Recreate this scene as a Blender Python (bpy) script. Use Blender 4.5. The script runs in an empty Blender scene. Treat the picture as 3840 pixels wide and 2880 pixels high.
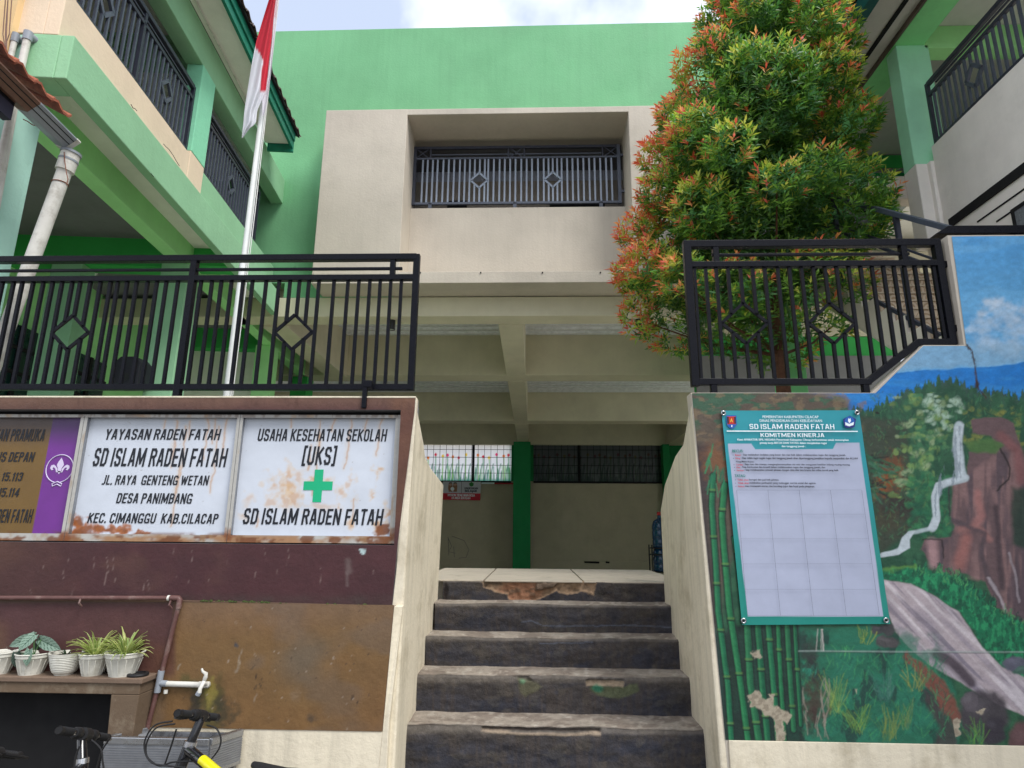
import bpy, bmesh, math, random
import numpy as np
from mathutils import Vector, Matrix
random.seed(7); RNG = np.random.default_rng(11)
D_, SC = bpy.data, bpy.context.scene
COL = SC.collection
# ------------------------------------------------------------ camera
F_, PITCH, YAW, ROLL = 2341.8, 0.23539, 0.034195, 0.0082
FW = np.array([-math.sin(YAW)*math.cos(PITCH), math.cos(YAW)*math.cos(PITCH), math.sin(PITCH)])
RT = np.array([math.cos(YAW), math.sin(YAW), 0.0]); UP = np.cross(RT, FW)
R2 = RT*math.cos(ROLL)+UP*math.sin(ROLL); U2 = -RT*math.sin(ROLL)+UP*math.cos(ROLL)
cam = D_.objects.new('camera', D_.cameras.new('camera')); COL.objects.link(cam)
cam.data.sensor_width = 36; cam.data.lens = F_/3840*36; cam.data.clip_end = 500; cam.data.clip_start = .05
cam.matrix_world = Matrix(((R2[0],U2[0],-FW[0],0),(R2[1],U2[1],-FW[1],0),(R2[2],U2[2],-FW[2],0),(0,0,0,1)))
SC.camera = cam
# ------------------------------------------------------------ world, sun, exposure
w = D_.worlds.new('World'); SC.world = w; w.use_nodes = True
nt = w.node_tree; nt.nodes.clear()
def wn(t, **k):
    n = nt.nodes.new(t)
    for a, b in k.items(): setattr(n, a, b)
    return n
SUN_EL, SUN_AZ = math.radians(54), math.radians(132)     # azimuth from +Y clockwise
sky = wn('ShaderNodeTexSky'); sky.sky_type = 'NISHITA'; sky.sun_disc = False
sky.sun_elevation = SUN_EL; sky.sun_rotation = SUN_AZ
tc = wn('ShaderNodeTexCoord'); ns = wn('ShaderNodeTexNoise'); ns.inputs['Scale'].default_value = 2.6
ns.inputs['Detail'].default_value = 6; ns.inputs['Roughness'].default_value = .5
rmp = wn('ShaderNodeValToRGB'); rmp.color_ramp.elements[0].position = .42; rmp.color_ramp.elements[1].position = .58
rmp.color_ramp.elements[0].color = (2.9, 3.35, 4.3, 1); rmp.color_ramp.elements[1].color = (7.2, 7.35, 7.7, 1)
mixn = wn('ShaderNodeMix', data_type='RGBA'); mixn.inputs[0].default_value = .93
bg = wn('ShaderNodeBackground'); bg.inputs[1].default_value = .1
out = wn('ShaderNodeOutputWorld')
nt.links.new(tc.outputs['Generated'], ns.inputs['Vector']); nt.links.new(ns.outputs[0], rmp.inputs[0])
nt.links.new(sky.outputs[0], mixn.inputs[6]); nt.links.new(rmp.outputs[0], mixn.inputs[7])
nt.links.new(mixn.outputs[2], bg.inputs[0]); nt.links.new(bg.outputs[0], out.inputs[0])
sun = D_.objects.new('sun', D_.lights.new('sun', 'SUN')); COL.objects.link(sun)
sun.data.energy = 1.5; sun.data.angle = math.radians(25); sun.data.color = (1, .97, .92)
sd = Vector((math.sin(SUN_AZ)*math.cos(SUN_EL), math.cos(SUN_AZ)*math.cos(SUN_EL), math.sin(SUN_EL)))
sun.rotation_euler = sd.to_track_quat('Z', 'Y').to_euler()
VS = SC.view_settings; VS.view_transform = 'Standard'; VS.look = 'None'; VS.gamma = 1; VS.exposure = 1.25
SC.cycles.max_bounces = 14; SC.cycles.diffuse_bounces = 8
VS.use_curve_mapping = False
# ------------------------------------------------------------ pixel -> plane helpers (2212 px wide frame)
K = 1/1.736
def ray(u, v): return R2*((u/K)-1920)/F_ - U2*((v/K)-1440)/F_ + FW
def PY(u, v, d): q = ray(u, v); return Vector(q*d/q[1])
def PX(u, v, d): q = ray(u, v); return Vector(q*d/q[0])
def PZ(u, v, d): q = ray(u, v); return Vector(q*d/q[2])
c1 = lambda x, y: (x*.6027*K, y*.6027*K)
c4 = lambda x, y: (x*.746*K, (900+y*.746)*K)
c5 = lambda x, y: ((3150+x*.783)*K, y*.783*K)
c8 = lambda x, y: ((2900+x*.3617)*K, (1000+y*.3617)*K)
cr = lambda x, y: ((2500+x*.6058)*K, (700+y*.6058)*K)
cb = lambda x, y: (x*.5425*K, (1000+y*.5425)*K)
cp = lambda x, y: ((1450+x*.6933)*K, (1050+y*.6933)*K)
cg = lambda x, y: (x*.746*K, (1450+y*.746)*K)           # sign boards
cl = lambda x, y: (x*.746*K, (2150+y*.746)*K)           # lower left
cs = lambda x, y: ((1400+x*.633)*K, (2050+y*.633)*K)    # stairs
ct = lambda x, y: ((2650+x*.3165)*K, (1500+y*.3165)*K)  # poster
c2 = lambda x, y: ((900+x*.7233)*K, y*.7233*K)
cw = lambda x, y: ((1550+x*.4521)*K, (1600+y*.4521)*K)  # back windows
ck = lambda x, y: (x*.4973*K, (2600+y*.4973)*K)         # bikes
ca = lambda x, y: (x*.3617*K, (100+y*.3617)*K)          # gutter corner
def lin(c): return tuple(((x/255)/12.92 if x/255 <= .04045 else ((x/255+.055)/1.055)**2.4) for x in c)
# ------------------------------------------------------------ materials
MATS = {}
def mat(name, col, rough=.6, metal=0., noise=.12, nscale=3., bump=.0, bscale=60., streak=0., spec=.4, dirt=None, dirt_amt=.0, attr=False, dscale=1.2, coat=0):
    if name in MATS: return MATS[name]
    m = D_.materials.new(name); m.use_nodes = True; t = m.node_tree; N = t.nodes; L = t.links
    b = N['Principled BSDF']; b.inputs['Roughness'].default_value = rough; b.inputs['Metallic'].default_value = metal
    b.inputs['Specular IOR Level'].default_value = spec; b.inputs['Coat Weight'].default_value = coat
    g = N.new('ShaderNodeNewGeometry')
    if attr:
        a = N.new('ShaderNodeAttribute'); a.attribute_name = 'Col'; base = a.outputs['Color']
    else:
        rgb = N.new('ShaderNodeRGB'); rgb.outputs[0].default_value = (*col, 1); base = rgb.outputs[0]
    def noisev(scale, detail=5, vec=None, rgh=.6):
        n = N.new('ShaderNodeTexNoise'); n.inputs['Scale'].default_value = scale; n.inputs['Detail'].default_value = detail
        n.inputs['Roughness'].default_value = rgh
        L.new(vec or g.outputs['Position'], n.inputs['Vector']); return n.outputs[0]
    def mapr(s, a0, a1, b0, b1):
        r = N.new('ShaderNodeMapRange'); L.new(s, r.inputs[0])
        for i, v in enumerate((a0, a1, b0, b1)): r.inputs[i+1].default_value = v
        return r.outputs[0]
    def mul(c, f):
        x = N.new('ShaderNodeMix'); x.data_type = 'RGBA'; x.blend_type = 'MULTIPLY'; x.inputs[0].default_value = 1
        L.new(c, x.inputs[6]); cc = N.new('ShaderNodeCombineColor')
        for i in range(3): L.new(f, cc.inputs[i])
        L.new(cc.outputs[0], x.inputs[7]); return x.outputs[2]
    if noise: base = mul(base, mapr(noisev(nscale, 8), .3, .7, 1-noise, 1+noise*.5))
    if streak:
        mp = N.new('ShaderNodeMapping'); mp.inputs['Scale'].default_value = (14, 14, .7); L.new(g.outputs['Position'], mp.inputs[0])
        base = mul(base, mapr(noisev(1., 5, mp.outputs[0]), .45, .75, 1, 1-streak))
    if dirt:
        x = N.new('ShaderNodeMix'); x.data_type = 'RGBA'; L.new(base, x.inputs[6]); x.inputs[7].default_value = (*dirt, 1)
        L.new(mapr(noisev(dscale, 9, rgh=.7), .52, .72, 0, dirt_amt), x.inputs[0]); base = x.outputs[2]
    L.new(base, b.inputs['Base Color'])
    L.new(mapr(noisev(nscale*3, 4), .3, .7, max(.03, rough-.08), min(1, rough+.1)), b.inputs['Roughness'])
    if bump:
        bp = N.new('ShaderNodeBump'); bp.inputs['Strength'].default_value = 1; bp.inputs['Distance'].default_value = bump
        L.new(noisev(bscale, 6, rgh=.65), bp.inputs['Height']); L.new(bp.outputs[0], b.inputs['Normal'])
    MATS[name] = m; return m
def plaster(name, c, **k):
    d = dict(rough=.75, noise=.1, nscale=1.6, bump=.004, bscale=26, streak=.025, spec=.25, dirt=tuple(x*.6 for x in lin(c)), dirt_amt=.25); d.update(k)
    return mat(name, lin(c), **d)
M = dict(
 cream=plaster('cream_plaster', (192,183,169), noise=.13, nscale=.9, streak=.06, dirt_amt=.3, dscale=.7), cream2=plaster('passage_plaster', (212,205,180)), stringer=plaster('weathered_cream', (218,208,186), streak=.22, dirt=lin((120,105,70)), dirt_amt=.5, dscale=2.2, bump=.0045),
 upg=plaster('mint_green_paint', (114,173,127), noise=.13, nscale=.7, streak=.07, dirt_amt=.3, dscale=.6), lg=plaster('light_green_paint', (144,192,152)), mg=plaster('mid_green_paint', (168,232,158)), dg=plaster('deep_green_paint', (62,170,84)),
 cg=plaster('column_green_paint', (34,132,76)), soffit=plaster('grey_white_soffit', (232,230,222)), deepcream=plaster('peach_plaster', (226,206,180)),
 grey=plaster('grey_plaster', (120,120,124)), white=plaster('white_paint', (225,225,222)),
 black=mat('black_gloss_metal', lin((16,17,24)), rough=.3, noise=.25, nscale=30, bump=.0012, bscale=160, spec=.12),
 bluemetal=mat('blue_grey_metal', lin((74,80,94)), rough=.45, noise=.2, nscale=14, spec=.5), silvergrey=mat('light_grey_metal', lin((140,150,165)), rough=.45, noise=.1, spec=.5),
 darkmetal=mat('dark_grey_metal', lin((50,53,66)), rough=.45, noise=.2, nscale=14),
 teal=mat('teal_wood', lin((16,120,96)), rough=.45, noise=.2, nscale=8, streak=.1), tile=mat('clay_tile', lin((150,84,60)), rough=.8, noise=.4, nscale=20, bump=.004, dirt=lin((60,50,45)), dirt_amt=.6, dscale=6),
 oldtile=mat('weathered_roof_tile', lin((98,84,76)), rough=.9, noise=.4, nscale=14, bump=.006), gutter=mat('brown_gutter', lin((112,80,66)), rough=.5, noise=.2, nscale=12),
 pvc=mat('white_pvc', lin((206,204,196)), rough=.45, noise=.15, nscale=9, dirt=lin((110,95,75)), dirt_amt=.6, dscale=7), greypvc=mat('grey_pvc', lin((140,146,154)), rough=.45, noise=.1),
 pole=mat('white_pole_paint', lin((222,225,222)), rough=.35, noise=.08, nscale=6), dark=mat('dark_void', lin((22,22,24)), rough=.9), openingshade=mat('opening_shade_black', lin((14,14,16)), rough=.95),
 steel=mat('stainless_steel', lin((170,172,176)), rough=.28, metal=.9, noise=.15, nscale=9), alum=mat('ribbed_aluminium', lin((150,152,156)), rough=.4, metal=.7, noise=.2, nscale=12),
 galv=mat('galvanised_deck', lin((226,228,232)), rough=.42, metal=.25, noise=.2, nscale=9, bump=.002, bscale=90), rubber=mat('black_rubber', lin((24,24,26)), rough=.55, noise=.2, nscale=40),
 bikeblack=mat('bike_black_paint', lin((20,20,24)), rough=.2, noise=.1, coat=.5), yellow=mat('yellow_paint', lin((225,215,20)), rough=.3, noise=.05, coat=.4), chrome=mat('silver_lever', lin((190,190,192)), rough=.2, metal=.9, noise=.05),
 paint=mat('painted_surface', (1,1,1), rough=.62, attr=True, noise=.1, nscale=9, bump=.0035, bscale=34, spec=.35), paintg=mat('painted_gloss_print', (1,1,1), rough=.4, attr=True, noise=.06, nscale=7, bump=.0012, bscale=10, spec=.45),
 paintr=mat('rough_painted_concrete', (1,1,1), rough=.85, attr=True, noise=.25, nscale=25, bump=.007, bscale=55, spec=.25),
 ink=mat('black_ink', lin((22,26,34)), rough=.5, noise=.1), inkw=mat('white_print', lin((225,236,240)), rough=.5, noise=.03), inkg=mat('green_print', lin((10,120,110)), rough=.5, noise=.03), inkr=mat('red_print', lin((190,60,70)), rough=.5, noise=.03),
 cross=mat('green_cross_print', lin((10,165,115)), rough=.5, noise=.05), bark=mat('reddish_bark', lin((98,66,48)), rough=.9, noise=.35, nscale=20, bump=.01, bscale=45, streak=.2),
 pipeb=mat('brown_painted_pipe', lin((96,66,62)), rough=.5, noise=.2, nscale=14, dirt=lin((150,140,130)), dirt_amt=.4, dscale=14), pot=mat('white_flower_pot', lin((205,203,192)), rough=.5, noise=.12, nscale=14, dirt=lin((120,115,95)), dirt_amt=.5, dscale=9),
 soil=mat('potting_soil', lin((50,38,30)), rough=1, noise=.3, nscale=40, bump=.01), asphalt=mat('street_concrete', lin((120,116,108)), rough=.9, noise=.25, nscale=6, bump=.006, dirt=lin((60,56,50)), dirt_amt=.5),
 slab=plaster('landing_slab', (180,172,156), dirt=lin((110,104,90)), dirt_amt=.4, dscale=4), darkgreen=mat('dark_teal_window', lin((16,48,46)), rough=.3, noise=.2), water=mat('blue_water_bottle', lin((16,58,92)), rough=.15, noise=.1, spec=.6), redcap=mat('red_cap', lin((190,40,40)), rough=.4),
 speaker=mat('black_speaker', lin((28,28,38)), rough=.6), glass=mat('milky_globe', lin((210,215,210)), rough=.2), moss=mat('moss', lin((60,75,30)), rough=1, noise=.5, nscale=40, bump=.01))
# leaf-like attribute material with translucency
def leafmat(name, rough=.38, tr=.35):
    m = D_.materials.new(name); m.use_nodes = True; t = m.node_tree; b = t.nodes['Principled BSDF']
    a = t.nodes.new('ShaderNodeAttribute'); a.attribute_name = 'Col'; t.links.new(a.outputs['Color'], b.inputs['Base Color'])
    b.inputs['Roughness'].default_value = rough
    tl = t.nodes.new('ShaderNodeBsdfTranslucent'); t.links.new(a.outputs['Color'], tl.inputs[0])
    mx = t.nodes.new('ShaderNodeMixShader'); mx.inputs[0].default_value = tr
    t.links.new(b.outputs[0], mx.inputs[1]); t.links.new(tl.outputs[0], mx.inputs[2]); t.links.new(mx.outputs[0], t.nodes['Material Output'].inputs[0])
    return m
M['leaf'] = leafmat('leaf', .42, .45); M['cloth'] = leafmat('flag_cloth', .8, .3); M['film'] = leafmat('window_film', .5, .8)
# ------------------------------------------------------------ mesh helpers
def link(name, me, parent=None, m=None, loc=None):
    o = D_.objects.new(name, me); COL.objects.link(o)
    if m is not None and me is not None: me.materials.append(m)
    if parent: o.parent = parent
    if loc is not None: o.location = loc
    return o
class MB:
    def __init__(s): s.v = []; s.f = []
    def add(s, vs, fs):
        b = len(s.v); s.v += [tuple(v) for v in vs]; s.f += [tuple(b+i for i in f) for f in fs]; return s
    def box(s, x0, x1, y0, y1, z0, z1):
        vs = [(x, y, z) for z in (z0, z1) for y in (y0, y1) for x in (x0, x1)]
        return s.add(vs, [(0,2,3,1),(4,5,7,6),(0,1,5,4),(2,6,7,3),(0,4,6,2),(1,3,7,5)])
    def prism(s, pts, dvec):      # pts: planar loop of 3D points, extruded by dvec
        n = len(pts); d = Vector(dvec)
        vs = [Vector(p) for p in pts]+[Vector(p)+d for p in pts]
        return s.add(vs, [tuple(range(n)), tuple(range(2*n-1, n-1, -1))]+[(i, n+i, n+(i+1) % n, (i+1) % n) for i in range(n)])
    def bar(s, a, b, w, h=None, upv=(0,0,1)):
        a, b = Vector(a), Vector(b); h = h or w; d = (b-a).normalized(); u = Vector(upv)
        if abs(d.dot(u)) > .98: u = Vector((0,1,0))
        x = d.cross(u).normalized()*w/2; y = x.normalized().cross(d).normalized()*h/2
        vs = [p+i*x+j*y for p in (a, b) for i, j in ((-1,-1),(1,-1),(1,1),(-1,1))]
        return s.add(vs, [(3,2,1,0),(4,5,6,7),(0,1,5,4),(1,2,6,5),(2,3,7,6),(3,0,4,7)])
    def tube(s, pts, r, n=10, caps=True):
        pts = [Vector(p) for p in pts]; rs = r if isinstance(r, (list, tuple)) else [r]*len(pts)
        b = len(s.v); prev = None
        for i, p in enumerate(pts):
            d = (pts[min(i+1, len(pts)-1)]-pts[max(i-1, 0)]).normalized()
            if prev is None:
                x = d.cross(Vector((0,0,1)));  x = x.normalized() if x.length > .05 else d.cross(Vector((0,1,0))).normalized()
            else: x = (prev-d*prev.dot(d)).normalized()
            prev = x; y = d.cross(x)
            for k in range(n):
                a = 2*math.pi*k/n; s.v.append(tuple(p+(x*math.cos(a)+y*math.sin(a))*rs[i]))
        for i in range(len(pts)-1):
            for k in range(n):
                k2 = (k+1) % n; s.f.append((b+i*n+k, b+i*n+k2, b+(i+1)*n+k2, b+(i+1)*n+k))
        if caps:
            s.f.append(tuple(b+k for k in range(n-1, -1, -1))); e = b+(len(pts)-1)*n; s.f.append(tuple(e+k for k in range(n)))
        return s
    def lathe(s, prof, n=24, c=(0,0,0)):
        b = len(s.v)
        for r, z in prof:
            for k in range(n):
                a = 2*math.pi*k/n; s.v.append((c[0]+r*math.cos(a), c[1]+r*math.sin(a), c[2]+z))
        for i in range(len(prof)-1):
            for k in range(n):
                k2 = (k+1) % n; s.f.append((b+i*n+k, b+i*n+k2, b+(i+1)*n+k2, b+(i+1)*n+k))
        return s
    def build(s, name, m, parent=None, smooth=False, bevel=0, loc=None):
        me = D_.meshes.new(name); me.from_pydata(s.v, [], s.f)
        bm = bmesh.new(); bm.from_mesh(me); bmesh.ops.recalc_face_normals(bm, faces=bm.faces); bm.to_mesh(me); bm.free()
        if smooth:
            for p in me.polygons: p.use_smooth = True
            try: me.set_sharp_from_angle(angle=math.radians(40))
            except Exception: pass
        o = link(name, me, parent, m, loc)
        if bevel:
            bv = o.modifiers.new('bevel', 'BEVEL'); bv.width = bevel; bv.segments = 2; bv.limit_method = 'ANGLE'
        return o
def tag(o, label=None, cat=None, group=None, kind=None):
    for k, v in (('label', label), ('category', cat), ('group', group), ('kind', kind)):
        if v: o[k] = v
    return o
def thing(name, label, cat, loc=(0,0,0), group=None, rz=0):
    o = D_.objects.new(name, None); COL.objects.link(o); o.location = loc; o.rotation_euler.z = rz; o.empty_display_size = .1
    return tag(o, label, cat, group)
def structure(name, mb, m, **k):
    return tag(mb.build(name, m, **k), kind='structure')
def box(name, m, parent, x0, x1, y0, y1, z0, z1, bevel=.004):
    return MB().box(x0, x1, y0, y1, z0, z1).build(name, m, parent, bevel=bevel)
# numpy noise
_T = RNG.random((256, 256))
def vnoise(x, y):
    xi = np.floor(x).astype(int); yi = np.floor(y).astype(int); fx = x-xi; fy = y-yi
    fx = fx*fx*(3-2*fx); fy = fy*fy*(3-2*fy); a = lambda i, j: _T[(xi+i) & 255, (yi+j) & 255]
    return (a(0,0)*(1-fx)+a(1,0)*fx)*(1-fy)+(a(0,1)*(1-fx)+a(1,1)*fx)*fy
def fbm(x, y, o=4):
    r = 0; am = .5; t = 0
    for i in range(o): r = r+am*vnoise(x*2**i+17.3*i, y*2**i+5.1*i); t += am; am *= .5
    return r/t
def sst(x, a, b): t = np.clip((x-a)/(b-a), 0, 1); return t*t*(3-2*t)
GRID = [None]
class Canvas:
    """Colours points (u,v) of a row-major grid; every brush works in those 2-D coordinates on its own window."""
    def __init__(s, u, v, base):
        s.sh = GRID[0]; s.u = u; s.v = v; s.c = np.tile(np.array(lin(base)), (len(u), 1)); s.warp(0)
        U, V = u.reshape(s.sh), v.reshape(s.sh); s.cu0, s.cu1, s.rv0, s.rv1 = U.min(0), U.max(0), V.min(1), V.max(1)
    def warp(s, a, f=.02):
        if a == 0: s.wu, s.wv = s.u, s.v; return s
        s.wu = s.u+a*(fbm(s.u*f, s.v*f+40, 3)-.5)*2; s.wv = s.v+a*(fbm(s.u*f+90, s.v*f, 3)-.5)*2; return s
    def win(s, x0, x1, y0, y1):
        c = np.nonzero((s.cu1 >= x0) & (s.cu0 <= x1))[0]; r = np.nonzero((s.rv1 >= y0) & (s.rv0 <= y1))[0]
        if len(c) == 0 or len(r) == 0: return None
        return (slice(r[0], r[-1]+1), slice(c[0], c[-1]+1))
    def g(s, a, w): return a.reshape(s.sh)[w]
    def put(s, w, m, col, al):
        C3 = s.c.reshape(*s.sh, 3); m = (m*al)[..., None]; C3[w] = C3[w]*(1-m)+np.array(lin(col))*m; return s
    def mask(s, m, col, al=1.):
        m = (m*al)[:, None]; s.c = s.c*(1-m)+np.array(lin(col))*m; return s
    def _sdf(s, wu, wv, pts):
        p = np.array(pts, float); n = len(p); ins = np.zeros(wu.shape, bool); d = np.full(wu.shape, 1e9)
        for i in range(n):
            a, b = p[i], p[(i+1) % n]; e = b-a; x = wu-a[0]; y = wv-a[1]
            t = np.clip((x*e[0]+y*e[1])/(e@e+1e-9), 0, 1); d = np.minimum(d, (x-t*e[0])**2+(y-t*e[1])**2)
            c = ((a[1] > wv) != (b[1] > wv)); xx = a[0]+(wv-a[1])*(e[0])/(e[1] if abs(e[1]) > 1e-9 else 1e-9); ins ^= c & (wu < xx)
        d = np.sqrt(d); return np.where(ins, -d, d)
    def sdf(s, pts):
        p = np.array(pts, float); pad = 30; w = s.win(p[:, 0].min()-pad, p[:, 0].max()+pad, p[:, 1].min()-pad, p[:, 1].max()+pad); r = np.full(s.sh, 1e6)
        if w: r[w] = s._sdf(s.g(s.wu, w), s.g(s.wv, w), pts)
        return r.ravel()
    def poly(s, pts, col, soft=3, al=1.):
        p = np.array(pts, float); pad = soft+24; w = s.win(p[:, 0].min()-pad, p[:, 0].max()+pad, p[:, 1].min()-pad, p[:, 1].max()+pad)
        return s.put(w, 1-sst(s._sdf(s.g(s.wu, w), s.g(s.wv, w), pts), -soft, soft), col, al) if w else s
    def line(s, pts, wd, col, soft=2, al=1.):
        p = np.array(pts, float); pad = wd+soft+20; w = s.win(p[:, 0].min()-pad, p[:, 0].max()+pad, p[:, 1].min()-pad, p[:, 1].max()+pad)
        if not w: return s
        wu, wv = s.g(s.wu, w), s.g(s.wv, w); d = np.full(wu.shape, 1e9)
        for a, b in zip(p[:-1], p[1:]):
            e = b-a; x = wu-a[0]; y = wv-a[1]; t = np.clip((x*e[0]+y*e[1])/(e@e+1e-9), 0, 1); d = np.minimum(d, np.hypot(x-t*e[0], y-t*e[1]))
        return s.put(w, 1-sst(d, wd/2-soft, wd/2+soft), col, al)
    def blob(s, x, y, rx, ry, col, soft=.4, al=1., rag=0):
        k = 1.3+rag*.6; w = s.win(x-rx*k-20, x+rx*k+20, y-ry*k-20, y+ry*k+20)
        if not w: return s
        u, v = s.g(s.u, w), s.g(s.v, w); r = np.hypot((s.g(s.wu, w)-x)/rx, (s.g(s.wv, w)-y)/ry)
        if rag: r = r+rag*(fbm(u*.05+x, v*.05, 3)-.5)
        return s.put(w, 1-sst(r, 1-soft, 1+soft*.3), col, al)
    def grain(s, amt, fx, fy, o=3): s.c = s.c*(1+amt*(fbm(s.u*fx, s.v*fy, o)-.5)*2)[:, None]; return s
def setcol(me, rgb):
    at = me.color_attributes.new('Col', 'FLOAT_COLOR', 'POINT'); a = np.ones((len(rgb), 4), np.float32); a[:, :3] = np.clip(rgb, 0, 1); at.data.foreach_set('color', a.ravel())
def gridmesh(name, pos, nx, ny, rgb, m, parent=None, smooth=True):
    """pos (ny*nx,3) row-major"""
    me = D_.meshes.new(name); n = nx*ny; me.vertices.add(n); me.vertices.foreach_set('co', pos.astype(np.float32).ravel())
    i, j = np.meshgrid(np.arange(nx-1), np.arange(ny-1)); a = (j*nx+i).ravel(); q = np.stack([a, a+1, a+nx+1, a+nx], 1).ravel()
    k = (nx-1)*(ny-1); me.loops.add(4*k); me.loops.foreach_set('vertex_index', q.astype(np.int32)); me.polygons.add(k)
    me.polygons.foreach_set('loop_start', np.arange(0, 4*k, 4, dtype=np.int32)); me.update(calc_edges=True); me.validate()
    if smooth: me.polygons.foreach_set('use_smooth', np.ones(k, bool))
    setcol(me, rgb); return link(name, me, parent, m)
def quadsheet(name, P00, P10, P01, P11, step, paint, m, parent, disp=None, src=True):
    """bilinear painted sheet; paint(u,v)->rgb, u,v = photo coordinates of the points (3840 wide) used only to lay out the design"""
    P00, P10, P01, P11 = (np.array(p, float) for p in (P00, P10, P01, P11))
    nx = max(2, int(max(np.linalg.norm(P10-P00), np.linalg.norm(P11-P01))/step)+1); ny = max(2, int(max(np.linalg.norm(P01-P00), np.linalg.norm(P11-P10))/step)+1)
    S, T = np.meshgrid(np.linspace(0, 1, nx), np.linspace(0, 1, ny)); S = S.ravel()[:, None]; T = T.ravel()[:, None]
    p = (P00*(1-S)+P10*S)*(1-T)+(P01*(1-S)+P11*S)*T
    z = p@FW; u = (p@R2)/z*F_+1920; v = -(p@U2)/z*F_+1440
    GRID[0] = (ny, nx); rgb = paint(u, v)
    if disp is not None: p = disp(p, u, v)
    return gridmesh(name, p, nx, ny, rgb, m, parent)
def text(name, s, m, parent, x0, x1, z0, z1, y, shear=0., bold=.0, thick=.0015, spacing=1.0):
    cu = D_.curves.new(name, 'FONT'); cu.body = s; cu.size = 1; cu.offset = min(bold, .006); cu.resolution_u = 2; cu.extrude = 0; cu.space_character = spacing
    o = D_.objects.new(name, cu); COL.objects.link(o); dg = bpy.context.evaluated_depsgraph_get(); dg.update()
    me = D_.meshes.new_from_object(o.evaluated_get(dg)); D_.objects.remove(o); D_.curves.remove(cu)
    n = len(me.vertices); co = np.empty(n*3, np.float32); me.vertices.foreach_get('co', co); co = co.reshape(-1, 3)
    if n == 0: return None
    h = co[:, 1].max()-co[:, 1].min(); bx = co[:, 0]+shear*(co[:, 1]-co[:, 1].min()); by = co[:, 1]
    X = x0+(bx-bx.min())/(bx.max()-bx.min())*(x1-x0); Z = z0+(by-by.min())/h*(z1-z0)
    fs = [tuple(p.vertices) for p in me.polygons]; b_ = bold*(z1-z0)*1.4; cop = [(0,0)] if bold < .01 else [(-b_,0),(0,0),(b_,0)] if bold < .02 else [(-b_,0),(-b_/2,b_*.35),(0,-b_*.3),(b_/2,b_*.35),(b_,0)]
    V_, F = [], []
    for k, (dx, dz) in enumerate(cop):
        F += [tuple(i+n*k for i in f) for f in fs]; V_.append(np.stack([X*(1-2*b_/(x1-x0))+(x0+x1)*b_/(x1-x0)+dx, np.full(n, y-.00015*k), Z+dz], 1))
    D_.meshes.remove(me); me = D_.meshes.new(name); me.from_pydata([tuple(q) for q in np.concatenate(V_)], [], F)
    return link(name, me, parent, m)
# heavy condensed capitals drawn as broad strokes: (relative width, strokes on a 0..1 square)
_B = [(0,0),(0,1),(.72,1),(1,.86),(1,.64),(.72,.53),(0,.53)]
GL = {'O': (.98, [[(.26,0),(.74,0),(1,.14),(1,.86),(.74,1),(.26,1),(0,.86),(0,.14),(.26,0)]]), 'A': (1, [[(0,0),(.38,1),(.62,1),(1,0)], [(.2,.27),(.8,.27)]]), 'B': (.95, [_B, [(.72,.53),(1,.4),(1,.14),(.72,0),(0,0)]]), 'C': (.98, [[(1,.78),(.8,1),(.26,1),(0,.86),(0,.14),(.26,0),(.8,0),(1,.22)]]),
 'D': (.95, [[(0,0),(0,1),(.7,1),(1,.84),(1,.16),(.7,0),(0,0)]]), 'E': (.8, [[(1,1),(0,1),(0,0),(1,0)], [(0,.52),(.85,.52)]]), 'F': (.78, [[(1,1),(0,1),(0,0)], [(0,.5),(.85,.5)]]), 'G': (1.08, [[(1,.80),(.80,1),(.26,1),(0,.86),(0,.14),(.26,0),(1,0),(1,.40),(.66,.40)]]),
 'H': (1, [[(0,0),(0,1)], [(1,0),(1,1)], [(0,.51),(1,.51)]]), 'I': (.0, [[(.5,0),(.5,1)]]), 'J': (.6, [[(1,1),(1,.14),(.7,0),(0,0)]]), 'K': (1, [[(0,0),(0,1)], [(1,1),(.12,.48)], [(.3,.6),(1,0)]]), 'L': (.72, [[(0,1),(0,0),(1,0)]]),
 'M': (1.5, [[(0,0),(0,1)], [(.06,1),(.5,.12),(.94,1)], [(1,1),(1,0)]]), 'N': (1.05, [[(0,0),(0,1)], [(.05,1),(.95,0)], [(1,0),(1,1)]]), 'P': (.92, [_B]), 'R': (.98, [_B, [(.6,.53),(1,0)]]), 'S': (.95, [[(1,.82),(.8,1),(.22,1),(0,.88),(0,.66),(.2,.54),(.8,.46),(1,.34),(1,.12),(.78,0),(.2,0),(0,.18)]]),
 'T': (.85, [[(0,1),(1,1)], [(.5,0),(.5,1)]]), 'U': (1, [[(0,1),(0,.14),(.26,0),(.74,0),(1,.14),(1,1)]]), 'W': (1.6, [[(0,1),(.22,0),(.5,.85),(.78,0),(1,1)]]), 'Y': (.98, [[(0,1),(.5,.45),(1,1)], [(.5,.5),(.5,0)]]), '.': (.0, [[(.5,0),(.5,.02)]]), ' ': (.35, []),
 '(': (.3, [[(1,1.08),(0,1.08),(0,-.08),(1,-.08)]]), ')': (.3, [[(0,1.08),(1,1.08),(1,-.08),(0,-.08)]]), '1': (.25, [[(0,.8),(1,1),(1,0)]]), '3': (.9, [[(0,.84),(.26,1),(.74,1),(1,.86),(1,.62),(.5,.53),(1,.42),(1,.14),(.74,0),(.26,0),(0,.16)]]), '4': (1, [[(.8,0),(.8,1),(0,.25),(1.05,.25)]]), '5': (.9, [[(1,1),(0,1),(0,.55),(.74,.6),(1,.48),(1,.14),(.74,0),(.26,0),(0,.14)]])}
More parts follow.
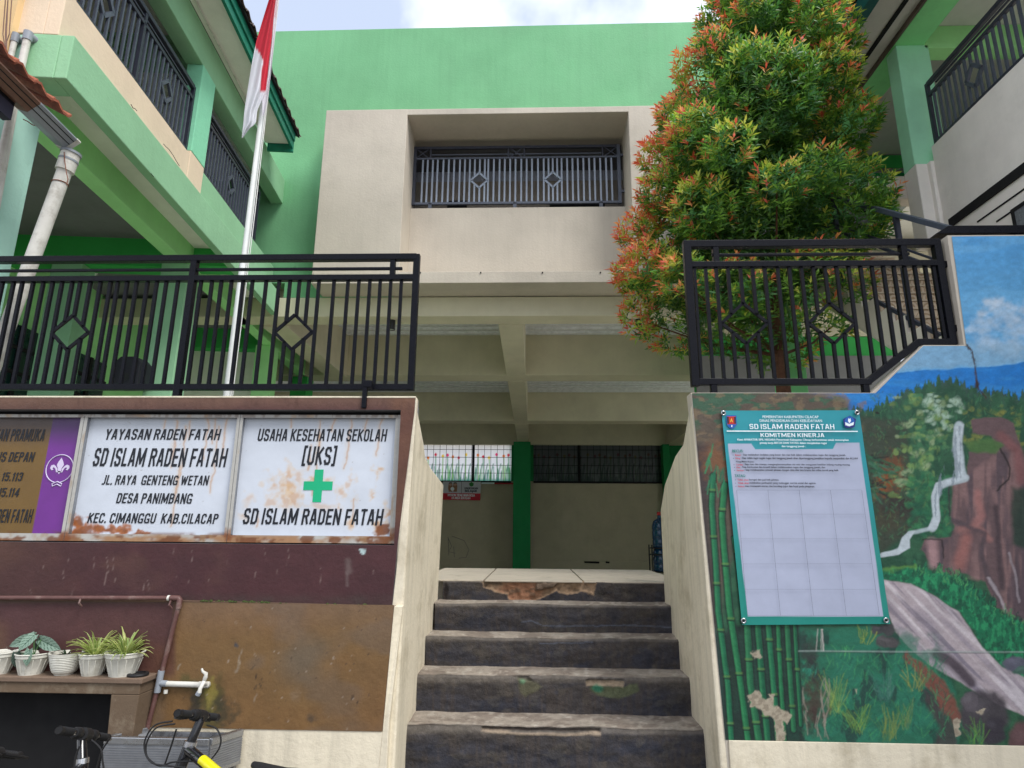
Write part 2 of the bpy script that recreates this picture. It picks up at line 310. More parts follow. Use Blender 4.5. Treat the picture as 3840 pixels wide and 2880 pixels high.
def blocktext(name, s, m, parent, x0, x1, z0, z1, y, t=.175, shear=.13, wl=.38, gap=.1):
    h = 1-t; cur = 0; polys = []
    for ch in s:
        wd, st = GL[ch]
        for P in st: polys.append([(cur+t/2+px_*wl*wd, t/2+py_*h) for px_, py_ in P])
        cur += (wl*wd+t+gap) if ch != ' ' else .26
    tot = cur-gap+shear; V_, F = [], []; k = 0
    for P in polys:
        n = len(P); cl_ = P[0] == P[-1] and n > 2
        for i in range(n-1):
            (ax, ay), (bx, by) = P[i], P[i+1]; dx, dy = bx-ax, by-ay; L = math.hypot(dx, dy)+1e-9; dx /= L; dy /= L
            tt = t*.92 if abs(dy) > .5 else t*.8; e0 = t/2 if i == 0 and not cl_ and abs(dx) > .99 else (t/2 if i == 0 and not cl_ and abs(dy) > .99 else t*.32); e1 = t/2 if i == n-2 and not cl_ and (abs(dx) > .99 or abs(dy) > .99) else t*.32
            ax -= dx*e0; ay -= dy*e0; bx += dx*e1; by += dy*e1; nx_, ny_ = -dy*tt/2, dx*tt/2
            q = [(ax+nx_, ay+ny_), (ax-nx_, ay-ny_), (bx-nx_, by-ny_), (bx+nx_, by+ny_)]; b = len(V_); k += 1
            for X_, Z_ in q:
                Z_ = min(max(Z_, 0), 1) if -.02 < Z_ < 1.02 else Z_
                V_.append((x0+(X_+shear*Z_)/tot*(x1-x0), y-.00004*(k % 9), z0+Z_*(z1-z0)))
            F.append((b, b+1, b+2, b+3))
    me = D_.meshes.new(name); me.from_pydata(V_, [], F); return link(name, me, parent, m)
def textpx(name, s, m, parent, box4, conv, y, **k):
    a = PY(*conv(box4[0], box4[3]), y); b = PY(*conv(box4[2], box4[3]), y); c = PY(*conv(box4[0], box4[1]), y); d = PY(*conv(box4[2], box4[1]), y)
    if k.pop('block', 0): k.pop('bold', 0); k.pop('spacing', 0); return blocktext(name, s, m, parent, (a.x+c.x)/2, (b.x+d.x)/2, (a.z+b.z)/2, (c.z+d.z)/2, y, **k)
    return text(name, s, m, parent, (a.x+c.x)/2, (b.x+d.x)/2, (a.z+b.z)/2, (c.z+d.z)/2, y, **k)
def src(conv): return lambda x, y: (conv(x, y)[0]/K, conv(x, y)[1]/K)
def pts(conv, L): g = src(conv); return [g(*p) for p in L]

GZ = -1.65       # street level (the eye is the origin)
DW = 4.0         # front face of the retaining walls
H = 3.54         # underside of the first-floor beams
DC = 9.88        # facade plane of the middle building
# ================================================================= ground
structure('street', MB().box(-60, 60, -40, 4.45, GZ-.3, GZ), M['asphalt'])
structure('courtyard_ground', MB().box(-60, 60, 4.46, 90, GZ-.29, -1.33), plaster('pale_bounce_ground', (205,200,188)))  # unseen floor, colour kept pale to bounce light into the veranda
land = MB()
cuts = [-1.0, PY(*cs(655,188), 5.5).x, PY(*cs(1243,195), 5.5).x, 1.3]
lo = tag(D_.objects.new('landing', None), kind='structure'); COL.objects.link(lo)
box('landing_base', M['slab'], lo, -.98, 1.28, 5.57, 7.28, -1.33, -.398, 0)
g_ = .006
for a, b in zip(cuts[:-1], cuts[1:]):
    box('paving_slab', plaster('paving_stone', (180,170,154), dirt=lin((100,94,80)), dirt_amt=.5, dscale=5), lo, a+g_, b-g_, 5.485, 7.31, -.396, -.38, .006)
# ================================================================= retaining walls
cm_ = lambda x, y: (2550+x*.892, 1400+y*.892)
LW = thing('retaining_wall', 'maroon and brown retaining wall left of the stairs, carrying the sign boards', 'wall', (-1.5, 4, GZ))
RW = thing('retaining_wall', 'retaining wall right of the stairs painted with a waterfall mural', 'wall', (2, 4, GZ))
def keep(o, par):   # parent with world coordinates kept
    o.parent = par; o.matrix_parent_inverse = par.matrix_world.inverted() if False else Matrix.Translation(-par.location); return o
class _P: pass
def under(par):     # returns a builder that parents to par, cancelling its location
    def f(o): 
        if o: keep(o, par)
        return o
    return f
L_, R_ = under(LW), under(RW)
# --- left wall outline edges
xt, xm, xb = PY(897,860,DW).x, PY(847,1310,DW).x, PY(820,1600,DW).x
zt = PY(897,860,DW).z; XL = -7.5
rec = dict(x1=-.865, z0=-.075, z1=.785)          # recess that holds the boards
zm = PY(847,1310,DW).z
# upper body: ring round the recess
ub = MB()
ub.box(XL, xt, DW, DW+.12, rec['z1'], zt); ub.box(XL, xt-.03, DW+.12, DW+.3, zm-.1, zt-.002)
ub.prism([(rec['x1'], DW, rec['z0']), (xt-.07, DW, rec['z0']), (xt, DW, rec['z1']), (rec['x1'], DW, rec['z1'])], (0,.12,0))
ub.prism([(XL, DW, zm), (xm, DW, zm), (xt-.07, DW, rec['z0']), (XL, DW, rec['z0'])], (0,.12,0))
L_(ub.build('upper_body', M['grey'], bevel=0))
def p_maroon(u, v):
    c = Canvas(u, v, (68,38,41)).warp(14, .01)
    c.mask(sst(u, 500, -50)*.5, (86,62,48)); c.mask(sst(fbm(u*.004, v*.006), .48, .66), (88,62,52), .45); c.mask(sst(fbm(u*.003+9, v*.004), .55, .7), (60,34,38), .5)
    c.mask(sst(v, 1560, 1490)*.9, (112,84,68), .75)
    c.mask(sst(u, 1440, 1490)*sst(v, 2050, 1900)*.8, (104,70,48), .6)
    c.mask(sst(v, 2215, 2250)*.6*fbm(u*.02, v*.02), (60,58,52))
    for k in range(26):
        x = RNG.uniform(100, 1480); y = RNG.uniform(2050, 2200); c.line([(x, y), (x+RNG.uniform(-4, 4), y+RNG.uniform(8, 60))], RNG.uniform(1.5, 3), (135,115,110), 1.5, .5)
    for k in range(30): c.blob(RNG.uniform(0, 1540), RNG.uniform(1490, 1550), RNG.uniform(4, 14), RNG.uniform(14, 50), (78,52,44), .8, .4)
    c.line([(1310, 2110), (1312, 2150)], 18, (122,112,108), 10, .35); c.line([(1305, 2150), (1308, 2200)], 8, (130,120,116), 6, .3)
    c.warp(5, .05); c.poly([(1345,2060),(1372,2062),(1366,2080),(1352,2073)], (165,185,185), 2)
    c.grain(.12, .02, .03); c.grain(.06, .2, .2); return c.c
Yf = DW-.003
def sheet(name, x00, x10, z0, x01, x11, z1, y, fn, par, step=.009, m='paint', y1=None, disp=None):
    y1 = y if y1 is None else y1
    return keep(quadsheet(name, (x00,y,z0), (x10,y,z0), (x01,y1,z1), (x11,y1,z1), step, fn, M[m], par, disp), par)
sheet('maroon_paint_coat', XL, xt, rec['z1']+.0, XL, xt, zt, Yf, p_maroon, LW)
sheet('maroon_paint_coat', rec['x1'], xt-.07, rec['z0'], rec['x1'], xt, rec['z1'], Yf, p_maroon, LW)
sheet('maroon_paint_coat', XL, xm, zm, XL, xt-.07, rec['z0'], Yf, p_maroon, LW)
# light worn line along the top arris
L_(MB().box(XL, xt+.004, DW-.006, DW+.06, zt, zt+.012).build('coping', M['stringer'], bevel=.003))
# lower body, 5 cm proud, brown
yl = 3.95; za = PY(395,1298,yl).z; zb = PY(850,1310,yl).z; zc = PY(820,1580,yl).z
xa = PY(395,1298,yl).x; xr = PY(851,1310,yl).x; xr2 = PY(826,1580,yl).x; xr3 = PY(810,1659,yl).x
lb = MB().prism([(XL,yl,zc),(xr2,yl,zc),(xr,yl,zb),(xa,yl,za),(XL,yl,za)], (0,.3,0)); L_(lb.build('lower_body', plaster('brown_plaster', (92,72,58)))); L_(MB().prism([(XL,yl,GZ),(xr3,yl,GZ),(xr2,yl,zc-.001),(XL,yl,zc-.001)], (0,.3,0)).build('cream_plinth', M['stringer']))
def p_brown(u, v):
    c = Canvas(u, v, (108,82,50)).warp(60, .004)
    c.mask(sst(fbm(u*.003, v*.004), .42, .62), (112,82,48), .6); c.mask(sst(fbm(u*.004+30, v*.005), .5, .64), (100,84,68), .6)
    c.blob(1120, 2480, 130, 120, (92,86,76), .8, .6); c.mask(sst(u, 1150, 1450)*sst(v, 2350, 2650), (106,76,48), .4); c.mask(sst(v, 2420, 2250)*.4, (112,92,80))
    c.warp(10, .03)
    lf = sst(u, 668, 640)*sst(v, 2560, 2500); c.mask(lf, (72,42,46), .9); c.mask(sst(u, 60, -10)*sst(v, 2300, 2380), (98,72,52), .6); c.mask(lf*sst(u, 480, 640)*sst(v, 2380, 2480), (96,64,44), .7)
    for x, y, ry in ((745,2600,60),(770,2640,110),(820,2600,70),(800,2690,60),(700,2560,30)): c.blob(x, y, RNG.uniform(22, 42), ry, (66,66,34), .8, .7, 1.2)
    c.blob(790, 2600, 22, 55, (140,130,60), .5, .6, 1.4); c.blob(735, 2640, 22, 70, (50,46,38), .6, .8, 1.2); c.blob(840, 2680, 50, 70, (40,44,34), .8, .7, 1.6)
    for k in range(90):
        x = RNG.uniform(680, 1420); y = RNG.uniform(2270, 2740); c.blob(x, y, RNG.uniform(1.5, 4), RNG.uniform(2, 6), RNG.choice([0,1]) and (150,135,120) or (64,50,42), .5, .7)
    for x, y, h in ((905,2440,50),(895,2480,40),(680,2490,18),(960,2600,30),(1390,2230,30)): c.line([(x, y), (x-8, y+h)], 5, (140,128,112), 3, .7)
    for x, y in ((950,2490),(965,2530),(985,2545),(960,2570),(975,2565),(1320,2610),(1335,2630)): c.line([(x, y), (x+RNG.uniform(-6, 6), y+14)], 4, (40,30,28), 2, .9)
    c.blob(885, 2418, 8, 12, (55,62,70), .5, .9); c.blob(1168, 2690, 26, 20, (70,58,46), .7, .8, 1); c.blob(1110, 2610, 26, 26, (120,105,90), .8, .3, 1)
    c.mask(sst(v, 2270, 2245), (70,72,40), .5*1.)
    c.mask(sst(v, 2735, 2752)*sst(fbm(u*.03, v*.03), .4, .6), (60,48,36), .5)
    c.grain(.12, .03, .03); c.grain(.07, .2, .2); return c.c
sheet('brown_paint_coat', XL, xr2, zc, XL, xr, (za+zb)/2, yl-.004, p_brown, LW, .009)
# ledge of moss where the lower body steps out
mo = MB()
for k in range(60):
    x = random.uniform(PY(430,1298,yl).x, PY(600,1300,yl).x) if k < 50 else random.uniform(-2.1, -1); r = random.uniform(.004, .012)
    mo.lathe([(0,r),(r,r*.5),(r*1.1,0),(0,-.002)], 6, (x, yl+.01+random.uniform(-.01,.02), za+(zb-za)*(x-xa)/(xr-xa)))
tag(L_(mo.build('moss', M['moss'], smooth=True)), kind='stuff')
# cream stair cheeks (walls seen from the side) with the stepped top
def cheek(par, side):
    U = under(par)
    if side < 0: prof = [(897,856),(912,925),(918,955),(922,985),(934,1010),(950,1040),(950,1228)]; xw = -.76; 
    else: prof = [(1487,850),(1489,890),(1475,960),(1458,985),(1436,1045),(1437,1100),(1446,1228)]; xw = 1.085
    ys = []
    for i, (u, v) in enumerate(prof):
        p = PX(u, v, xw); ys.append((min(max(p.y, DW+.001), 5.6), p.z))
    ys[0] = (DW+.002, zt if side < 0 else .86); 
    ye = max(ys[-1][0], 5.45); ys[-1] = (ye, GZ+.2); ys[-2] = (ye, ys[-2][1])
    loop = [(DW+.002, GZ)]+ys
    # inner face leans out towards the foot, as the photo shows
    ztop = ys[0][1]; zbot = GZ
    def xin(y, z):
        t = (ztop-z)/(ztop-zbot)
        return (xt+(-.802-xt)*t if y < DW+.01 else -.765-.045*t) if side < 0 else (PY(1492,848,DW).x+.0+(1.075-PY(1492,848,DW).x)*t if y < DW+.01 else 1.085+.0*t)
    n = len(loop); out_ = [Vector((xin(y, z), y, z)) for y, z in loop]; thick = -.062 if side < 0 else .1
    out2 = [Vector((p.x+thick if abs(thick) else 0, p.y, p.z)) for p in out_]
    mb = MB().add(out_+out2, [tuple(range(n)), tuple(range(2*n-1, n-1, -1))]+[(i, n+i, n+(i+1) % n, (i+1) % n) for i in range(n)])
    U(mb.build('stair_cheek', M['stringer'], bevel=.012))
cheek(LW, -1); cheek(RW, 1)
# cream front strip of the left wall (the cheek's own thickness seen from the front)
xs_ = [PY(u, v, DW).x for u, v in ((905,880),(897,860))]
L_(MB().prism([(xt, DW, zt), (xt+.012, DW, zt), (PY(868,1310,DW).x, DW, zm), (PY(845,1600,DW).x, DW, -1.08), (PY(842,1659,DW).x, DW, GZ), (xb-.02, DW, GZ), (xb, DW, -1.08), (xm, DW, zm)], (0,.05,0)).build('cream_edge', M['stringer'], bevel=.004))
L_(MB().prism([(xr, yl, zb), (PY(868,1310,yl).x, yl+.03, zb), (PY(838,1600,yl).x, yl+.0, -1.08), (PY(835,1659,yl).x, yl, GZ), (xr3, yl, GZ), (xr2, yl, zc)], (0,.05,0)).build('cream_edge', M['stringer'], bevel=.004))
# --- right wall with mural
xR0, xR1 = PY(1492,848,DW).x, PY(1565,1595,DW).x; zR = PY(1492,848,DW).z
xq = PY(*cr(1270,1270), DW).x; xq2 = PY(*cr(1590,980), DW).x; zq2 = PY(*cr(1590,980), DW).z; xq3 = PY(*cr(1850,980), DW).x
xtop0 = PY(*cr(1755,300), DW).x; ztop = PY(*cr(1755,300), DW).z; XR = 8.; zpl = PY(1570,1597,DW).z; zplR = PY(2212,1618,DW).z
R_(MB().prism([(xR1+.02,DW,GZ),(XR,DW,GZ),(XR,DW,ztop),(xtop0-.02,DW,ztop),(xq3-.01,DW,zq2),(xq2,DW,zq2),(xq,DW,zR),(xR0,DW,zR)], (0,.11,0)).build('wall_body', M['cream'], bevel=.004))
R_(MB().prism([(xtop0-.018,DW+.111,ztop-.004),(XR,DW+.111,ztop-.004),(XR,DW+.111,zq2),(xq3-.008,DW+.111,zq2)], (0,.025,0)).build('wall_return', M['cream']))
def p_mural(u, v):
    A = lambda L: pts(lambda x, y: ((2550+x*.892)*K, (1400+y*.892)*K), L); B = lambda L: pts(cr, L)
    c = Canvas(u, v, (30,66,54)).warp(16, .02)
    n1 = fbm(u*.012, v*.02); n2 = fbm(u*.05, v*.02+7); n3 = fbm(u*.08, v*.08)
    c.mask(sst(n1, .45, .6), (20,92,66), .6); c.mask(sst(n2, .5, .7), (58,66,60), .5)
    # upper sky, horizon sea
    c.poly(B([(1000,200),(2400,200),(2400,1400),(1000,1400)]), (84,150,196), 2)
    c.mask(sst(v, 1100, 900)*sst(u, 3400, 3560), (74,148,204), .7)
    c.mask((v < 1400)*sst(fbm(u*.006, v*.03), .45, .65), (108,170,212), .45)
    for x, y, rx, ry in ((2020,740,80,60),(2100,800,110,80),(1960,850,90,60),(2180,880,120,90),(1990,960,130,50),(2150,1000,150,60),(1900,900,70,30),(2230,760,60,50)):
        p = src(cr)(x, y); c.blob(p[0], p[1], rx*.6, ry*.6, (170,190,208), .9, .7, 1.0)
    for x, y in ((1990,700),(2050,720),(2130,740),(1960,790)): p = src(cr)(x, y); c.blob(p[0], p[1], 26, 20, (196,206,216), .9, .6, 1.)
    c.poly(B([(1300,900),(1900,960),(2400,1000),(2400,1090),(2000,1105),(1620,1132),(1430,1150),(1200,1180)]), (132,166,190), 10, .6)
    c.warp(5, .02).poly(B([(900,1200),(1430,1150),(1620,1132),(2000,1108),(2400,1060),(2400,1500),(900,1500)]), (22,112,186), 3)
    c.line(B([(1430,1150),(1620,1132),(2000,1108),(2400,1060)]), 5, (120,180,215), 3, .6)
    c.mask(sst(fbm(u*.01, v*.05), .5, .7)*(v < 1560)*sst(v, 1370, 1400), (46,132,196), .5)
    # tree line
    w_ = c.wv; hl = np.interp(u, [2560,3100,3200,3290,3350,3430,3520,3600,3680,3760,3840,4200], [1560,1540,1535,1520,1490,1450,1420,1425,1465,1470,1478,1440])+ (fbm(u*.12, v*.01)-.5)*60+(fbm(u*.4, v*0)-.5)*26
    hill = sst(v-hl, -4, 6); c.mask(hill, (30,72,52)); c.mask(hill*sst(fbm(u*.03, v*.02), .45, .6), (44,88,62), .8); c.mask(hill*sst(v-hl, 60, 0)*sst(n2, .45, .6), (58,76,74), .6)
    # left brown top
    c.poly(A([(40,60),(560,70),(700,110),(740,200),(760,320),(300,330),(60,1560),(40,1560)]), (82,72,62), 22)
    c.mask((u < 3180)*sst(v, 1640, 1560)*sst(fbm(u*.02, v*.05+3), .48, .6), (44,88,66), .8); c.mask((u < 3250)*sst(v, 1700, 1600)*sst(fbm(u*.03+9, v*.06), .55, .66), (118,100,76), .6)
    c.poly(A([(40,300),(120,300),(125,700),(200,1540),(150,1560),(60,1000)]), (58,50,50), 14)
    c.blob(*cm_(150,370), 60, 90, (116,76,48), .9, .8, 1.2); c.blob(*cm_(200,470), 40, 60, (98,66,46), .9, .6, 1.2)
    # mid dark greens right of the banner
    c.poly(A([(760,180),(960,200),(960,500),(1000,620),(960,680),(840,760),(820,560)]), (52,62,50), 14)
    c.blob(*cm_(870,450), 70, 70, (122,70,36), .7, .9, 1.5); c.blob(*cm_(900,380), 40, 50, (106,64,38), .7, .8, 1.5)
    for k in range(34):
        a = RNG.uniform(-.3, 1.2); x, y = cm_(785+RNG.uniform(0, 30), 350+RNG.uniform(-10, 160)); l = RNG.uniform(40, 100); c.line([(x, y), (x+l*math.cos(a), y+l*math.sin(a))], RNG.uniform(4, 9), [(34,88,62),(30,30,30),(60,100,80)][k % 3], 3, .8)
    c.blob(*cm_(930,560), 90, 50, (44,38,36), .6, .8, 1.5); c.blob(*cm_(880,620), 70, 60, (60,58,44), .7, .8, 1.5)
    # light bushy foliage
    for k in range(260):
        t = RNG.random(); x = RNG.normal(1035, 62); y = RNG.uniform(90, 520)
        if y > 330 and x > 1060: continue
        colr = [(120,150,84),(86,128,80),(60,112,76),(140,160,120),(44,96,66),(96,120,66)][int(RNG.integers(0, 6))]
        if x > 1020 and y < 240 and t > .4: colr = (160,185,165)
        c.blob(*cm_(x, y), RNG.uniform(8, 22), RNG.uniform(6, 16), colr, .7, .7, 1.4)
    for k in range(120): x = RNG.uniform(1195, 1440); y = RNG.uniform(130, 300); c.blob(*cm_(x, y), RNG.uniform(8, 22), RNG.uniform(6, 14), [(40,90,58),(92,112,60),(30,70,48),(120,124,60)][k % 4], .7, .7, 1.4)
    for k in range(120): x = RNG.uniform(960, 1130); y = RNG.uniform(430, 680); c.blob(*cm_(x, y), RNG.uniform(8, 20), RNG.uniform(8, 18), [(30,96,66),(24,80,58),(50,116,72)][k % 3], .7, .7, 1.4)
    c.warp(2, .05)
    for k in range(900):
        x = RNG.uniform(800, 1440); y = RNG.uniform(90, 720); X, Y = cm_(x, y); a = RNG.uniform(-2.6, -.5); l = RNG.uniform(7, 20); c.line([(X, Y), (X+l*math.cos(a), Y+l*math.sin(a))], RNG.uniform(3, 6), [(24,72,52),(50,108,70),(36,88,58),(70,120,80),(28,54,46),(84,104,62)][k % 6], 2, .45)
    # cliffs
    c.warp(9, .02)
    c.poly(A([(1220,200),(1250,188),(1340,178),(1400,210),(1440,330),(1500,470),(1500,1080),(1420,1030),(1330,985),(1290,880),(1200,840),(1100,838),(1040,785),(1018,740),(1030,700),(1140,685),(1152,640),(1138,600),(1150,470),(1212,440),(1212,330),(1330,320),(1310,262),(1232,252)]), (96,76,78), 4)
    rk = 1-sst(c.sdf(A([(1150,470),(1330,330),(1500,330),(1500,1080),(1330,985),(1290,880),(1100,838),(1018,740),(1140,685)])), -10, 10)
    c.mask(rk*sst(fbm(u*.03, v*.005, 3), .42, .66), (134,104,102), .7); c.mask(rk*sst(fbm(u*.03+50, v*.004, 3), .5, .7), (70,60,68), .8)
    for L2, wd, cc in ((([(1250,505),(1262,600),(1240,640)]), 34, (150,102,98)), ([(1170,660),(1250,650),(1300,700)], 26, (140,98,94)), ([(1200,700),(1180,800)], 50, (150,98,92)), ([(1060,710),(1070,800)], 40, (158,126,128)), ([(1350,260),(1420,330),(1430,450)], 40, (122,78,78)), ([(1150,620),(1280,680),(1270,760),(1300,860),(1350,980)], 20, (70,60,66)), ([(1300,860),(1370,1000)], 12, (160,150,155)), ([(1385,760),(1430,960)], 10, (140,130,135)), ([(1330,560),(1350,900)], 24, (62,50,56))):
        c.line(A(L2), wd*.9, cc, wd*.35, .8)
    c.poly(A([(1390,480),(1500,480),(1500,760),(1400,720)]), (28,52,42), 12, .9)
    c.poly(A([(1190,290),(1300,265),(1360,300),(1330,340),(1220,330)]), (70,104,56), 8, .9)
    c.line(A([(1345,320),(1370,360),(1385,400),(1380,450),(1330,490)]), 6, (30,24,24), 3, .9); c.line(A([(1020,700),(1060,695),(1100,700),(1110,780)]), 5, (36,28,32), 2.5, .9); c.line(A([(1215,440),(1140,470),(1130,500),(1135,600)]), 5, (46,40,46), 3, .9)
    # falls
    c.warp(3, .02); c.line(A([(1172,222),(1166,300),(1178,380),(1188,432)]), 34, (168,180,186), 5, .95); c.line(A([(1200,440),(1130,458),(1085,475),(1072,530),(1078,600),(1062,650)]), 28, (168,180,186), 5, .95); c.line(A([(1062,650),(1010,662),(965,672),(950,720),(900,755),(842,764)]), 14, (160,174,178), 4, .9)
    for P_ in ([(1152,225),(1192,215),(1178,300),(1196,430),(1212,438),(1150,462),(1102,478),(1088,525),(1092,620),(1080,655),(1038,657),(1066,600),(1055,520),(1075,460),(1160,440),(1150,300)], [(962,664),(990,660),(965,700),(967,735),(920,762),(845,772),(845,754),(915,740),(935,690)]):
        c.poly(A(P_), (176,186,192), 3)
    c.mask((1-sst(c.sdf(A([(1152,225),(1192,215),(1196,430),(1088,525),(1092,620),(1066,600),(1055,520),(1075,460),(1150,300)])), -6, 2))*sst(fbm(u*.12, v*.012), .5, .62), (120,132,142), .7)
    # green bank
    gb = A([(840,830),(920,818),(1000,812),(1080,838),(1160,850),(1240,900),(1290,960),(1370,1020),(1500,1080),(1500,1330),(1400,1290),(1280,1160),(1220,1060),(1170,1000),(1080,940),(960,880),(840,872)])
    c.warp(12, .06).poly(gb, (18,100,68), 5); g0 = 1-sst(c.sdf(gb), -8, 4)
    c.mask(g0*sst(fbm(u*.09, v*.04), .48, .6), (44,150,96), .55); c.mask(g0*sst(fbm(u*.07+3, v*.05), .52, .64), (14,66,50), .7)
    for k in range(120):
        t = RNG.random(); x = 980+t*470; y = np.interp(x, [980,1160,1290,1446], [815,850,955,1062])+RNG.uniform(-8, 34); X, Y = cm_(x, y); c.line([(X, Y), (X+RNG.uniform(-8, 10), Y-RNG.uniform(14, 34))], 4, [(24,110,76),(12,56,46),(70,140,84)][k % 3], 2.4, .85)
    c.line(A([(845,832),(910,820),(985,812)]), 14, (96,140,60), 8, .6)
    # river
    rv = A([(855,868),(970,882),(1080,942),(1170,1003),(1210,1062),(1270,1152),(1350,1232),(1500,1300),(1500,1470),(1440,1435),(1350,1402),(1230,1330),(1150,1282),(1060,1232),(960,1152),(900,1082),(876,1000)])
    c.warp(5, .02).poly(rv, (164,152,156), 4); r0 = 1-sst(c.sdf(rv), -6, 3)
    ang = (u-2550)/.892; yy = (v-1400)/.892; fl = (ang-860)*.74-(yy-870)*.72; al = (ang-860)*.7+(yy-870)*.7
    c.mask(r0*sst(fbm(fl*.03, al*.004, 3), .40, .68), (132,124,136), .6); c.mask(r0*sst(fbm(fl*.05+20, al*.004, 3), .5, .75), (200,192,196), .7); c.mask(r0*sst(fbm(fl*.045+60, al*.003, 3), .56, .7), (96,90,106), .6)
    c.line(A([(1080,1182),(1140,1215),(1180,1255),(1225,1300)]), 38, (64,54,62), 10, .9)
    # lower bank + grasses
    c.warp(14, .03)
    c.poly(A([(500,1075),(820,1060),(960,1160),(1060,1240),(1150,1300),(1180,1460),(1170,1580),(200,1560),(300,1075)]), (32,96,74), 8)
    lowm = sst(v, 2340, 2400)*sst(u, 3560, 3480); c.mask(lowm*sst(fbm(u*.012, v*.012), .46, .6), (36,106,84), .7); c.mask(lowm*sst(fbm(u*.02+4, v*.01), .54, .64), (28,52,50), .8)
    c.poly(A([(950,1160),(1020,1215),(1110,1290),(1160,1370),(1180,1450),(1150,1480),(1080,1380),(1000,1270),(940,1190)]), (116,66,56), 8, .9)
    c.poly(A([(1000,1320),(1090,1380),(1160,1500),(1165,1590),(1060,1590),(1090,1480)]), (62,50,54), 12, .8)
    for x, y, rx, ry, cc in ((1275,1440,112,118,(62,56,62)),(850,1078,60,26,(62,60,64)),(872,1130,56,28,(70,66,68)),(1440,1560,70,110,(86,60,62)),(1410,1220,60,34,(84,82,98)),(1450,1250,60,20,(60,90,80)),(1220,1380,36,50,(84,78,84)),(1320,1500,50,70,(50,46,54))):
        c.blob(*cm_(x, y), rx*.892, ry*.892, cc, .25, .95); c.blob(*(cm_(x-rx*.25, y-ry*.35)), rx*.5, ry*.35, tuple(min(255, k+26) for k in cc), .9, .5)
    c.warp(2, .05)
    for k in range(520):
        x, y = cm_(RNG.uniform(510, 1130), RNG.uniform(1200, 1545)); a = -math.pi/2+RNG.uniform(-.9, .9); l = RNG.uniform(16, 46); c.line([(x, y), (x+l*math.cos(a), y+l*math.sin(a))], RNG.uniform(2.5, 5), [(30,104,78),(44,128,88),(20,78,62),(60,132,84),(22,66,58)][k % 5], 2, .5)
    for cx_, cy_, n, hh, cols in ((650,1420,40,190,[(120,140,70),(70,120,70)]),(750,1500,30,150,[(110,140,60),(60,110,60)]),(880,1530,26,150,[(120,130,60),(80,110,60)]),(1250,1560,26,130,[(90,140,60),(50,110,70)]),(860,1360,30,130,[(70,110,100),(40,90,80)]),(780,1120,22,70,[(140,150,60),(60,110,60)]),(990,1330,20,120,[(140,140,70),(70,100,60)]),(940,1480,22,120,[(60,110,60),(100,120,70)]),(690,1180,20,60,[(70,150,90),(30,110,80)]),(540,1260,20,40,[(50,150,120),(40,120,100)])):
        for k in range(n):
            a = -math.pi/2+RNG.uniform(-.75, .6); l = hh*RNG.uniform(.4, 1); x, y = cm_(cx_+RNG.uniform(-30, 30), cy_+RNG.uniform(-20, 20)); ex, ey = x+l*.8*math.cos(a), y+l*.8*math.sin(a); c.line([(x, y), ((x+ex)/2+4, (y+ey)/2-4), (ex, ey)], RNG.uniform(2.5, 4.5), cols[k % 2], 2, .5)
    c.blob(*cm_(560,1400), 60, 110, (66,44,40), .8, .8, 1.4); c.blob(*cm_(545,1170), 46, 80, (44,44,44), .8, .8, 1.4)
    for k in range(16): x = RNG.uniform(510, 640); y = RNG.uniform(1280, 1440); X, Y = cm_(x, y); c.line([(X, Y), (X+RNG.uniform(-14, 14), Y+40), (X+RNG.uniform(-20, 20), Y+90)], 4, (140,128,118), 2.2, .55)
    for k in range(5): x = 585+RNG.uniform(-14, 14); X, Y = cm_(x, 1075); c.line([(X, Y), (X+RNG.uniform(-8, 8), Y+80)], 4, (170,165,160), 2, .6)
    # bamboo
    c.warp(1.5, .008)
    bam = [([(140,430),(134,560),(150,800),(160,1000),(200,1300),(215,1540)], 24), ([(188,470),(176,600),(190,800),(205,980),(245,1240),(285,1540)], 26), ([(282,1060),(295,1300),(330,1540)], 30), ([(328,1060),(345,1300),(368,1540)], 27), ([(372,1060),(392,1300),(412,1540)], 24), ([(412,1060),(424,1300),(440,1540)], 18), ([(450,1060),(458,1200),(478,1500)], 22), ([(482,1060),(490,1200),(508,1480)], 16), ([(222,690),(235,760),(250,900)], 10)]
    c.poly(A([(230,1060),(500,1060),(520,1560),(190,1560),(170,1100)]), (24,40,36), 10, .85)
    for j, (L2, wd) in enumerate(bam):
        q = np.array(A(L2)); gr = [(22,98,66),(26,104,64),(30,94,62),(18,86,58)][j % 4]
        for a, b in zip(q[:-1], q[1:]):
            pass
        W = wd*.892; c.line(q, W+7, (18,30,30), 2.5, .9); c.line(q, W*.92, gr, 2, 1); c.line(q-np.array([W*.24, 0]), W*.26, (54,130,82), W*.16, .6); c.line(q+np.array([W*.34, 0]), W*.2, (14,70,50), W*.12, .7)
        y0, y1 = q[0][1], q[-1][1]; yn = y0+60+37*(j % 4)
        while yn < y1-20:
            xn = np.interp(yn, q[:, 1], q[:, 0]); c.line([(xn-W*.55, yn), (xn+W*.55, yn+2)], 5, (16,34,30), 2, .95); c.line([(xn-W*.45, yn-8), (xn+W*.4, yn-7)], 7, (104,134,64), 4, .5); yn += 175+30*(j % 3)
    for k in range(26): x, y = cm_(RNG.uniform(120, 210), RNG.uniform(280, 470)); a = RNG.uniform(1.1, 2.2); c.line([(x, y), (x+40*math.cos(a), y+50*math.sin(a))], 5, [(34,124,84),(24,96,70)][k % 2], 2.5, .7)
    # joint line, plaster losses, cracks
    c.line(A([(500,1168),(900,1170),(1500,1172)]), 5, (150,165,160), 3, .6); c.line(A([(500,1173),(1500,1177)]), 4, (30,50,46), 2, .5)
    c.warp(10, .06)
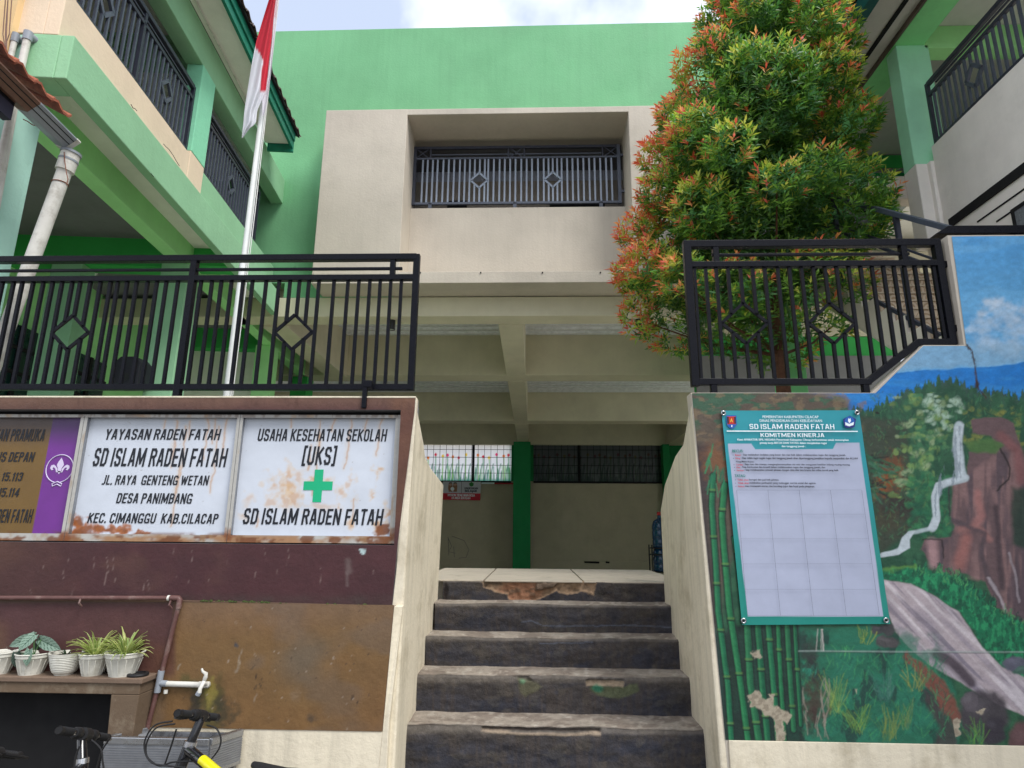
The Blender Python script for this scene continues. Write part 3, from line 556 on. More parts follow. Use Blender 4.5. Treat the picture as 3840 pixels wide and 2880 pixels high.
    for P_ in ([(280,1350),(310,1340),(330,1330),(350,1370),(380,1370),(375,1345),(395,1340),(400,1400),(450,1420),(470,1440),(455,1470),(430,1460),(440,1540),(405,1560),(395,1450),(340,1420),(300,1400)], [(300,1175),(335,1165),(342,1190),(310,1200)], [(735,1330),(752,1328),(748,1350)], [(1145,1460),(1175,1455),(1180,1520),(1160,1530)], [(1240,1420),(1285,1410),(1270,1435)]):
        c.poly(A(P_), (158,148,130), 3); c.mask((1-sst(c.sdf(A(P_)), -6, 0))*sst(n3, .5, .6), (120,108,92), .6)
    c.warp(4, .1)
    c.line(B([(1855,982),(1885,1010),(1910,1100),(1916,1200),(1930,1250),(1975,1305)]), 7, (58,46,40), 2.5, .95); c.blob(*src(cr)(1920, 1225), 9, 16, (44,32,28), .4, 1)
    c.blob(*cm_(830,165), 9, 6, (20,24,22), .5, 1)
    c.mask(sst(v, 2760, 2772)*0, (0,0,0)); c.grain(.16, .05, .09); c.grain(.1, .25, .25); return c.c
ym = DW-.004
ins_ = .006
sheet('mural', xR1+.004, XR, zpl-.002, xR0+ins_, XR, zR-.004, ym, p_mural, RW, .0052)
# upper piece: sloping shoulder, then the tall part
sheet('mural', xq+.02, xq2+.01, zR-.004, xq2-.004, xq2+.01, zq2-.008, ym, p_mural, RW, .008)
sheet('mural', xq2+.01, xq3+.001, zR-.004, xq2+.01, xq3+.001, zq2-.008, ym, p_mural, RW, .008)
sheet('mural', xq3+.001, XR, zR-.004, xq3+.001, XR, zq2-.008, ym, p_mural, RW, .008)
sheet('mural', xq3+.003, XR, zq2-.008, xtop0+.006, XR, ztop-.012, ym, p_mural, RW, .008)
R_(MB().box(xR1+.02, XR, DW-.012, DW-.0005, GZ, zpl-.003).build('cream_plinth', M['stringer'], bevel=.003))
# ================================================================= staircase
ST = thing('staircase', 'worn dark painted concrete steps between the two retaining walls', 'stairs', (.15, 5, GZ))
S_ = under(ST)
steps = [(1255,1300,5.48,-.38),(1305,1372,0,0),(1378,1450,0,0),(1460,1549,0,0),(1570,1680,0,0)]
LR = [(-.735,1.113),(-.755,1.10),(-.77,1.085),(-.785,1.075),(-.80,1.065)]
Ds = [5.48, 5.21, 4.92, 4.64, 4.34, 4.05]
ez = []
for (vt, vb, _, _), d in zip(steps, Ds): ez.append(PY(1150, vt, d).z)
ez.append(ez[-1]-.21)
def p_riser(k):
    def f(u, v):
        c = Canvas(u, v, (58,57,62)).warp(14, .02)
        c.mask(sst(fbm(u*.006+k*7, v*.02), .42, .6), (66,61,58), .6); c.mask(sst(fbm(u*.09+k, v*.008), .48, .64), (78,68,60), .35)
        c.mask(sst(fbm(u*.01+k*3, v*.02), .55, .68), (46,49,60), .6); c.mask(sst(fbm(u*.02+k, v*.03), .62, .7), (86,80,70), .3)
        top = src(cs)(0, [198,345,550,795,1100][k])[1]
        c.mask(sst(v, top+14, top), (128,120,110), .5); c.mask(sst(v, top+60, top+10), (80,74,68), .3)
        if k == 0:
            D0 = pts(cs, [(640,190),(655,235),(700,262),(790,285),(810,330),(960,325),(1010,300),(1080,270),(1150,285),(1230,262),(1310,292),(1322,205),(1300,180),(650,180)])
            c.warp(8, .05).poly(D0, (146,122,98), 3); m = 1-sst(c.sdf(D0), -6, 0)
            c.mask(m*(1-sst(np.hypot((u-src(cs)(870,0)[0])/90, (v-src(cs)(0,270)[1])/50), .6, 1.2)), (146,104,80), .9)
            c.mask(m*sst(fbm(u*.03, v*.05), .5, .65), (92,78,64), .7); c.poly(pts(cs, [(640,190),(760,200),(770,230),(660,232)]), (84,74,62), 3, .8)
            c.poly(pts(cs, [(970,215),(1120,200),(1060,240),(1010,262),(955,268)]), (96,82,70), 3, .9)
            c.blob(*src(cs)(430, 260), 10, 40, (30,24,22), .5, .9)
        if k == 3:
            c.warp(5, .05); c.poly(pts(cs, [(850,775),(915,790),(960,800),(1000,830),(960,860),(900,890),(870,860),(855,810)]), (86,84,66), 5, .9); c.blob(*src(cs)(880, 800), 14, 10, (96,130,100), .6, .8)
            c.poly(pts(cs, [(1258,795),(1490,795),(1480,835),(1400,825),(1262,825)]), (140,124,104), 3, .9); c.poly(pts(cs, [(1285,825),(1480,830),(1565,808),(1575,855),(1490,895),(1400,900),(1330,880),(1290,860)]), (86,92,68), 5, .9); c.blob(*src(cs)(1330, 840), 24, 18, (44,108,84), .6, .9)
        if k == 4:
            c.warp(3, .05); c.poly(pts(cs, [(640,1080),(760,1086),(830,1100),(1180,1108),(1345,1100),(1350,1120),(1270,1118),(1180,1122),(820,1112),(640,1096)]), (150,134,116), 2.5, .95); c.poly(pts(cs, [(640,1074),(1345,1092),(1345,1102),(1180,1100),(640,1084)]), (60,50,44), 2, .8)
        if k in (1, 2): c.warp(4, .05).line(pts(cs, [(880,450),(930,440),(1000,465),(1100,472),(1600,468),(1770,480)] if k == 1 else [(990,575),(1100,570),(1300,565)]), 4, (96,104,120), 2.5, .6)
        c.grain(.25, .02, .06); c.grain(.2, .12, .12); return c.c
    return f
def p_tread(u, v):
    c = Canvas(u, v, (150,140,128)).warp(10, .03); c.mask(sst(fbm(u*.01, v*.05), .45, .65), (116,104,94), .7); c.mask(sst(fbm(u*.05, v*.1), .6, .7), (176,168,156), .5); c.grain(.15, .06, .1); return c.c
for k in range(5):
    x0, x1 = LR[k]; d = Ds[k]; dn = Ds[k-1] if k else 5.6; z1 = ez[k]; z0 = ez[k+1]-.03
    z0 -= .3 if k == 4 else 0
    stp = tag(S_(MB().box(x0-.1 if k == 4 else x0-.06, x1+.06, d+.10, 5.62, z0, z1-.012).build('step', plaster('step_core', (110,88,70)))), 'top step with a broken and eroded plaster edge' if k == 0 else None)
    def disp(p, u, v, k=k, z1=z1, z0=z0):
        t = (p[:, 2]-z0)/(z1-z0); n = fbm(p[:, 0]*7+k*9, p[:, 2]*14, 5)-.5
        p[:, 1] += n*.022+.012*(1-t)+.016*sst(t, .93, 1)
        p[:, 2] += (fbm(p[:, 0]*5+k*3, p[:, 2]*0+3, 4)-.5)*.018*sst(t, .8, 1)
        if k == 0:
            c = Canvas(u, v, (0,0,0)).warp(8, .05); s = c.sdf(pts(cs, [(640,190),(655,235),(700,262),(790,285),(810,330),(960,325),(1010,300),(1080,270),(1150,285),(1230,262),(1310,292),(1322,205),(1300,180),(650,180)]))
            m = 1-sst(s, -8, 0); p[:, 1] += m*(.012+.04*fbm(p[:, 0]*22, p[:, 2]*22, 4))
            s2 = c.sdf(pts(cs, [(970,215),(1120,200),(1060,240),(1010,262),(955,268)])); p[:, 1] -= .035*(1-sst(s2, -6, 2))
        if k in (3, 4):
            P_ = [[(820,770),(912,770),(960,800),(900,800)], [(1258,785),(1490,785),(1480,820),(1262,820)]] if k == 3 else [[(640,1070),(1345,1085),(1345,1110),(640,1092)]]
            c = Canvas(u, v, (0,0,0)).warp(4, .06)
            for q in P_: p[:, 1] += .022*(1-sst(c.sdf(pts(cs, q)), -5, 2))
        return p
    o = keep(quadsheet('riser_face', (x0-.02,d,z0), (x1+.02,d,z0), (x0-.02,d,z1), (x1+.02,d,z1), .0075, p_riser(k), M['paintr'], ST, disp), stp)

    def disp2(p, u, v, k=k, z1=z1, d=d):
        t = (p[:, 1]-d); p[:, 2] += (fbm(p[:, 0]*5+k*3, p[:, 2]*0+3, 4)-.5)*.018*sst(t, .06, 0)+(fbm(p[:, 0]*6, p[:, 1]*9, 4)-.5)*.012*sst(t, 0, .1)-.006*sst(t, .02, 0)
        p[:, 1] += .016*sst(t, .01, 0)+(fbm(p[:, 0]*7+k*9, p[:, 0]*0+z1*14, 5)-.5)*.022*sst(t, .03, 0)
        return p
    if k: o = keep(quadsheet('tread', (x0-.03,d,z1), (x1+.03,d,z1), (x0-.03,dn+.05,z1), (x1+.03,dn+.05,z1), .012, p_tread, M['paintr'], ST, disp2), stp)
# ================================================================= sign boards
YS = DW+.075
xsl = [(-5.2, PY(*cg(383,400), YS).x), (PY(*cg(412,440), YS).x, PY(*cg(1172,440), YS).x), (PY(*cg(1204,440), YS).x, PY(*cg(1980,440), YS).x)]
mid01, mid12 = (xsl[0][1]+xsl[1][0])/2, (xsl[1][1]+xsl[2][0])/2
zs0, zs1 = PY(*cg(1100,745), YS).z, PY(*cg(1100,160), YS).z
L_(MB().box(XL, rec['x1'], YS+.03, YS+.05, rec['z0'], rec['z1']).build('recess_back', M['dark']))
def p_frame(u, v):
    c = Canvas(u, v, (170,168,162)).warp(8, .04); g = src(cg)
    bot = sst(v, g(0, 728)[1], g(0, 760)[1]); n = fbm(u*.012, v*.03); c.mask(bot*sst(n, .3, .55), (150,104,56), .85); c.mask(bot*sst(fbm(u*.02, v*.04+5), .5, .62), (108,62,30), .9)
    top = sst(v, g(0, 170)[1], g(0, 140)[1]); c.mask(top*sst(fbm(u*.08, v*.02), .45, .6), (96,66,50), .8); c.mask(top, (112,108,100), .5)  # grey top is the recess shadow painted in, brown spots are rust
    c.mask(sst(fbm(u*.03+8, v*.01), .6, .7), (150,120,84), .5)
    for x in (340, 1145, 1975): c.blob(*g(x, 750), 34, 26, (120,66,26), .7, .9, 1.6)
    c.grain(.1, .1, .1); return c.c
def p_white(bl):
    def f(u, v):
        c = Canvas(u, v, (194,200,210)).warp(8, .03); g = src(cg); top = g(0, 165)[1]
        c.mask(sst(v, top+70, top-10), (130,132,134), .6); c.grain(.04, .01, .02)  # panel greyed towards its top: shadow under the recess edge painted in
        drips = [(830,170,40),(890,170,240),(957,170,90),(935,200,330),(1048,165,200),(1080,165,120),(1140,165,200),(900,400,300),(1100,200,330)] if bl == 1 else [(1615,165,190),(1560,300,120),(1765,165,250),(1915,165,180),(1605,240,300),(1680,165,60),(1470,165,40),(1845,165,60),(1785,560,140),(1300,640,60)]
        for x, y, l in drips:
            a = g(x, y); c.line([a, (a[0]-l*.04, a[1]+l*.38), (a[0]-l*.1, a[1]+l*.746)], 4.5, (168,112,70), 3, .75); c.line([a, (a[0]-l*.1, a[1]+l*.746)], 14, (200,180,150), 9, .3)
        c.warp(14, .05)
        if bl == 1:
            for x, y, rx, ry in ((400,690,30,40),(430,720,60,26),(490,715,34,20),(560,720,70,14),(620,718,34,22),(390,735,24,14),(700,735,60,8)): c.blob(*g(x, y), rx, ry, (156,88,34), .6, .9, 1.9); c.blob(*g(x+6, y), rx*.6, ry*.6, (104,56,28), .6, .6, 2)
            c.mask(sst(v, g(0, 725)[1], g(0, 745)[1])*sst(fbm(u*.02, v*.02), .35, .6), (110,70,44), .8)
        else:
            for x, y, rx, ry, al in ((1390,500,60,60,.7),(1450,480,40,90,.7),(1480,560,40,60,.7),(1360,590,60,30,.5),(1430,570,36,70,.6),(1560,465,50,16,.7),(1640,470,30,24,.6),(1760,480,24,60,.5),(1900,420,30,20,.8),(1890,440,14,40,.5),(1880,540,24,30,.7),(1785,560,18,30,.8),(1720,540,30,34,.6),(1500,450,40,40,.5),(1905,715,46,34,1),(1950,640,26,60,.8),(1760,690,22,40,.7),(1240,560,30,40,.4),(1230,650,30,30,.5),(1600,600,100,20,.4),(1700,600,22,20,.6)):
                c.blob(*g(x, y), rx*.74, ry*.74, (206,172,122), .9, al*.6, 2.6); c.blob(*g(x, y), rx*.36, ry*.36, (180,124,66), .9, al*.6, 2.8)
            c.blob(*g(1915, 715), 32, 24, (120,66,30), .6, .95, 2)
        for k in range(40): c.blob(*g(RNG.uniform(430, 1960), RNG.uniform(180, 720)), 2, 2.5, (130,120,110), .5, .6)
        return c.c
    return f
def p_gold(u, v):
    c = Canvas(u, v, (106,80,34)); g = src(cg)
    c.poly([g(275,120), g(560,120), g(560,800), g(160,740)], (104,42,130), 1.2); c.mask(sst(v, g(0, 330)[1], g(0, 180)[1]), (44,42,54), .7); c.mask(sst(u, g(300,0)[0], -200)*0, (0,0,0))  # board darkened towards its top: recess shadow painted over gold and purple
    c.warp(6, .04); c.mask(sst(v, g(0, 715)[1], g(0, 740)[1])*sst(fbm(u*.02, v*.04), .35, .55), (96,60,26), .8); c.grain(.06, .02, .02); return c.c
boards = []
names = [('gold and purple scout sign board cut off at the left edge of the photo', 0), ('white rusty sign board with the five-line school address, middle of the three boards', 1), ('white rusty sign board with a green cross, nearest to the stairs', 2)]
for (x0, x1), (lab, k) in zip(xsl, names):
    t = thing('sign_board', lab, 'sign', ((x0+x1)/2, YS, zs0), group='sign boards in the wall recess'); U = under(t); fr = .035
    fz0, fz1 = zs0-.045, zs1+.02
    nx0 = x0-fr if k != 2 else x0-.033; nx1 = x1+fr if k != 0 else x1+.04
    nx0 = [nx0, mid01, mid12][k]+.0015; nx1 = [mid01, mid12, rec['x1']-.004][k]-.0015
    for nm, q in (('frame_rail', (nx0, nx1, fz0, zs0)), ('frame_rail', (nx0, nx1, zs1, fz1)), ('frame_stile', (nx0, x0, zs0+.001, zs1-.001)), ('frame_stile', (x1, nx1, zs0+.001, zs1-.001))):
        U(MB().box(q[0], q[1], YS-.03, YS+.03, q[2], q[3]).build(nm, M['alum'], bevel=.003))
        o = quadsheet('frame_paint', (q[0],YS-.0325,q[2]), (q[1],YS-.0325,q[2]), (q[0],YS-.0325,q[3]), (q[1],YS-.0325,q[3]), .008, p_frame, M['paintg'], t); U(o)
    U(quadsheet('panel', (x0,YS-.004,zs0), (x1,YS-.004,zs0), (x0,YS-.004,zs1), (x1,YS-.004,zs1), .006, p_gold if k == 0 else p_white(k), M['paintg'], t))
    yt_ = YS-.0065
    kw = dict(shear=.14, block=1)
    T_ = lambda s, b, mm='ink', **kk: U(textpx('lettering', s, M[mm], t, b, cg, yt_, **{**kw, **kk}))
    if k == 1:
        T_('YAYASAN RADEN FATAH', (527,212,1112,268)); T_('SD ISLAM RADEN FATAH', (468,308,1145,403)); T_('JL. RAYA  GENTENG WETAN', (513,445,1052,495)); T_('DESA PANIMBANG', (585,535,970,588)); T_('KEC. CIMANGGU  KAB.CILACAP', (440,636,1100,688))
    if k == 2:
        T_('USAHA KESEHATAN SEKOLAH', (1295,212,1948,275)); T_('(UKS)', (1518,300,1695,395)); T_('SD ISLAM RADEN FATAH', (1220,612,1930,695))
        a = PY(*cg(1519,580), yt_); b = PY(*cg(1677,417), yt_); cx, cz = (a.x+b.x)/2, (a.z+b.z)/2; hw, hh = (b.x-a.x)/2, (b.z-a.z)/2; q = hw*.3
        P_ = [(cx-q,cz-hh),(cx+q,cz-hh),(cx+q,cz-q),(cx+hw,cz-q),(cx+hw,cz+q),(cx+q,cz+q),(cx+q,cz+hh),(cx-q,cz+hh),(cx-q,cz+q),(cx-hw,cz+q),(cx-hw,cz-q),(cx-q,cz-q)]
        U(MB().prism([(x, yt_, z) for x, z in P_], (0,.0015,0)).build('green_cross', M['cross']))
    if k == 0:
        for s, b in (('KAN PRAMUKA', (-28,212,228,275)), ('US DEPAN', (-20,328,175,378)), ('15.113', (8,430,117,475)), ('15.114', (-8,508,100,555)), ('ADEN FATAH', (-36,615,165,685))): T_(s, b)
        e = PY(*cg(300,412), yt_); r = PY(*cg(370,412), yt_).x-e.x; em = MB()
        ring = [(e.x+r*.97*math.cos(a), yt_, e.z+r*.97*math.sin(a)+.0) for a in np.linspace(-1.35, math.pi+1.35, 40)]; em.tube(ring, r*.035, 5)
        for sx in (-1, 0, 1):   # fleur-de-lis
            if sx == 0: P_ = [(0,.68),(.16,.42),(.24,.2),(.12,-.05),(.1,-.25),(.0,-.42),(-.1,-.25),(-.12,-.05),(-.24,.2),(-.16,.42)]
            else: P_ = [(.14,-.08),(.3,.12),(.45,.22),(.62,.16),(.66,-.02),(.54,-.16),(.42,-.12),(.5,-.02),(.42,.05),(.3,-.06),(.24,-.2),(.16,-.24)]; P_ = [(x*sx, z) for x, z in P_]
            em.prism([(e.x+x*r*1.05, yt_, e.z+z*r*1.05+r*.05) for x, z in P_], (0,.001,0))
        em.box(e.x-r*.24, e.x+r*.24, yt_, yt_+.001, e.z-r*.25, e.z-r*.17)
        for dx in (-.5, .5): em.tube([(e.x, yt_, e.z-r*.9), (e.x+dx*r*.7, yt_, e.z-r*1.05), (e.x+dx*r*.6, yt_, e.z-r*1.22), (e.x, yt_, e.z-r*1.08)], r*.04, 5)
        U(em.build('scout_emblem', mat('emblem_white', lin((200,190,215)), noise=.05)))
# ================================================================= commitment poster
PO = thing('poster', 'teal and white performance pledge banner with an empty grid, on the mural wall', 'poster', (1.65, DW-.01, -.5)); Up = under(PO)
yp = DW-.016
TL, TR, BL, BR = PY(1558,887,yp), PY(1856,886,yp), PY(1603,1350,yp), PY(1923,1348,yp)
def p_post(u, v):
    c = Canvas(u, v, (20,138,150)); g = src(ct)
    c.mask(sst(v, 1680, 2200), (14,128,116)); 
    yb_ = 2312; c.poly([g(250,517), g(527,517), g(575,582), g(1500,578), g(1535,508), g(1812,506), (3313, yb_), (2805, yb_)], (164,170,192), .8)
    return c.c
def dpost(p, u, v): p[:, 1] += (fbm(p[:, 0]*2.5+4, p[:, 2]*3, 3)-.5)*.014; return p
Up(quadsheet('banner_sheet', BL, BR, TL, TR, .0045, p_post, M['paintg'], PO, dpost))
yq = yp-.0095
gl = MB()
for y in (1068, 1355): pass
def pl2(a, b, wd=.0011): A_, B_ = PY(a[0]*K, a[1]*K, yq), PY(b[0]*K, b[1]*K, yq); gl.bar(A_, B_, wd, .0006)
cm2 = lambda x, y: (2550+x*.892, 1400+y*.892)
hz = [((238,491),(764,490)), ((245,592),(778,592)), ((256,695),(792,695)), ((266,801),(806,800)), ((274,908),(822,908)), ((284,1018),(838,1018))]
for a, b in hz: pl2(cm2(*a), cm2(*b))
for k, t in enumerate((0, .25, .5, .75, 1)):
    a = (238+(764-238)*t, 491); b = (284+(838-284)*t, 1018); pl2(cm2(*a), cm2(*b))
Up(gl.build('ruled_grid', mat('grey_rule', lin((84,86,100)), noise=.02)))
P2 = lambda s, b, mm, **kk: Up(textpx('lettering', s, M[mm], PO, b, ct, yq, **kk))
P2('PEMERINTAH KABUPATEN CILACAP', (662,184,1325,216), 'inkw', bold=.008); P2('DINAS PENDIDIKAN DAN KEBUDAYAAN', (628,229,1367,262), 'inkw', bold=.008)
P2('SD ISLAM RADEN FATAH', (507,284,1512,346), 'inkw', block=1, shear=0, wl=.52, t=.17, gap=.15); P2('KOMITMEN KINERJA', (638,392,1392,440), 'inkw', block=1, shear=0, wl=.55, t=.19, gap=.16)
P2('Kami APARATUR SIPIL NEGARA Pemerintah Kabupaten Cilacap berkomitmen untuk menerapkan', (365,458,1682,490), 'inkw', bold=.012)
P2('prinsip kerja BECUS DAN TATAG dalam menjalankan tugas', (630,496,1424,528), 'inkw', bold=.012); P2('dan tanggung jawab :', (888,536,1175,566), 'inkw', bold=.012)
P2('BECUS:', (303,587,434,620), 'inkg', bold=.02); P2('TATAG:', (332,882,460,914), 'inkg', bold=.02)
for dot, red, body in (((313,652), ('Bener', (337,640,407,663)), (': Siap melakukan tindakan yang benar dan niat baik dalam melaksanakan tugas dan tanggung jawab.', (414,638,1648,667))), ((318,692), ('Eling', (343,680,398,706)), (': Siap selalu ingat segala tugas dan tanggung jawab akan dipertanggung jawabkan kepada masyarakat dan ALLAH', (405,677,1790,708))), (None, None, ('Yang Maha Kuasa.', (345,720,563,745))), ((324,767), ('Cerdas', (348,755,430,776)), (': Siap mau dan mampu mengimplementasikan visi misi dan menguasai keahlian bidang masing-masing.', (436,752,1700,780))), ((328,799), ('Ulet', (350,788,400,809)), (': Siap berinovasi dan kreatif dalam melaksanakan tugas dan tanggung jawab, dan', (407,785,1404,812))), ((330,833), ('Santun', (355,822,440,843)), (': Siap melaksanakan amanah jabatan dengan nilai-nilai tata krama dan etika moral yang baik.', (446,818,1565,847))), ((342,946), ('Tidak akan', (362,934,496,956)), ('korupsi dan jual beli jabatan.', (503,933,858,962))), ((344,985), ('Tidak akan', (367,972,500,995)), ('melakukan perbuatan yang melanggar norma sosial dan agama.', (507,971,1296,1000))), ((347,1023), ('Gelem', (370,1012,446,1034)), ('mau mematuhi aturan dan bersikap jujur dan loyal pada pimpinan.', (455,1010,1282,1039)))):
    if red: P2(red[0], red[1], 'inkr', bold=.012)
    P2(body[0], body[1], 'ink', bold=.012)
    if dot: q = PY(*ct(*dot), yq); Up(MB().lathe([(0,0),(.0022,0),(.0022,.0003),(0,.0003)], 8).build('bullet', M['ink'])).matrix_parent_inverse @= Matrix.Translation(q) @ Matrix.Rotation(math.pi/2, 4, 'X')
a, b = PY(*ct(238,374), yq), PY(*ct(1790,366), yq); Up(MB().box(a.x, b.x, yq, yq+.0005, (a.z+b.z)/2-.0035, (a.z+b.z)/2+.0035).build('white_rule', M['inkw']))
def flatpoly(name, L2, conv, y, m, par, U, th=.0005): return U(MB().prism([PY(*conv(*p), y) for p in L2], (0, th, 0)).build(name, m, par))
red = mat('crest_red', lin((190,40,35))); blue = mat('crest_blue', lin((30,90,170))); navy = mat('crest_navy', lin((36,40,120))); gold = mat('crest_gold', lin((220,180,60))); blk = mat('crest_black', lin((40,40,44)))
crest = flatpoly('crest', [(230,182),(352,180),(358,290),(330,325),(298,342),(262,325),(238,290)], ct, yq, blue, PO, Up)
flatpoly('crest_field', [(240,196),(345,194),(348,285),(245,287)], ct, yq-.0006, red, PO, Up); flatpoly('crest_side', [(240,200),(262,200),(264,280),(246,280)], ct, yq-.001, blk, PO, Up); flatpoly('crest_side', [(325,200),(345,200),(347,278),(328,280)], ct, yq-.001, blk, PO, Up)
flatpoly('crest_arch', [(294,212),(312,262),(302,262),(294,240),(286,262),(276,262)], ct, yq-.0012, gold, PO, Up); flatpoly('crest_flower', [(290,305),(298,292),(306,305),(302,322),(294,322)], ct, yq-.0012, M['inkw'], PO, Up)
flatpoly('school_emblem', [(1694,184),(1770,226),(1752,318),(1722,330),(1662,330),(1632,318),(1616,226)], ct, yq, navy, PO, Up)
flatpoly('emblem_disc', [(1693+58*math.cos(a), 252+60*math.sin(a)) for a in np.linspace(0, 6.1, 14)], ct, yq-.0006, blue, PO, Up)
flatpoly('emblem_book', [(1640,262),(1690,282),(1745,260),(1740,296),(1692,312),(1644,298)], ct, yq-.001, M['inkw'], PO, Up)
flatpoly('emblem_torch', [(1680,215),(1692,225),(1704,215),(1710,250),(1692,275),(1674,250)], ct, yq-.0014, M['inkw'], PO, Up)
for p in ((198,156),(1781,149)): q = PY(*ct(*p), yq); Up(MB().tube([(q.x+.012*math.cos(a), yq-.002, q.z+.012*math.sin(a)) for a in np.linspace(0, 2*math.pi, 15)], .0045, 6, False).build('eyelet', M['steel'], smooth=True)); Up(MB().tube([(q.x, yq-.006, q.z), (q.x, yq+.01, q.z)], .006, 8).build('nail', M['dark']))
for p in ((267,1040),(866,1038)): q = PY(*(k*K for k in cm2(*p)), yq); Up(MB().tube([(q.x+.012*math.cos(a), yq-.002, q.z+.012*math.sin(a)) for a in np.linspace(0, 2*math.pi, 15)], .0045, 6, False).build('eyelet', M['steel'], smooth=True)); Up(MB().tube([(q.x, yq-.006, q.z), (q.x, yq+.01, q.z)], .006, 8).build('nail', M['dark']))
# ================================================================= black railings on the retaining walls
def clone_bar(src_o, parent, loc, sz=1.):
    o = src_o.copy(); COL.objects.link(o); o.parent = parent; o.location = loc; o.scale = (1, 1, sz); return o
def bars_into(t, items, m, w, d, name='bar'):
    """items: (x, z0, z1) local; unit-height mesh shared"""
    me = None
    for x, z0, z1 in items:
        if me is None:
            o0 = MB().box(-w/2, w/2, -d/2, d/2, 0, 1).build(name, m, t); me = o0; o0.location = (x, 0, z0); o0.scale = (1, 1, z1-z0)
        else: clone_bar(me, t, (x, 0, z0), z1-z0)
def lrail(t, m, x0, x1, z, w, h, name='rail', y=0): return MB().box(x0, x1, y-w/2, y+w/2, z-h/2, z+h/2).build(name, m, t, bevel=.003)
def welds(t, pts_, m):
    q = MB()
    for x, z in pts_:
        r = random.uniform(.008, .014); q.lathe([(0,-r*.6),(r*.9,-r*.2),(r,r*.3),(0,r*.6)], 6, (x+random.uniform(-.004,.004), -.012, z))
    tag(q.build('welds', m, t, smooth=True), kind='stuff')
def diamond(t, m, cx, cz, hx, hz, w, name='diamond', y=0):
    P_ = [Vector((cx,y,cz+hz)), Vector((cx+hx,y,cz)), Vector((cx,y,cz-hz)), Vector((cx-hx,y,cz))]; mb = MB()
    for a, b in zip(P_, P_[1:]+P_[:1]): mb.bar(a, b, w*1.3, w, (0,1,0))
    return mb.build(name, m, t)
yr = DW+.06
RL = thing('railing', 'black steel railing on the maroon wall left of the stairs', 'railing', (0, yr, zt), group='black railings on the retaining walls')
W_ = lambda cf, p: PY(*cf(*p), yr)
zz = lambda cf, p: W_(cf, p).z-zt
ztop_, zthin, zmid, zbot = zz(c4,(1500,92)), zz(c4,(1500,147)), zz(c4,(1500,193)), zz(c4,(1500,741))
xe = W_(c4,(2082,400)).x
lrail(RL, M['black'], -5.0, xe, ztop_, .05, .045, 'top_rail'); lrail(RL, M['black'], -5, xe-.1, zthin, .02, .02, 'thin_rail'); lrail(RL, M['black'], -5, xe-.02, zmid, .045, .04, 'mid_rail'); lrail(RL, M['black'], -5, xe, zbot, .045, .04, 'bottom_rail')
MB().box(xe-.022, xe+.022, -.022, .022, zbot-.02, ztop_+.02).build('end_post', M['black'], RL, bevel=.003)
xp = W_(c4,(955,400)).x-.018; MB().box(xp-.022, xp+.022, -.024, .024, 0, ztop_-.02).build('post', M['black'], RL, bevel=.003); MB().box(xp-.03, xp+.03, -.03, .03, -.005, .012).build('post_foot', M['black'], RL)
xs2 = W_(c4,(1975,140)).x; MB().box(xs2-.018, xs2+.018, -.02, .02, zmid+.02, ztop_-.02).build('short_post', M['black'], RL, bevel=.003)
xf = W_(c4,(1860,770)).x; MB().box(xf-.03, xf+.0, -.085, -.055, -.07, zbot+.0).build('bracket', M['black'], RL, bevel=.003); MB().box(xf-.03, xf+.03, -.088, 0, zbot-.02, zbot+.03).build('bracket', M['black'], RL, bevel=.006)
bt = [18,95,155,230,300,365,430,500,555,625,695,765,815,880,945,1020,1085,1150,1230]; xb_ = [W_(cb,(x, 112)).x for x in bt]
bt2 = [1390,1465,1530,1600,1680,1745,1840,1930,2005,2070,2135,2205]; xb_ += [W_(cb,(x, 112)).x for x in bt2]
xb_ += [W_(c4,(x, 208)).x for x in (1680,1750,1805,1860,1912,1965,2018)]
xb_ = [xb_[0]-.075*k for k in range(14, 0, -1)]+xb_
dms = [(W_(c4,(352,465)), 0), (W_(c4,(1475,463)), 0)]; hx, hz_ = W_(c4,(1570,463)).x-W_(c4,(1475,463)).x, (W_(c4,(1475,375)).z-W_(c4,(1475,550)).z)/2
items = []
for x in xb_:
    hit = [d for d, _ in dms if abs(d.x-x) < hx*.8]
    if hit:
        g = hz_*(1-abs(hit[0].x-x)/hx); zc_ = hit[0].z-zt; items += [(x, zbot+.02, zc_-g), (x, zc_+g, zmid-.02)]
    else: items.append((x, zbot+.02, zmid-.02))
bars_into(RL, items, M['black'], .021, .021)
welds(RL, [(x, z) for x, a, b in items for z in (a, b)], M['black'])
for d, _ in dms: diamond(RL, M['black'], d.x, d.z-zt, hx, hz_, .016)
RR = thing('railing', 'black steel railing on the mural wall right of the stairs, in front of the tree', 'railing', (0, yr, zR), group='black railings on the retaining walls')
zz = lambda p: W_(cr, p).z-zR
t1, t2, t3, t4 = zz((900,355)), zz((900,420)), zz((900,482)), zz((700,1210)); x0 = W_(cr,(150,800)).x; x1 = W_(cr,(1705,600)).x
lrail(RR, M['black'], x0, x1, t1, .05, .05, 'top_rail'); lrail(RR, M['black'], x0+.17, x1-.19, t2, .02, .02, 'thin_rail'); lrail(RR, M['black'], x0, x1, t3, .045, .042, 'mid_rail')
xk = W_(cr,(1240,1215)).x; xk2 = W_(cr,(1555,960)).x; zk2 = zz((1555,965)); lrail(RR, M['black'], x0, xk+.02, t4, .045, .042, 'bottom_rail')
MB().bar((xk,0,t4), (xk2,0,zk2), .045, .042, (0,1,0)).build('bottom_rail', M['black'], RR, bevel=.003); lrail(RR, M['black'], xk2-.01, x1, zk2, .045, .042, 'bottom_rail')
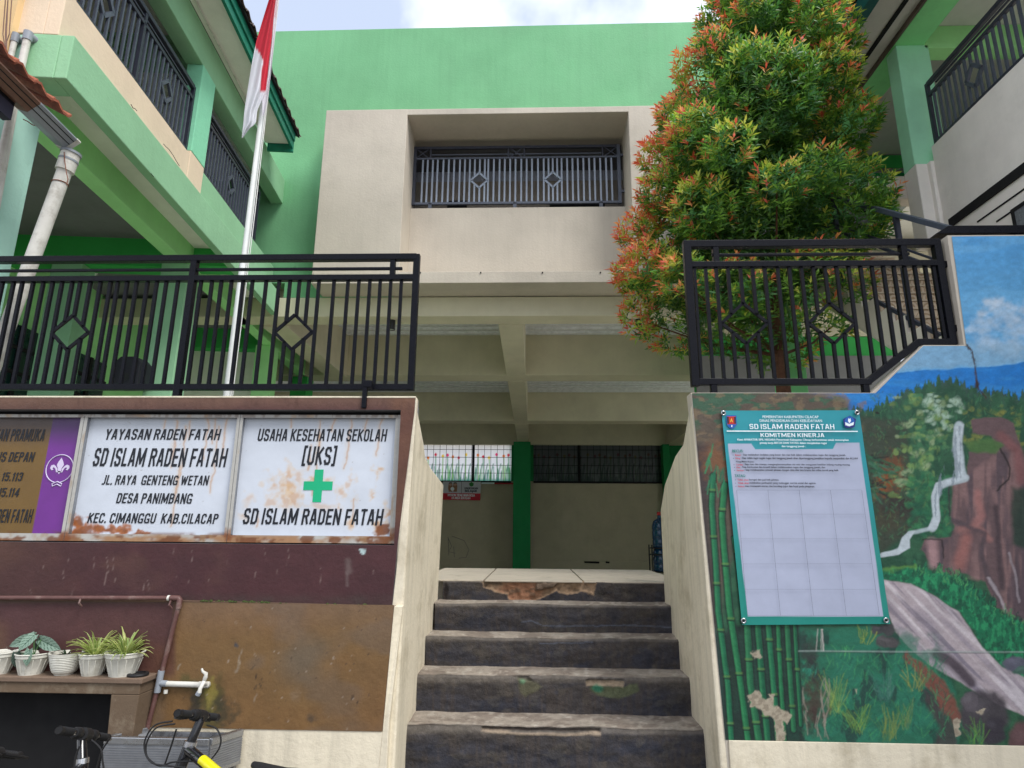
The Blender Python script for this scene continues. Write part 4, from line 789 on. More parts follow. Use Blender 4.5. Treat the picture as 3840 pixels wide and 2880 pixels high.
MB().box(x0-.026, x0+.026, -.026, .026, t4-.03, t1+.025).build('end_post', M['black'], RR, bevel=.003); MB().box(x1-.024, x1+.024, -.024, .024, zk2-.02, t1+.025).build('end_post', M['black'], RR, bevel=.003)
MB().box(x0+.034, x0+.052, -.012, .012, t4, t3).build('bar', M['black'], RR)
for cx_ in (W_(cr,(303,430)).x, W_(cr,(1462,410)).x): MB().box(cx_-.02, cx_+.02, -.022, .022, t3, t1-.02).build('short_post', M['black'], RR, bevel=.003)
for cx_ in (W_(cr,(290,1240)).x, W_(cr,(1228,1240)).x): MB().box(cx_-.02, cx_+.02, -.02, .02, -.004, t4-.02).build('foot_post', M['black'], RR, bevel=.003)
for p in ((1720,485),(1780,880)): q = W_(cr, p); MB().box(x1, q.x+.03, -.02, .02, q.z-zR-.022, q.z-zR+.022).build('wall_bracket', M['black'], RR, bevel=.003); MB().box(q.x+.022, q.x+.036, -.045, .045, q.z-zR-.045, q.z-zR+.045).build('bracket_plate', M['black'], RR, bevel=.003)
xs3 = [W_(cr,(x, 505)).x for x in (240,305,378,455,530,605,685,757,832,905,978,1050,1125,1200,1270,1340,1405,1470,1535,1600,1650)]
dm = [W_(cr,(482,845)), W_(cr,(1022,845))]; hx = W_(cr,(625,845)).x-W_(cr,(482,845)).x; hz_ = (W_(cr,(482,720)).z-W_(cr,(482,970)).z)/2; items = []
for x in xs3:
    zb_ = t4+.02 if x < xk else (t4+.02+(zk2-t4)*(x-xk)/(xk2-xk) if x < xk2 else zk2+.02); hit = [d for d in dm if abs(d.x-x) < hx*.85]
    if hit: g = hz_*(1-abs(hit[0].x-x)/hx); zc_ = hit[0].z-zR; items += [(x, zb_, zc_-g), (x, zc_+g, t3-.02)]
    else: items.append((x, zb_, t3-.02))
bars_into(RR, items, M['black'], .021, .021)
welds(RR, [(x, z) for x, a, b in items for z in (a, b)], M['black'])
for d in dm: diamond(RR, M['black'], d.x, d.z-zR, hx, hz_, .016)
#PART2
# ================================================================= middle building
MBd = thing('school_building', 'mint green and cream middle wing with a wide open passage under it', 'building', (0, DC, GZ)); U = under(MBd)
D2 = PZ(1100,810.5,H).y; D3 = PZ(*cp(1100,762),H).y; D4 = PZ(*cp(1100,892),H).y
ZG = PY(595,643,DC).z; Zb = PY(900,640,DC).z; DA = PZ(900,612,Zb).y; ZT = PY(590,67,DC).z; ZT2 = PY(1490,48,DC).z
bx0 = PY(705,238,DA).x; bzt = PY(705,238,DA).z; ox0 = PY(880,248,DA).x; oz1 = PY(880,248,DA).z; DB = PX(895,298,ox0).y; ox1 = PY(1345,340,DB).x; ozs = PY(885,450,DB).z; bx1 = ox1+.75
def mb(*boxes):
    q = MB()
    for b in boxes: q.box(*b)
    return q
X0, X1 = -4.25, 6.6
gw = MB(); ze0 = ZT+(ZT2-ZT)*.3; zA = ZT-(ze0-ZT)*(X0+7.2)/(ox0-.2-X0)
gw.prism([(-7.2,DC,4.15),(X0,DC,4.15),(X0,DC,ZG),(ox0-.2,DC,ZG),(ox0-.2,DC,oz1+.15),(ox1+.2,DC,oz1+.15),(ox1+.2,DC,ZG),(X1,DC,ZG),(X1,DC,ZT2+.02),(-7.2,DC,ZT-.02)], (0,.25,0)); U(gw.build('green_wall', M['upg']))
U(mb((ox0-.19, ox1+.19, DB+.14, DB+.3, ZG, ozs-.02)).build('inner_parapet', M['grey']))
# framed cream block
U(mb((bx0, ox0, DA, DC+.3, Zb, bzt)).build('cream_pier', M['cream'], bevel=.01)); U(mb((ox1+.02, bx1, DA, DC+.3, Zb, bzt)).build('cream_pier', M['cream'], bevel=.01))
U(mb((ox0-.05, ox1+.07, DA+.002, DB+.3, oz1, bzt-.002)).build('lintel', M['cream'], bevel=.008))
zbd = PY(900,588,DA).z
U(mb((ox0-.05, ox1+.07, DB, DB+.13, Zb+.01, ozs)).build('cream_parapet', M['cream'], bevel=.008))
U(mb((bx0+.03, bx1, DA-.015, DB, Zb-.003, zbd)).build('bottom_band', M['cream'], bevel=.006))
for u in (935,1248,1568,1868): 
    p = PY(*c2(u, 1414), DA-.016); U(MB().tube([(p.x,DA-.03,p.z),(p.x,DA+.01,p.z)], .012, 8).build('weep_hole', M['dark']))
# room behind the opening
U(mb((ox0-.19, ox1+.19, DB+1.2, DB+1.3, ozs-.6, oz1+.1)).build('room_back_wall', plaster('room_grey', (176,180,192)))); zt2 = PY(*c2(1400,940), DB+1.15).z
U(mb((ox0-.19, ox1+.19, DB+1.15, DB+1.199, ozs-.6, zt2)).build('room_dado', plaster('tan_plaster', (160,150,138))))
U(mb((ox0-.19, ox1+.19, DB+.31, DB+3.2, oz1+.06, oz1+.12)).build('room_ceiling', M['grey'])); U(mb((ox0-.3, ox0-.19, DC+.25, DB+3.3, ozs-.6, oz1+.1), ).build('room_side_wall', M['grey'])); U(mb((ox1+.19, ox1+.3, DC+.25, DB+3.3, ozs-.6, oz1+.1)).build('room_side_wall', M['grey']))
for a, b in ((1075,1175),(1605,1890)):
    p, q = PY(*c2(a, 1040), DB+1.1), PY(*c2(b, 1040), DB+1.1); U(mb((p.x, q.x, DB+1.1, DB+1.149, ozs-.5, p.z)).build('dark_doorway', M['dark']))
# parapet cap of the green wall

# beams
xl = -.60; xrb = -.165; zc = 4.45
U(mb((-9, 7.4, DC, DC+.42, H, ZG-.002)).build('front_beam', M['cream2'], bevel=.008))
for y in (D2, D3, D4): U(mb((-9 if y != D4 else -8, 4.62 if y == D2 else 9, y, y+.6, H, zc+.3)).build('cross_beam', M['cream2'], bevel=.01))
U(mb((xl, xrb, DC+.421, D2-.001, H-.012, zc+.29)).build('long_beam', M['cream2'], bevel=.01)); U(mb((xl, xrb, D2+.601, D3-.001, H-.012, zc+.29)).build('long_beam', M['cream2'], bevel=.01)); U(mb((xl, xrb, D3+.601, D4-.001, H-.012, zc+.29)).build('long_beam', M['cream2'], bevel=.01))
U(mb((5.4, 5.85, D3+.601, D4-.001, H-.012, zc+.29)).build('long_beam', M['cream2'])); U(mb((-4.75, -4.3, DC+.421, D2-.001, H-.05, zc+.29)).build('long_beam', M['cream2'], bevel=.01))
# ribbed metal deck between the beams
def deck(x0, x1, y0, y1, z):
    q = MB(); p = .3; y = y0; prof = []
    while y < y1: prof += [(y, z), (y+.12, z), (y+.15, z+.06), (y+.27, z+.06)]; y += p
    for (ya, za_), (yb, zb_) in zip(prof[:-1], prof[1:]): q.add([(x0,ya,za_),(x1,ya,za_),(x1,yb,zb_),(x0,yb,zb_)], [(0,1,2,3)])
    return q
for a, b in ((DC+.42, D2), (D2+.6, D3), (D3+.6, D4)):
    U(deck(-8.5, xl, a, b-.01, zc).build('metal_deck', M['galv'])); U(deck(xrb, 8.5, a, b-.01, zc).build('metal_deck', M['galv']))
U(mb((-9, 9, DC+.3, D4+.3, zc+.3, zc+.5)).build('floor_slab', M['grey'])); U(mb((-9.2, -9, D2+3, D4+.3, -1.33, zc+.4)).build('unseen_shade_wall', M['cream2'])); U(mb((9, 9.2, D2+3, D4+.3, -1.33, zc+.4)).build('unseen_shade_wall', M['cream2']))  # unseen side walls added over the back half to keep the passage dark
# back wall with the high window band
wz0 = PY(*cp(500,1087),D4+.1).z; wz1 = H; wl = -8.0; wc0, wc1 = PY(*cp(687,1000),D4).x, PY(*cp(780,1000),D4).x; wr = PY(*cp(1490,1000),D4).x
U(mb((-9, 9, D4+.1, D4+.35, -1.33, wz0)).build('back_wall', plaster('back_wall_plaster', (178,170,146)), bevel=0)); U(mb((wc0-.1, wc1+.1, D4+.1, D4+.35, wz0, H+.3)).build('back_pier', M['cg'])); U(mb((wr, 9, D4+.1, D4+.35, wz0, H+.3)).build('back_pier', M['cg'])); U(mb((-9, wl, D4+.1, D4+.35, wz0, H+.3)).build('back_pier', M['cg']))
U(mb((-9, 9, D4+.02, D4+.099, -1.33, PY(*cp(500,1515),D4).z)).build('wall_ledge', plaster('back_wall_plaster', (178,170,146))))
U(mb((PY(*cp(683,1400),24.6).x, PY(*cp(778,1400),24.6).x, 24.4, 25.0, -1.33, H-.015)).build('green_column', M['cg'], bevel=.01))
U(mb((PY(*cp(1490,850),D4-.4).x, PY(*cp(1526,850),D4-.4).x, D4-.4, D4, -1.33, H-.015)).build('green_column', M['cg'], bevel=.01))
cx0, cx1 = PY(*c4(1300,600), D2).x, PY(*c4(1365,600), D2).x
U(mb((cx0, cx1, D2-.3, D2, -1.33, 3.5)).build('green_column', M['mg'], bevel=.01)); cx0, cx1 = PY(*c4(1480,640), D2+.2).x, PY(*c4(1560,640), D2+.2).x; U(mb((cx0, cx1, D2+.05, D2+.5, -1.33, H-.013)).build('green_column', M['dg'], bevel=.01))
cx0, cx1 = PY(*cr(385,1100), D2).x, PY(*cr(470,1100), D2).x; U(mb((cx0, cx1, D2-.1, D2+.5, -1.33, zc)).build('green_column', M['mg'], bevel=.01))
# window panes with printed tulips
def p_tulip(dark):
    def f(u, v):
        g = src(cw); c = Canvas(u, v, (225,226,232)); y1 = g(0, 455)[1]; y0 = g(0, 155)[1]
        c.mask(np.abs(((u/16) % 1)-.5)*.5, (190,190,200), .4)
        for xx in np.arange(g(-200,0)[0], g(2200,0)[0], 5.2):
            h = RNG.uniform(14, 62); c.line([(xx, y1), (xx+RNG.uniform(-5, 5), y1-h)], 3, [(20,130,96),(90,170,70),(60,110,110),(20,100,80)][int(RNG.integers(0, 4))], 1.2, .85)
        cols = [(196,30,60),(225,190,50),(215,50,110),(220,120,40)]; x = -220; k = 0
        while x < 2200:
            gx, gy = g(x, [236,250,258,232,244][k % 5]); c.line([(gx+RNG.uniform(-6, 6), y1), (gx, gy)], 3.4, [(40,140,80),(110,170,70)][k % 2], 1.4, .9); c.blob(gx, gy, 5.2, 6.4, cols[k % 4], .25, 1); 
            c.line([(gx+6, y1), (gx+10, y1-40), (gx+16, y1-66)], 4, (40,120,90), 1.6, .8); x += [44,48,62,60,38][k % 5]; k += 1
        c.mask(sst(v, y1-16, y1), (20,130,110), .7)
        if dark:
            c.c *= .10; c.c += np.array(lin((20,40,46)))*.5
            for x, y, rx, ry in ((1140,300,20,45),(1170,440,46,24),(1335,380,20,80),(1500,340,24,70),(1520,430,30,40),(1700,380,36,70),(1600,330,20,30),(1850,340,12,40),(1010,440,16,30),(1620,240,14,14),(1940,465,20,8)): c.blob(*g(x, y), rx*.4, ry*.45, (96,104,104), .9, .55, 2.6)
        return c.c
    return f
U(quadsheet('tulip_window_film', (wl,D4+.2,wz0), (wc0-.1,D4+.2,wz0), (wl,D4+.2,wz1), (wc0-.1,D4+.2,wz1), .03, p_tulip(False), M['film'], MBd))
U(quadsheet('dark_window_film', (wc1+.1,D4+.2,wz0), (wr,D4+.2,wz0), (wc1+.1,D4+.2,wz1), (wr,D4+.2,wz1), .03, p_tulip(True), M['paintg'], MBd))
xm_ = [PY(*cw(x, 300), D4+.1).x for x in (496, -150, -560, 1375)]
for x in xm_: U(mb((x-.05, x+.05, D4+.12, D4+.18, wz0, wz1)).build('mullion', M['dark']))
gr = MB(); x = wl
while x < wr:
    if not (wc0-.1 < x < wc1+.1): gr.box(x-.008, x+.008, D4+.105, D4+.115, wz0, wz1)
    x += .262
for k in range(1, 5): z = wz0+(wz1-wz0)*k/4.6; gr.box(wl, wc0-.1, D4+.1, D4+.11, z-.009, z+.009); gr.box(wc1+.1, wr, D4+.1, D4+.11, z-.009, z+.009)
gr.box(wl, wc0-.1, D4+.02, D4+.1, wz0-.07, wz0); gr.box(wc1+.1, wr, D4+.02, D4+.1, wz0-.07, wz0)
tag(U(gr.build('window_grille', M['dark'])), kind='stuff')
for L2 in ([(332,1390),(336,1490)], [(332,1395),(352,1440),(334,1470),(372,1478)], [(352,1385),(420,1410),(445,1460),(430,1500),(390,1505)], [(362,1440),(366,1500)]): U(MB().tube([PY(*cp(*p), D4+.095) for p in L2], .008, 4).build('wall_scribble', M['grey']))
for x0_, x1_ in ((1070,1150),(1185,1205)): U(MB().tube([PY(*cp(x0_,1526), D4+.01), PY(*cp(x1_,1528), D4+.01)], .035, 5).build('wall_chip', M['dark']))
# notice under the window
yb_ = D4+.0
NB = thing('notice_banner', 'grey and red notice asking not to play ball, below the tulip windows', 'banner', (-5.5, yb_, wz0-1)); V = under(NB)
flatpoly('banner_sheet', [(247,455),(560,458),(555,612),(240,606)], cw, yb_, mat('banner_white', lin((196,198,204))), NB, V, .02); flatpoly('banner_red_field', [(244,550),(557,554),(555,612),(240,606)], cw, yb_-.004, mat('banner_red', lin((190,30,50))), NB, V, .003); flatpoly('divider', [(399,456),(402,456),(400,552),(397,552)], cw, yb_-.006, M['ink'], NB, V, .002)
for s, b, mm in (('LINGKUNGAN', (424,502,536,520), 'ink'), ('BELAJAR', (427,524,530,549), 'ink'), ('MOHON TIDAK MAIN BOLA', (285,558,510,579), 'inkw'), ('DI AREA SEKOLAH', (318,582,472,602), 'inkw')): V(textpx('lettering', s, M[mm], NB, b, cw, yb_-.008, bold=.03))
skin = mat('print_skin', lin((190,150,130))); 
for dx, cc in ((308, (40,40,50)), (347, (70,60,50))):
    flatpoly('printed_child', [(dx-16,480),(dx-10,462),(dx+10,462),(dx+16,480),(dx+18,500),(dx+14,540),(dx-14,540),(dx-20,510)], cw, yb_-.008, mat('print_shirt', lin((150,110,80))), NB, V, .001); flatpoly('printed_head', [(dx+14*math.cos(a), 478+13*math.sin(a)) for a in np.linspace(0, 6, 10)], cw, yb_-.010, skin, NB, V, .001); flatpoly('printed_hair', [(dx-16,476),(dx-10,462),(dx+10,461),(dx+16,475),(dx+6,470),(dx-8,471)], cw, yb_-.012, M['ink'], NB, V, .001)
flatpoly('printed_ball', [(324+16*math.cos(a), 516+16*math.sin(a)) for a in np.linspace(0, 6, 12)], cw, yb_-.012, M['inkw'], NB, V, .001); flatpoly('printed_emblem', [(482,458),(502,472),(496,492),(482,497),(468,492),(462,472)], cw, yb_-.008, mat('emblem_green', lin((40,120,50))), NB, V, .001)
p, q = PY(*cw(566,462), yb_), PY(*cw(828,476), yb_); BR2 = thing('folded_banner', 'narrow rolled white and red banner strip under the right end of the tulip window', 'banner', (p.x, yb_, q.z)); V = under(BR2)
xm2 = PY(*cw(672,470), yb_).x; V(mb((p.x, xm2, yb_, yb_+.02, q.z, p.z)).build('white_part', M['inkw'])); V(mb((xm2, q.x, yb_, yb_+.02, q.z-.01, p.z-.02)).build('red_part', mat('banner_red', lin((190,30,50)))))
# downlights
for p_, lab in (((847,703), 'black cylinder downlight under the front beam, seen through the left railing'), ((1380,706), 'black cylinder downlight under the front beam, beside the tree crown')):
    p = PY(*p_, DC+.2); t = thing('downlight', lab, 'lamp', (p.x, p.y, H-.17), group='downlights on the front beam'); V = under(t)
    V(MB().lathe([(.0,.17),(.052,.17),(.052,0),(.045,0),(.045,.01)], 20, (p.x,p.y,H-.17)).build('lamp_housing', M['rubber'], smooth=True)); V(MB().lathe([(0,.012),(.045,.012)], 20, (p.x,p.y,H-.17)).build('lens', M['glass']))
# window railing
yw = DB+.06; W2 = lambda x, y: PY(*c2(x, y), yw)
OR = thing('railing', 'blue-grey railing with two diamonds in the upper opening of the middle building', 'railing', (0, yw, ozs))
za, zb2, zc2, zd = W2(1400,765).z-ozs, W2(1400,800).z-ozs, W2(1400,820).z-ozs, W2(1400,1053).z-ozs; x0, x1 = W2(905,900).x, W2(1965,900).x
lrail(OR, M['darkmetal'], x0, x1, za, .05, .05, 'top_rail'); lrail(OR, M['bluemetal'], x0+.3, x1-.3, zb2, .02, .022, 'thin_rail'); lrail(OR, M['bluemetal'], x0, x1, zc2, .04, .035, 'mid_rail'); lrail(OR, M['bluemetal'], x0, x1, zd, .04, .045, 'bottom_rail')
for x in (x0, x1): MB().box(x-.03, x+.03, -.03, .03, zd-.03, za+.025).build('end_post', M['bluemetal'] if x > 0 else M['darkmetal'], OR, bevel=.003)
for xx in (985,1425,1872): q = W2(xx, 1070).x; MB().box(q-.03, q+.03, -.02, .02, 0, zd).build('foot', M['bluemetal'], OR)
for xx in (948,1432,1922):
    q = W2(xx, 800).x; mbx = MB(); mbx.bar((q-.13,0,zc2), (q+.13,0,za), .02, .02, (0,1,0)); MB().bar((q-.13,0,za), (q+.13,0,zc2), .02, .018, (0,1,0)).build('cross_brace', M['darkmetal'], OR); mbx.build('cross_brace', M['darkmetal'], OR)
    for sx in (-1, 1): MB().box(q+sx*.145-.012, q+sx*.145+.012, -.012, .012, zc2, za).build('short_bar', M['darkmetal'], OR)
for xx, zz_ in ((888,828),(885,1008)): q = W2(xx, zz_); MB().box(ox0, x0, -.02, .02, q.z-ozs-.03, q.z-ozs+.03).build('wall_bracket', M['darkmetal'], OR)
for zz_ in (805, 992): q = W2(1970, zz_); MB().box(x1, ox1+.03, -.02, .02, q.z-ozs-.02, q.z-ozs+.02).build('wall_bracket', M['bluemetal'], OR)
hx, hz_ = (W2(1283,935).x-W2(1195,935).x)/2, (W2(1240,898).z-W2(1240,975).z)/2; dm = [W2(1240,936), W2(1622,932)]; items = []
xsb = [945,970,997,1022,1052,1080,1108,1138,1164,1190,1216,1242,1268,1286,1315,1345,1372,1400,1428,1458,1486,1514,1545,1575,1600,1622,1645,1668,1697,1725,1753,1782,1812,1840,1870,1900,1928]
for xx in xsb:
    x = W2(xx, 940).x; hit = [d for d in dm if abs(d.x-x) < hx*.75]
    if hit: g = hz_*(1-abs(hit[0].x-x)/hx); z_ = hit[0].z-ozs; items += [(x, zd, z_-g), (x, z_+g, zc2)]
    else: items.append((x, zd, zc2))
bars_into(OR, items, M['silvergrey'], .03, .018)
for d in dm: diamond(OR, M['silvergrey'], d.x, d.z-ozs, hx, hz_, .026)
# water rack and bottles
yk = 14.0; RK = thing('shelf_rack', 'thin black metal rack standing in the passage beside the right cheek wall', 'rack', (PY(1441,1200,yk).x, yk, -1.33)); V = under(RK)
ra, rb_ = PY(*cp(1424,1450), yk), PY(*cp(1530,1450), yk); zs_ = [PY(*cp(1470,1450), yk).z, PY(*cp(1470,1485), yk).z, PY(*cp(1470,1578), yk).z]
for x in (ra.x+.01, rb_.x): 
    for y in (yk-.17, yk+.17): V(mb((x-.012, x+.012, y-.012, y+.012, -1.33, zs_[0]+(.07 if x < rb_.x else 0))).build('leg', M['rubber']))
for z in zs_: V(mb((ra.x, rb_.x, yk-.18, yk+.18, z-.012, z+.012)).build('shelf', M['rubber']))
gal = [(0,0),(.13,0),(.138,.02),(.138,.1),(.13,.12),(.138,.14),(.138,.24),(.13,.26),(.138,.28),(.136,.34),(.11,.40),(.05,.44),(.035,.45),(.035,.49),(0,.49)]
for z, lab, cap in ((zs_[0], 'blue gallon water bottle with a red cap on the top shelf of the rack', 'redcap'), (zs_[2], 'blue gallon water bottle with a white cap on the lower shelf of the rack', 'inkw')):
    cx_ = PY(*cp(1480,1400), yk).x; t = thing('water_bottle', lab, 'bottle', (cx_, yk, z+.012), group='water bottles on the rack'); s = 1.36 if z == zs_[0] else 1.15
    MB().lathe([(r*1.12*min(s,1.1), h*s*1.02) for r, h in gal], 24).build('bottle_body', M['water'], t, smooth=True); MB().lathe([(0,.5*s+.07),(.045,.5*s+.07),(.05,.5*s),(0,.5*s)], 16).build('cap', M[cap], t); MB().lathe([(.156,.16*s),(.156,.22*s)], 24).build('label_band', M['inkw'] if z == zs_[0] else M['water'], t)
# ================================================================= left building (own axes: x out, y along)
for y_, z_ in ((DC+1.2, H+.55), (D2+2.0, H+.6)):
    U(MB().tube([(-6, y_, z_+.3), (6, y_, z_+.3)], .02, 6).build('conduit', M['pvc']))
TH = math.atan2(.0955, .9954)
def lthing(name, label, cat, loc, rz=0, **k): return thing(name, label, cat, (loc[0], loc[1], GZ), rz=rz, **k)
def inz(t):
    def f(o): o.parent = t; o.matrix_parent_inverse = Matrix.Translation((0,0,-GZ)); return o
    return f
LB = lthing('school_building', 'left wing with a light green balcony edge, open veranda and teal eave', 'building', (-3.76, 4.2), TH); U = inz(LB)
SE = 5.62
U(mb((-.1, 0, 0, SE, 3.54, 3.95)).build('balcony_fascia', M['lg'], bevel=.008)); U(mb((-.36, -.101, 0, .23, 3.54, 3.95)).build('end_beam', M['lg'], bevel=.008)); U(mb((-2.9, -.361, .01, .23, 3.54, 3.94)).build('end_beam', plaster('pale_mint_paint', (168,210,196))))
U(mb((-.61, -.1, .23, SE, 3.84, 3.94)).build('soffit', M['soffit'])); U(mb((-.8, -.6, .231, 10, 3.54, 3.99)).build('inner_beam', M['mg'], bevel=.008)); U(mb((-3.2, -.801, .231, 12, 3.97, 4.1)).build('veranda_ceiling', M['soffit']))
U(mb((-.6, -.1, .232, .262, 3.842-.2, 3.84)).build('soffit_lip', M['dg']))
for s in (3.75, 7.7): U(mb((-3.1, -.801, s, s+.3, 3.54, 3.969)).build('cross_beam', M['dg'], bevel=.008))
for s in (3.75,): U(mb((-.599, -.101, s, s+.3, 3.58, 3.839)).build('cross_beam', M['dg']))
U(mb((-3.25, -3.1, .3, 12, -1.33, 3.969)).build('inner_wall', M['mg']))
U(mb((-3.1, -.9, 7.95, 8.1, 2.0, 3.539)).build('far_wall', M['soffit'])); U(mb((-3.1, .3, 8.1, 8.2, -1.33, 2.6)).build('far_wall', M['dg']))
# veranda windows on the inner wall
U(mb((-3.099, -3.06, 1.5, 6.4, 1.0, 2.8)).build('window_frame', M['darkgreen']))
for k in range(9): U(mb((-3.059, -3.02, 1.55+k*.54, 1.55+k*.54+.07, 1.0, 2.8)).build('window_mullion', M['dark']))
for z in (2.45, 2.1, 1.6): U(mb((-3.06, -3.03, 1.5, 6.4, z, z+.05)).build('window_transom', M['dark']))
for z, wd in ((2.1, .06),): pass
U(mb((-.93, -.57, 3.6, 3.95, -1.33, 3.539)).build('veranda_column', M['lg'], bevel=.01)); U(mb((-.80, -.34, .03, .3, -1.33, 3.539)).build('veranda_column', plaster('pale_mint_paint', (168,210,196)), bevel=.01)); U(mb((-2.42, -2.02, 3.7, 4.0, -1.33, 3.539)).build('veranda_column', M['lg'], bevel=.01)); U(mb((-.93, -.57, 7.4, 7.7, -1.33, 3.539)).build('veranda_column', M['mg'], bevel=.01))
NL = Vector((.9954, .0955, 0)); AL = Vector((-3.76, 4.2, 0))
def onplane(x, y, off=.004): q = Vector(ray(*c1(x, y))); return q*((AL+NL*off).dot(NL)/q.dot(NL))
for L2 in ([(815,650),(828,672),(840,676),(852,690)], [(1018,896),(1030,910),(1052,930),(1078,968),(1096,1000),(1116,1032)], [(940,1080),(956,1100)]):
    o = MB().tube([onplane(*p) for p in L2], .0035, 4).build('crack', M['dark']); o.parent = LB; o.matrix_parent_inverse = (Matrix.Translation(LB.location) @ Matrix.Rotation(TH, 4, 'Z')).inverted()
# parapet and upper floor
prt = 4.40; U(mb((-.25, -.13, 0, 2.34, 3.951, prt)).build('parapet', M['deepcream'], bevel=.006)); U(mb((-.25, -.13, 2.72, SE, 3.951, prt)).build('parapet', M['lg'], bevel=.006))
U(mb((-.3, -.125, 2.34, 2.72, 3.951, prt+.05)).build('column_foot', M['deepcream'], bevel=.006)); U(mb((-.32, -.12, 2.341, 2.719, prt+.051, 5.66)).build('upper_column', plaster('pale_green_column', (140,214,176)), bevel=.008))
U(mb((-3.2, -.251, .0, .12, 3.951, 6.15)).build('end_wall', M['deepcream'], bevel=.006)); U(mb((-.25, -.13, -.0, .12, prt+.001, 6.15)).build('end_wall', M['deepcream'], bevel=.004))
U(mb((-3.2, -.26, .12, 8, 3.951, 4.05)).build('upper_floor', M['grey'])); U(mb((-2.3, -2.2, .12, 8, 4.05, 6.15)).build('upper_wall', M['grey']))
U(mb((-.34, -.13, .12, 6, 5.66, 6.12)).build('eave_beam', M['lg'], bevel=.008)); U(mb((-2.2, -.341, 2.4, 2.65, 5.75, 6.12)).build('upper_cross_beam', M['lg'], bevel=.008)); U(mb((-2.2, -.341, .12, 6, 6.12, 6.16)).build('upper_ceiling', M['soffit']))
U(mb((-.129, .27, -1.5, 4.62, 6.125, 6.16)).build('eave_soffit', M['soffit'])); U(MB().tube([(-.06,-1,6.11),(-.06,4.4,6.11)], .014, 6).build('conduit', M['pvc'])); U(mb((.27, .31, -1.5, 4.64, 6.06, 6.32)).build('fascia_board', M['teal'], bevel=.004)); U(mb((.31, .335, -1.5, 4.64, 6.18, 6.31)).build('fascia_trim', M['teal'], bevel=.004))
U(mb((-.1, .31, 4.64, 4.68, 6.0, 6.24)).build('gable_board', M['teal'], bevel=.004))
# roof tiles: the eave row one by one, the rest of the slope as one mass
def tile_mb(n=1, w_=.24, ln=.34, th=.016):
    q = MB(); prof = [(-.5,.0),(-.36,.035),(-.2,.045),(-.05,.02),(.1,.0),(.35,.002),(.5,.03)]
    for i in range(len(prof)-1):
        (a, za_), (b, zb_) = prof[i], prof[i+1]
        q.add([(0,a*w_,za_),(0,b*w_,zb_),(-ln,b*w_,zb_+ln*.55),(-ln,a*w_,za_+ln*.55),(0,a*w_,za_-th),(0,b*w_,zb_-th),(-ln,b*w_,zb_+ln*.55-th),(-ln,a*w_,za_+ln*.55-th)], [(0,1,2,3),(7,6,5,4),(0,4,5,1),(2,6,7,3),(1,5,6,2),(0,3,7,4)])
    return q
first = None; s = -1.5
while s < 4.75:
    if first is None: first = U(tile_mb().build('roof_tile', M['oldtile'])); o = first
    else: o = first.copy(); COL.objects.link(o)
    o.location = (.40+random.uniform(-.008, .008), s, 6.32+random.uniform(-.004, .004)); s += .235
q = MB()
for r in range(1, 9):
    for k in range(27):
        t_ = tile_mb(); ox_ = .40-.30*r; q.add([(x+ox_, y-1.5+.235*k, z+6.32+.165*r) for x, y, z in t_.v], t_.f)
tag(U(q.build('roof_tiles', M['oldtile'])), kind='stuff')
U(MB().prism([(.38,-1.5,6.29),(.38,-1.5,6.31),(-2.4,-1.5,7.84),(-2.4,-1.5,7.80)], (0,6.2,0)).build('roof_deck', M['dark']))
# balcony railings
def loc2w(x, y): c, s = math.cos(TH), math.sin(TH); return (-3.76+c*x-s*y, 4.2+s*x+c*y)
def balcony_rail(name_lab, x, s0, s1, z0, z1, dsp, frame='post', base=None, th=TH, org=None):
    wx, wy = org if org else loc2w(x, s0); t = thing('railing', name_lab, 'railing', (wx, wy, z0), rz=th+math.pi/2, group='dark balcony railings'); Ln = s1-s0; hh = z1-z0
    lrail(t, M['darkmetal'], .02, Ln-.02, hh, .05, .05, 'top_rail'); lrail(t, M['darkmetal'], .15, Ln-.15, hh-.075, .02, .02, 'thin_rail'); lrail(t, M['darkmetal'], 0, Ln, hh-.15, .04, .04, 'mid_rail'); lrail(t, M['darkmetal'], 0, Ln, .05, .04, .045, 'bottom_rail')
    for xx in [0, Ln]+([Ln/2] if Ln > 2.2 else []): MB().box(xx-.02, xx+.02, -.02, .02, .0, hh+.02).build('post', M['darkmetal'], t)
    for xx in (.25, Ln-.25): MB().box(xx-.015, xx+.015, -.015, .015, -.0, .05).build('foot', M['darkmetal'], t)
    items = []; n = int(Ln/.088)
    for k in range(1, n):
        xx = Ln*k/n; hit = [d for d in dsp if abs(d-xx) < .09]
        if hit: g = .14*(1-abs(hit[0]-xx)/.12); m_ = hh*.45; items += [(xx, .06, m_-g), (xx, m_+g, hh-.16)]
        else: items.append((xx, .06, hh-.16))
    bars_into(t, items, M['bluemetal'], .024, .024)
    for d in dsp: diamond(t, M['bluemetal'], d, hh*.45, .12, .14, .03)
    return t
balcony_rail('dark balcony railing of the left wing, nearer panel reaching the top of the photo', -.19, -.0, 2.32, prt, 5.30, (.55, 1.75))
balcony_rail('dark balcony railing of the left wing, farther short panel behind the flag pole', -.19, 2.74, 4.75, prt, 5.30, (.95,))
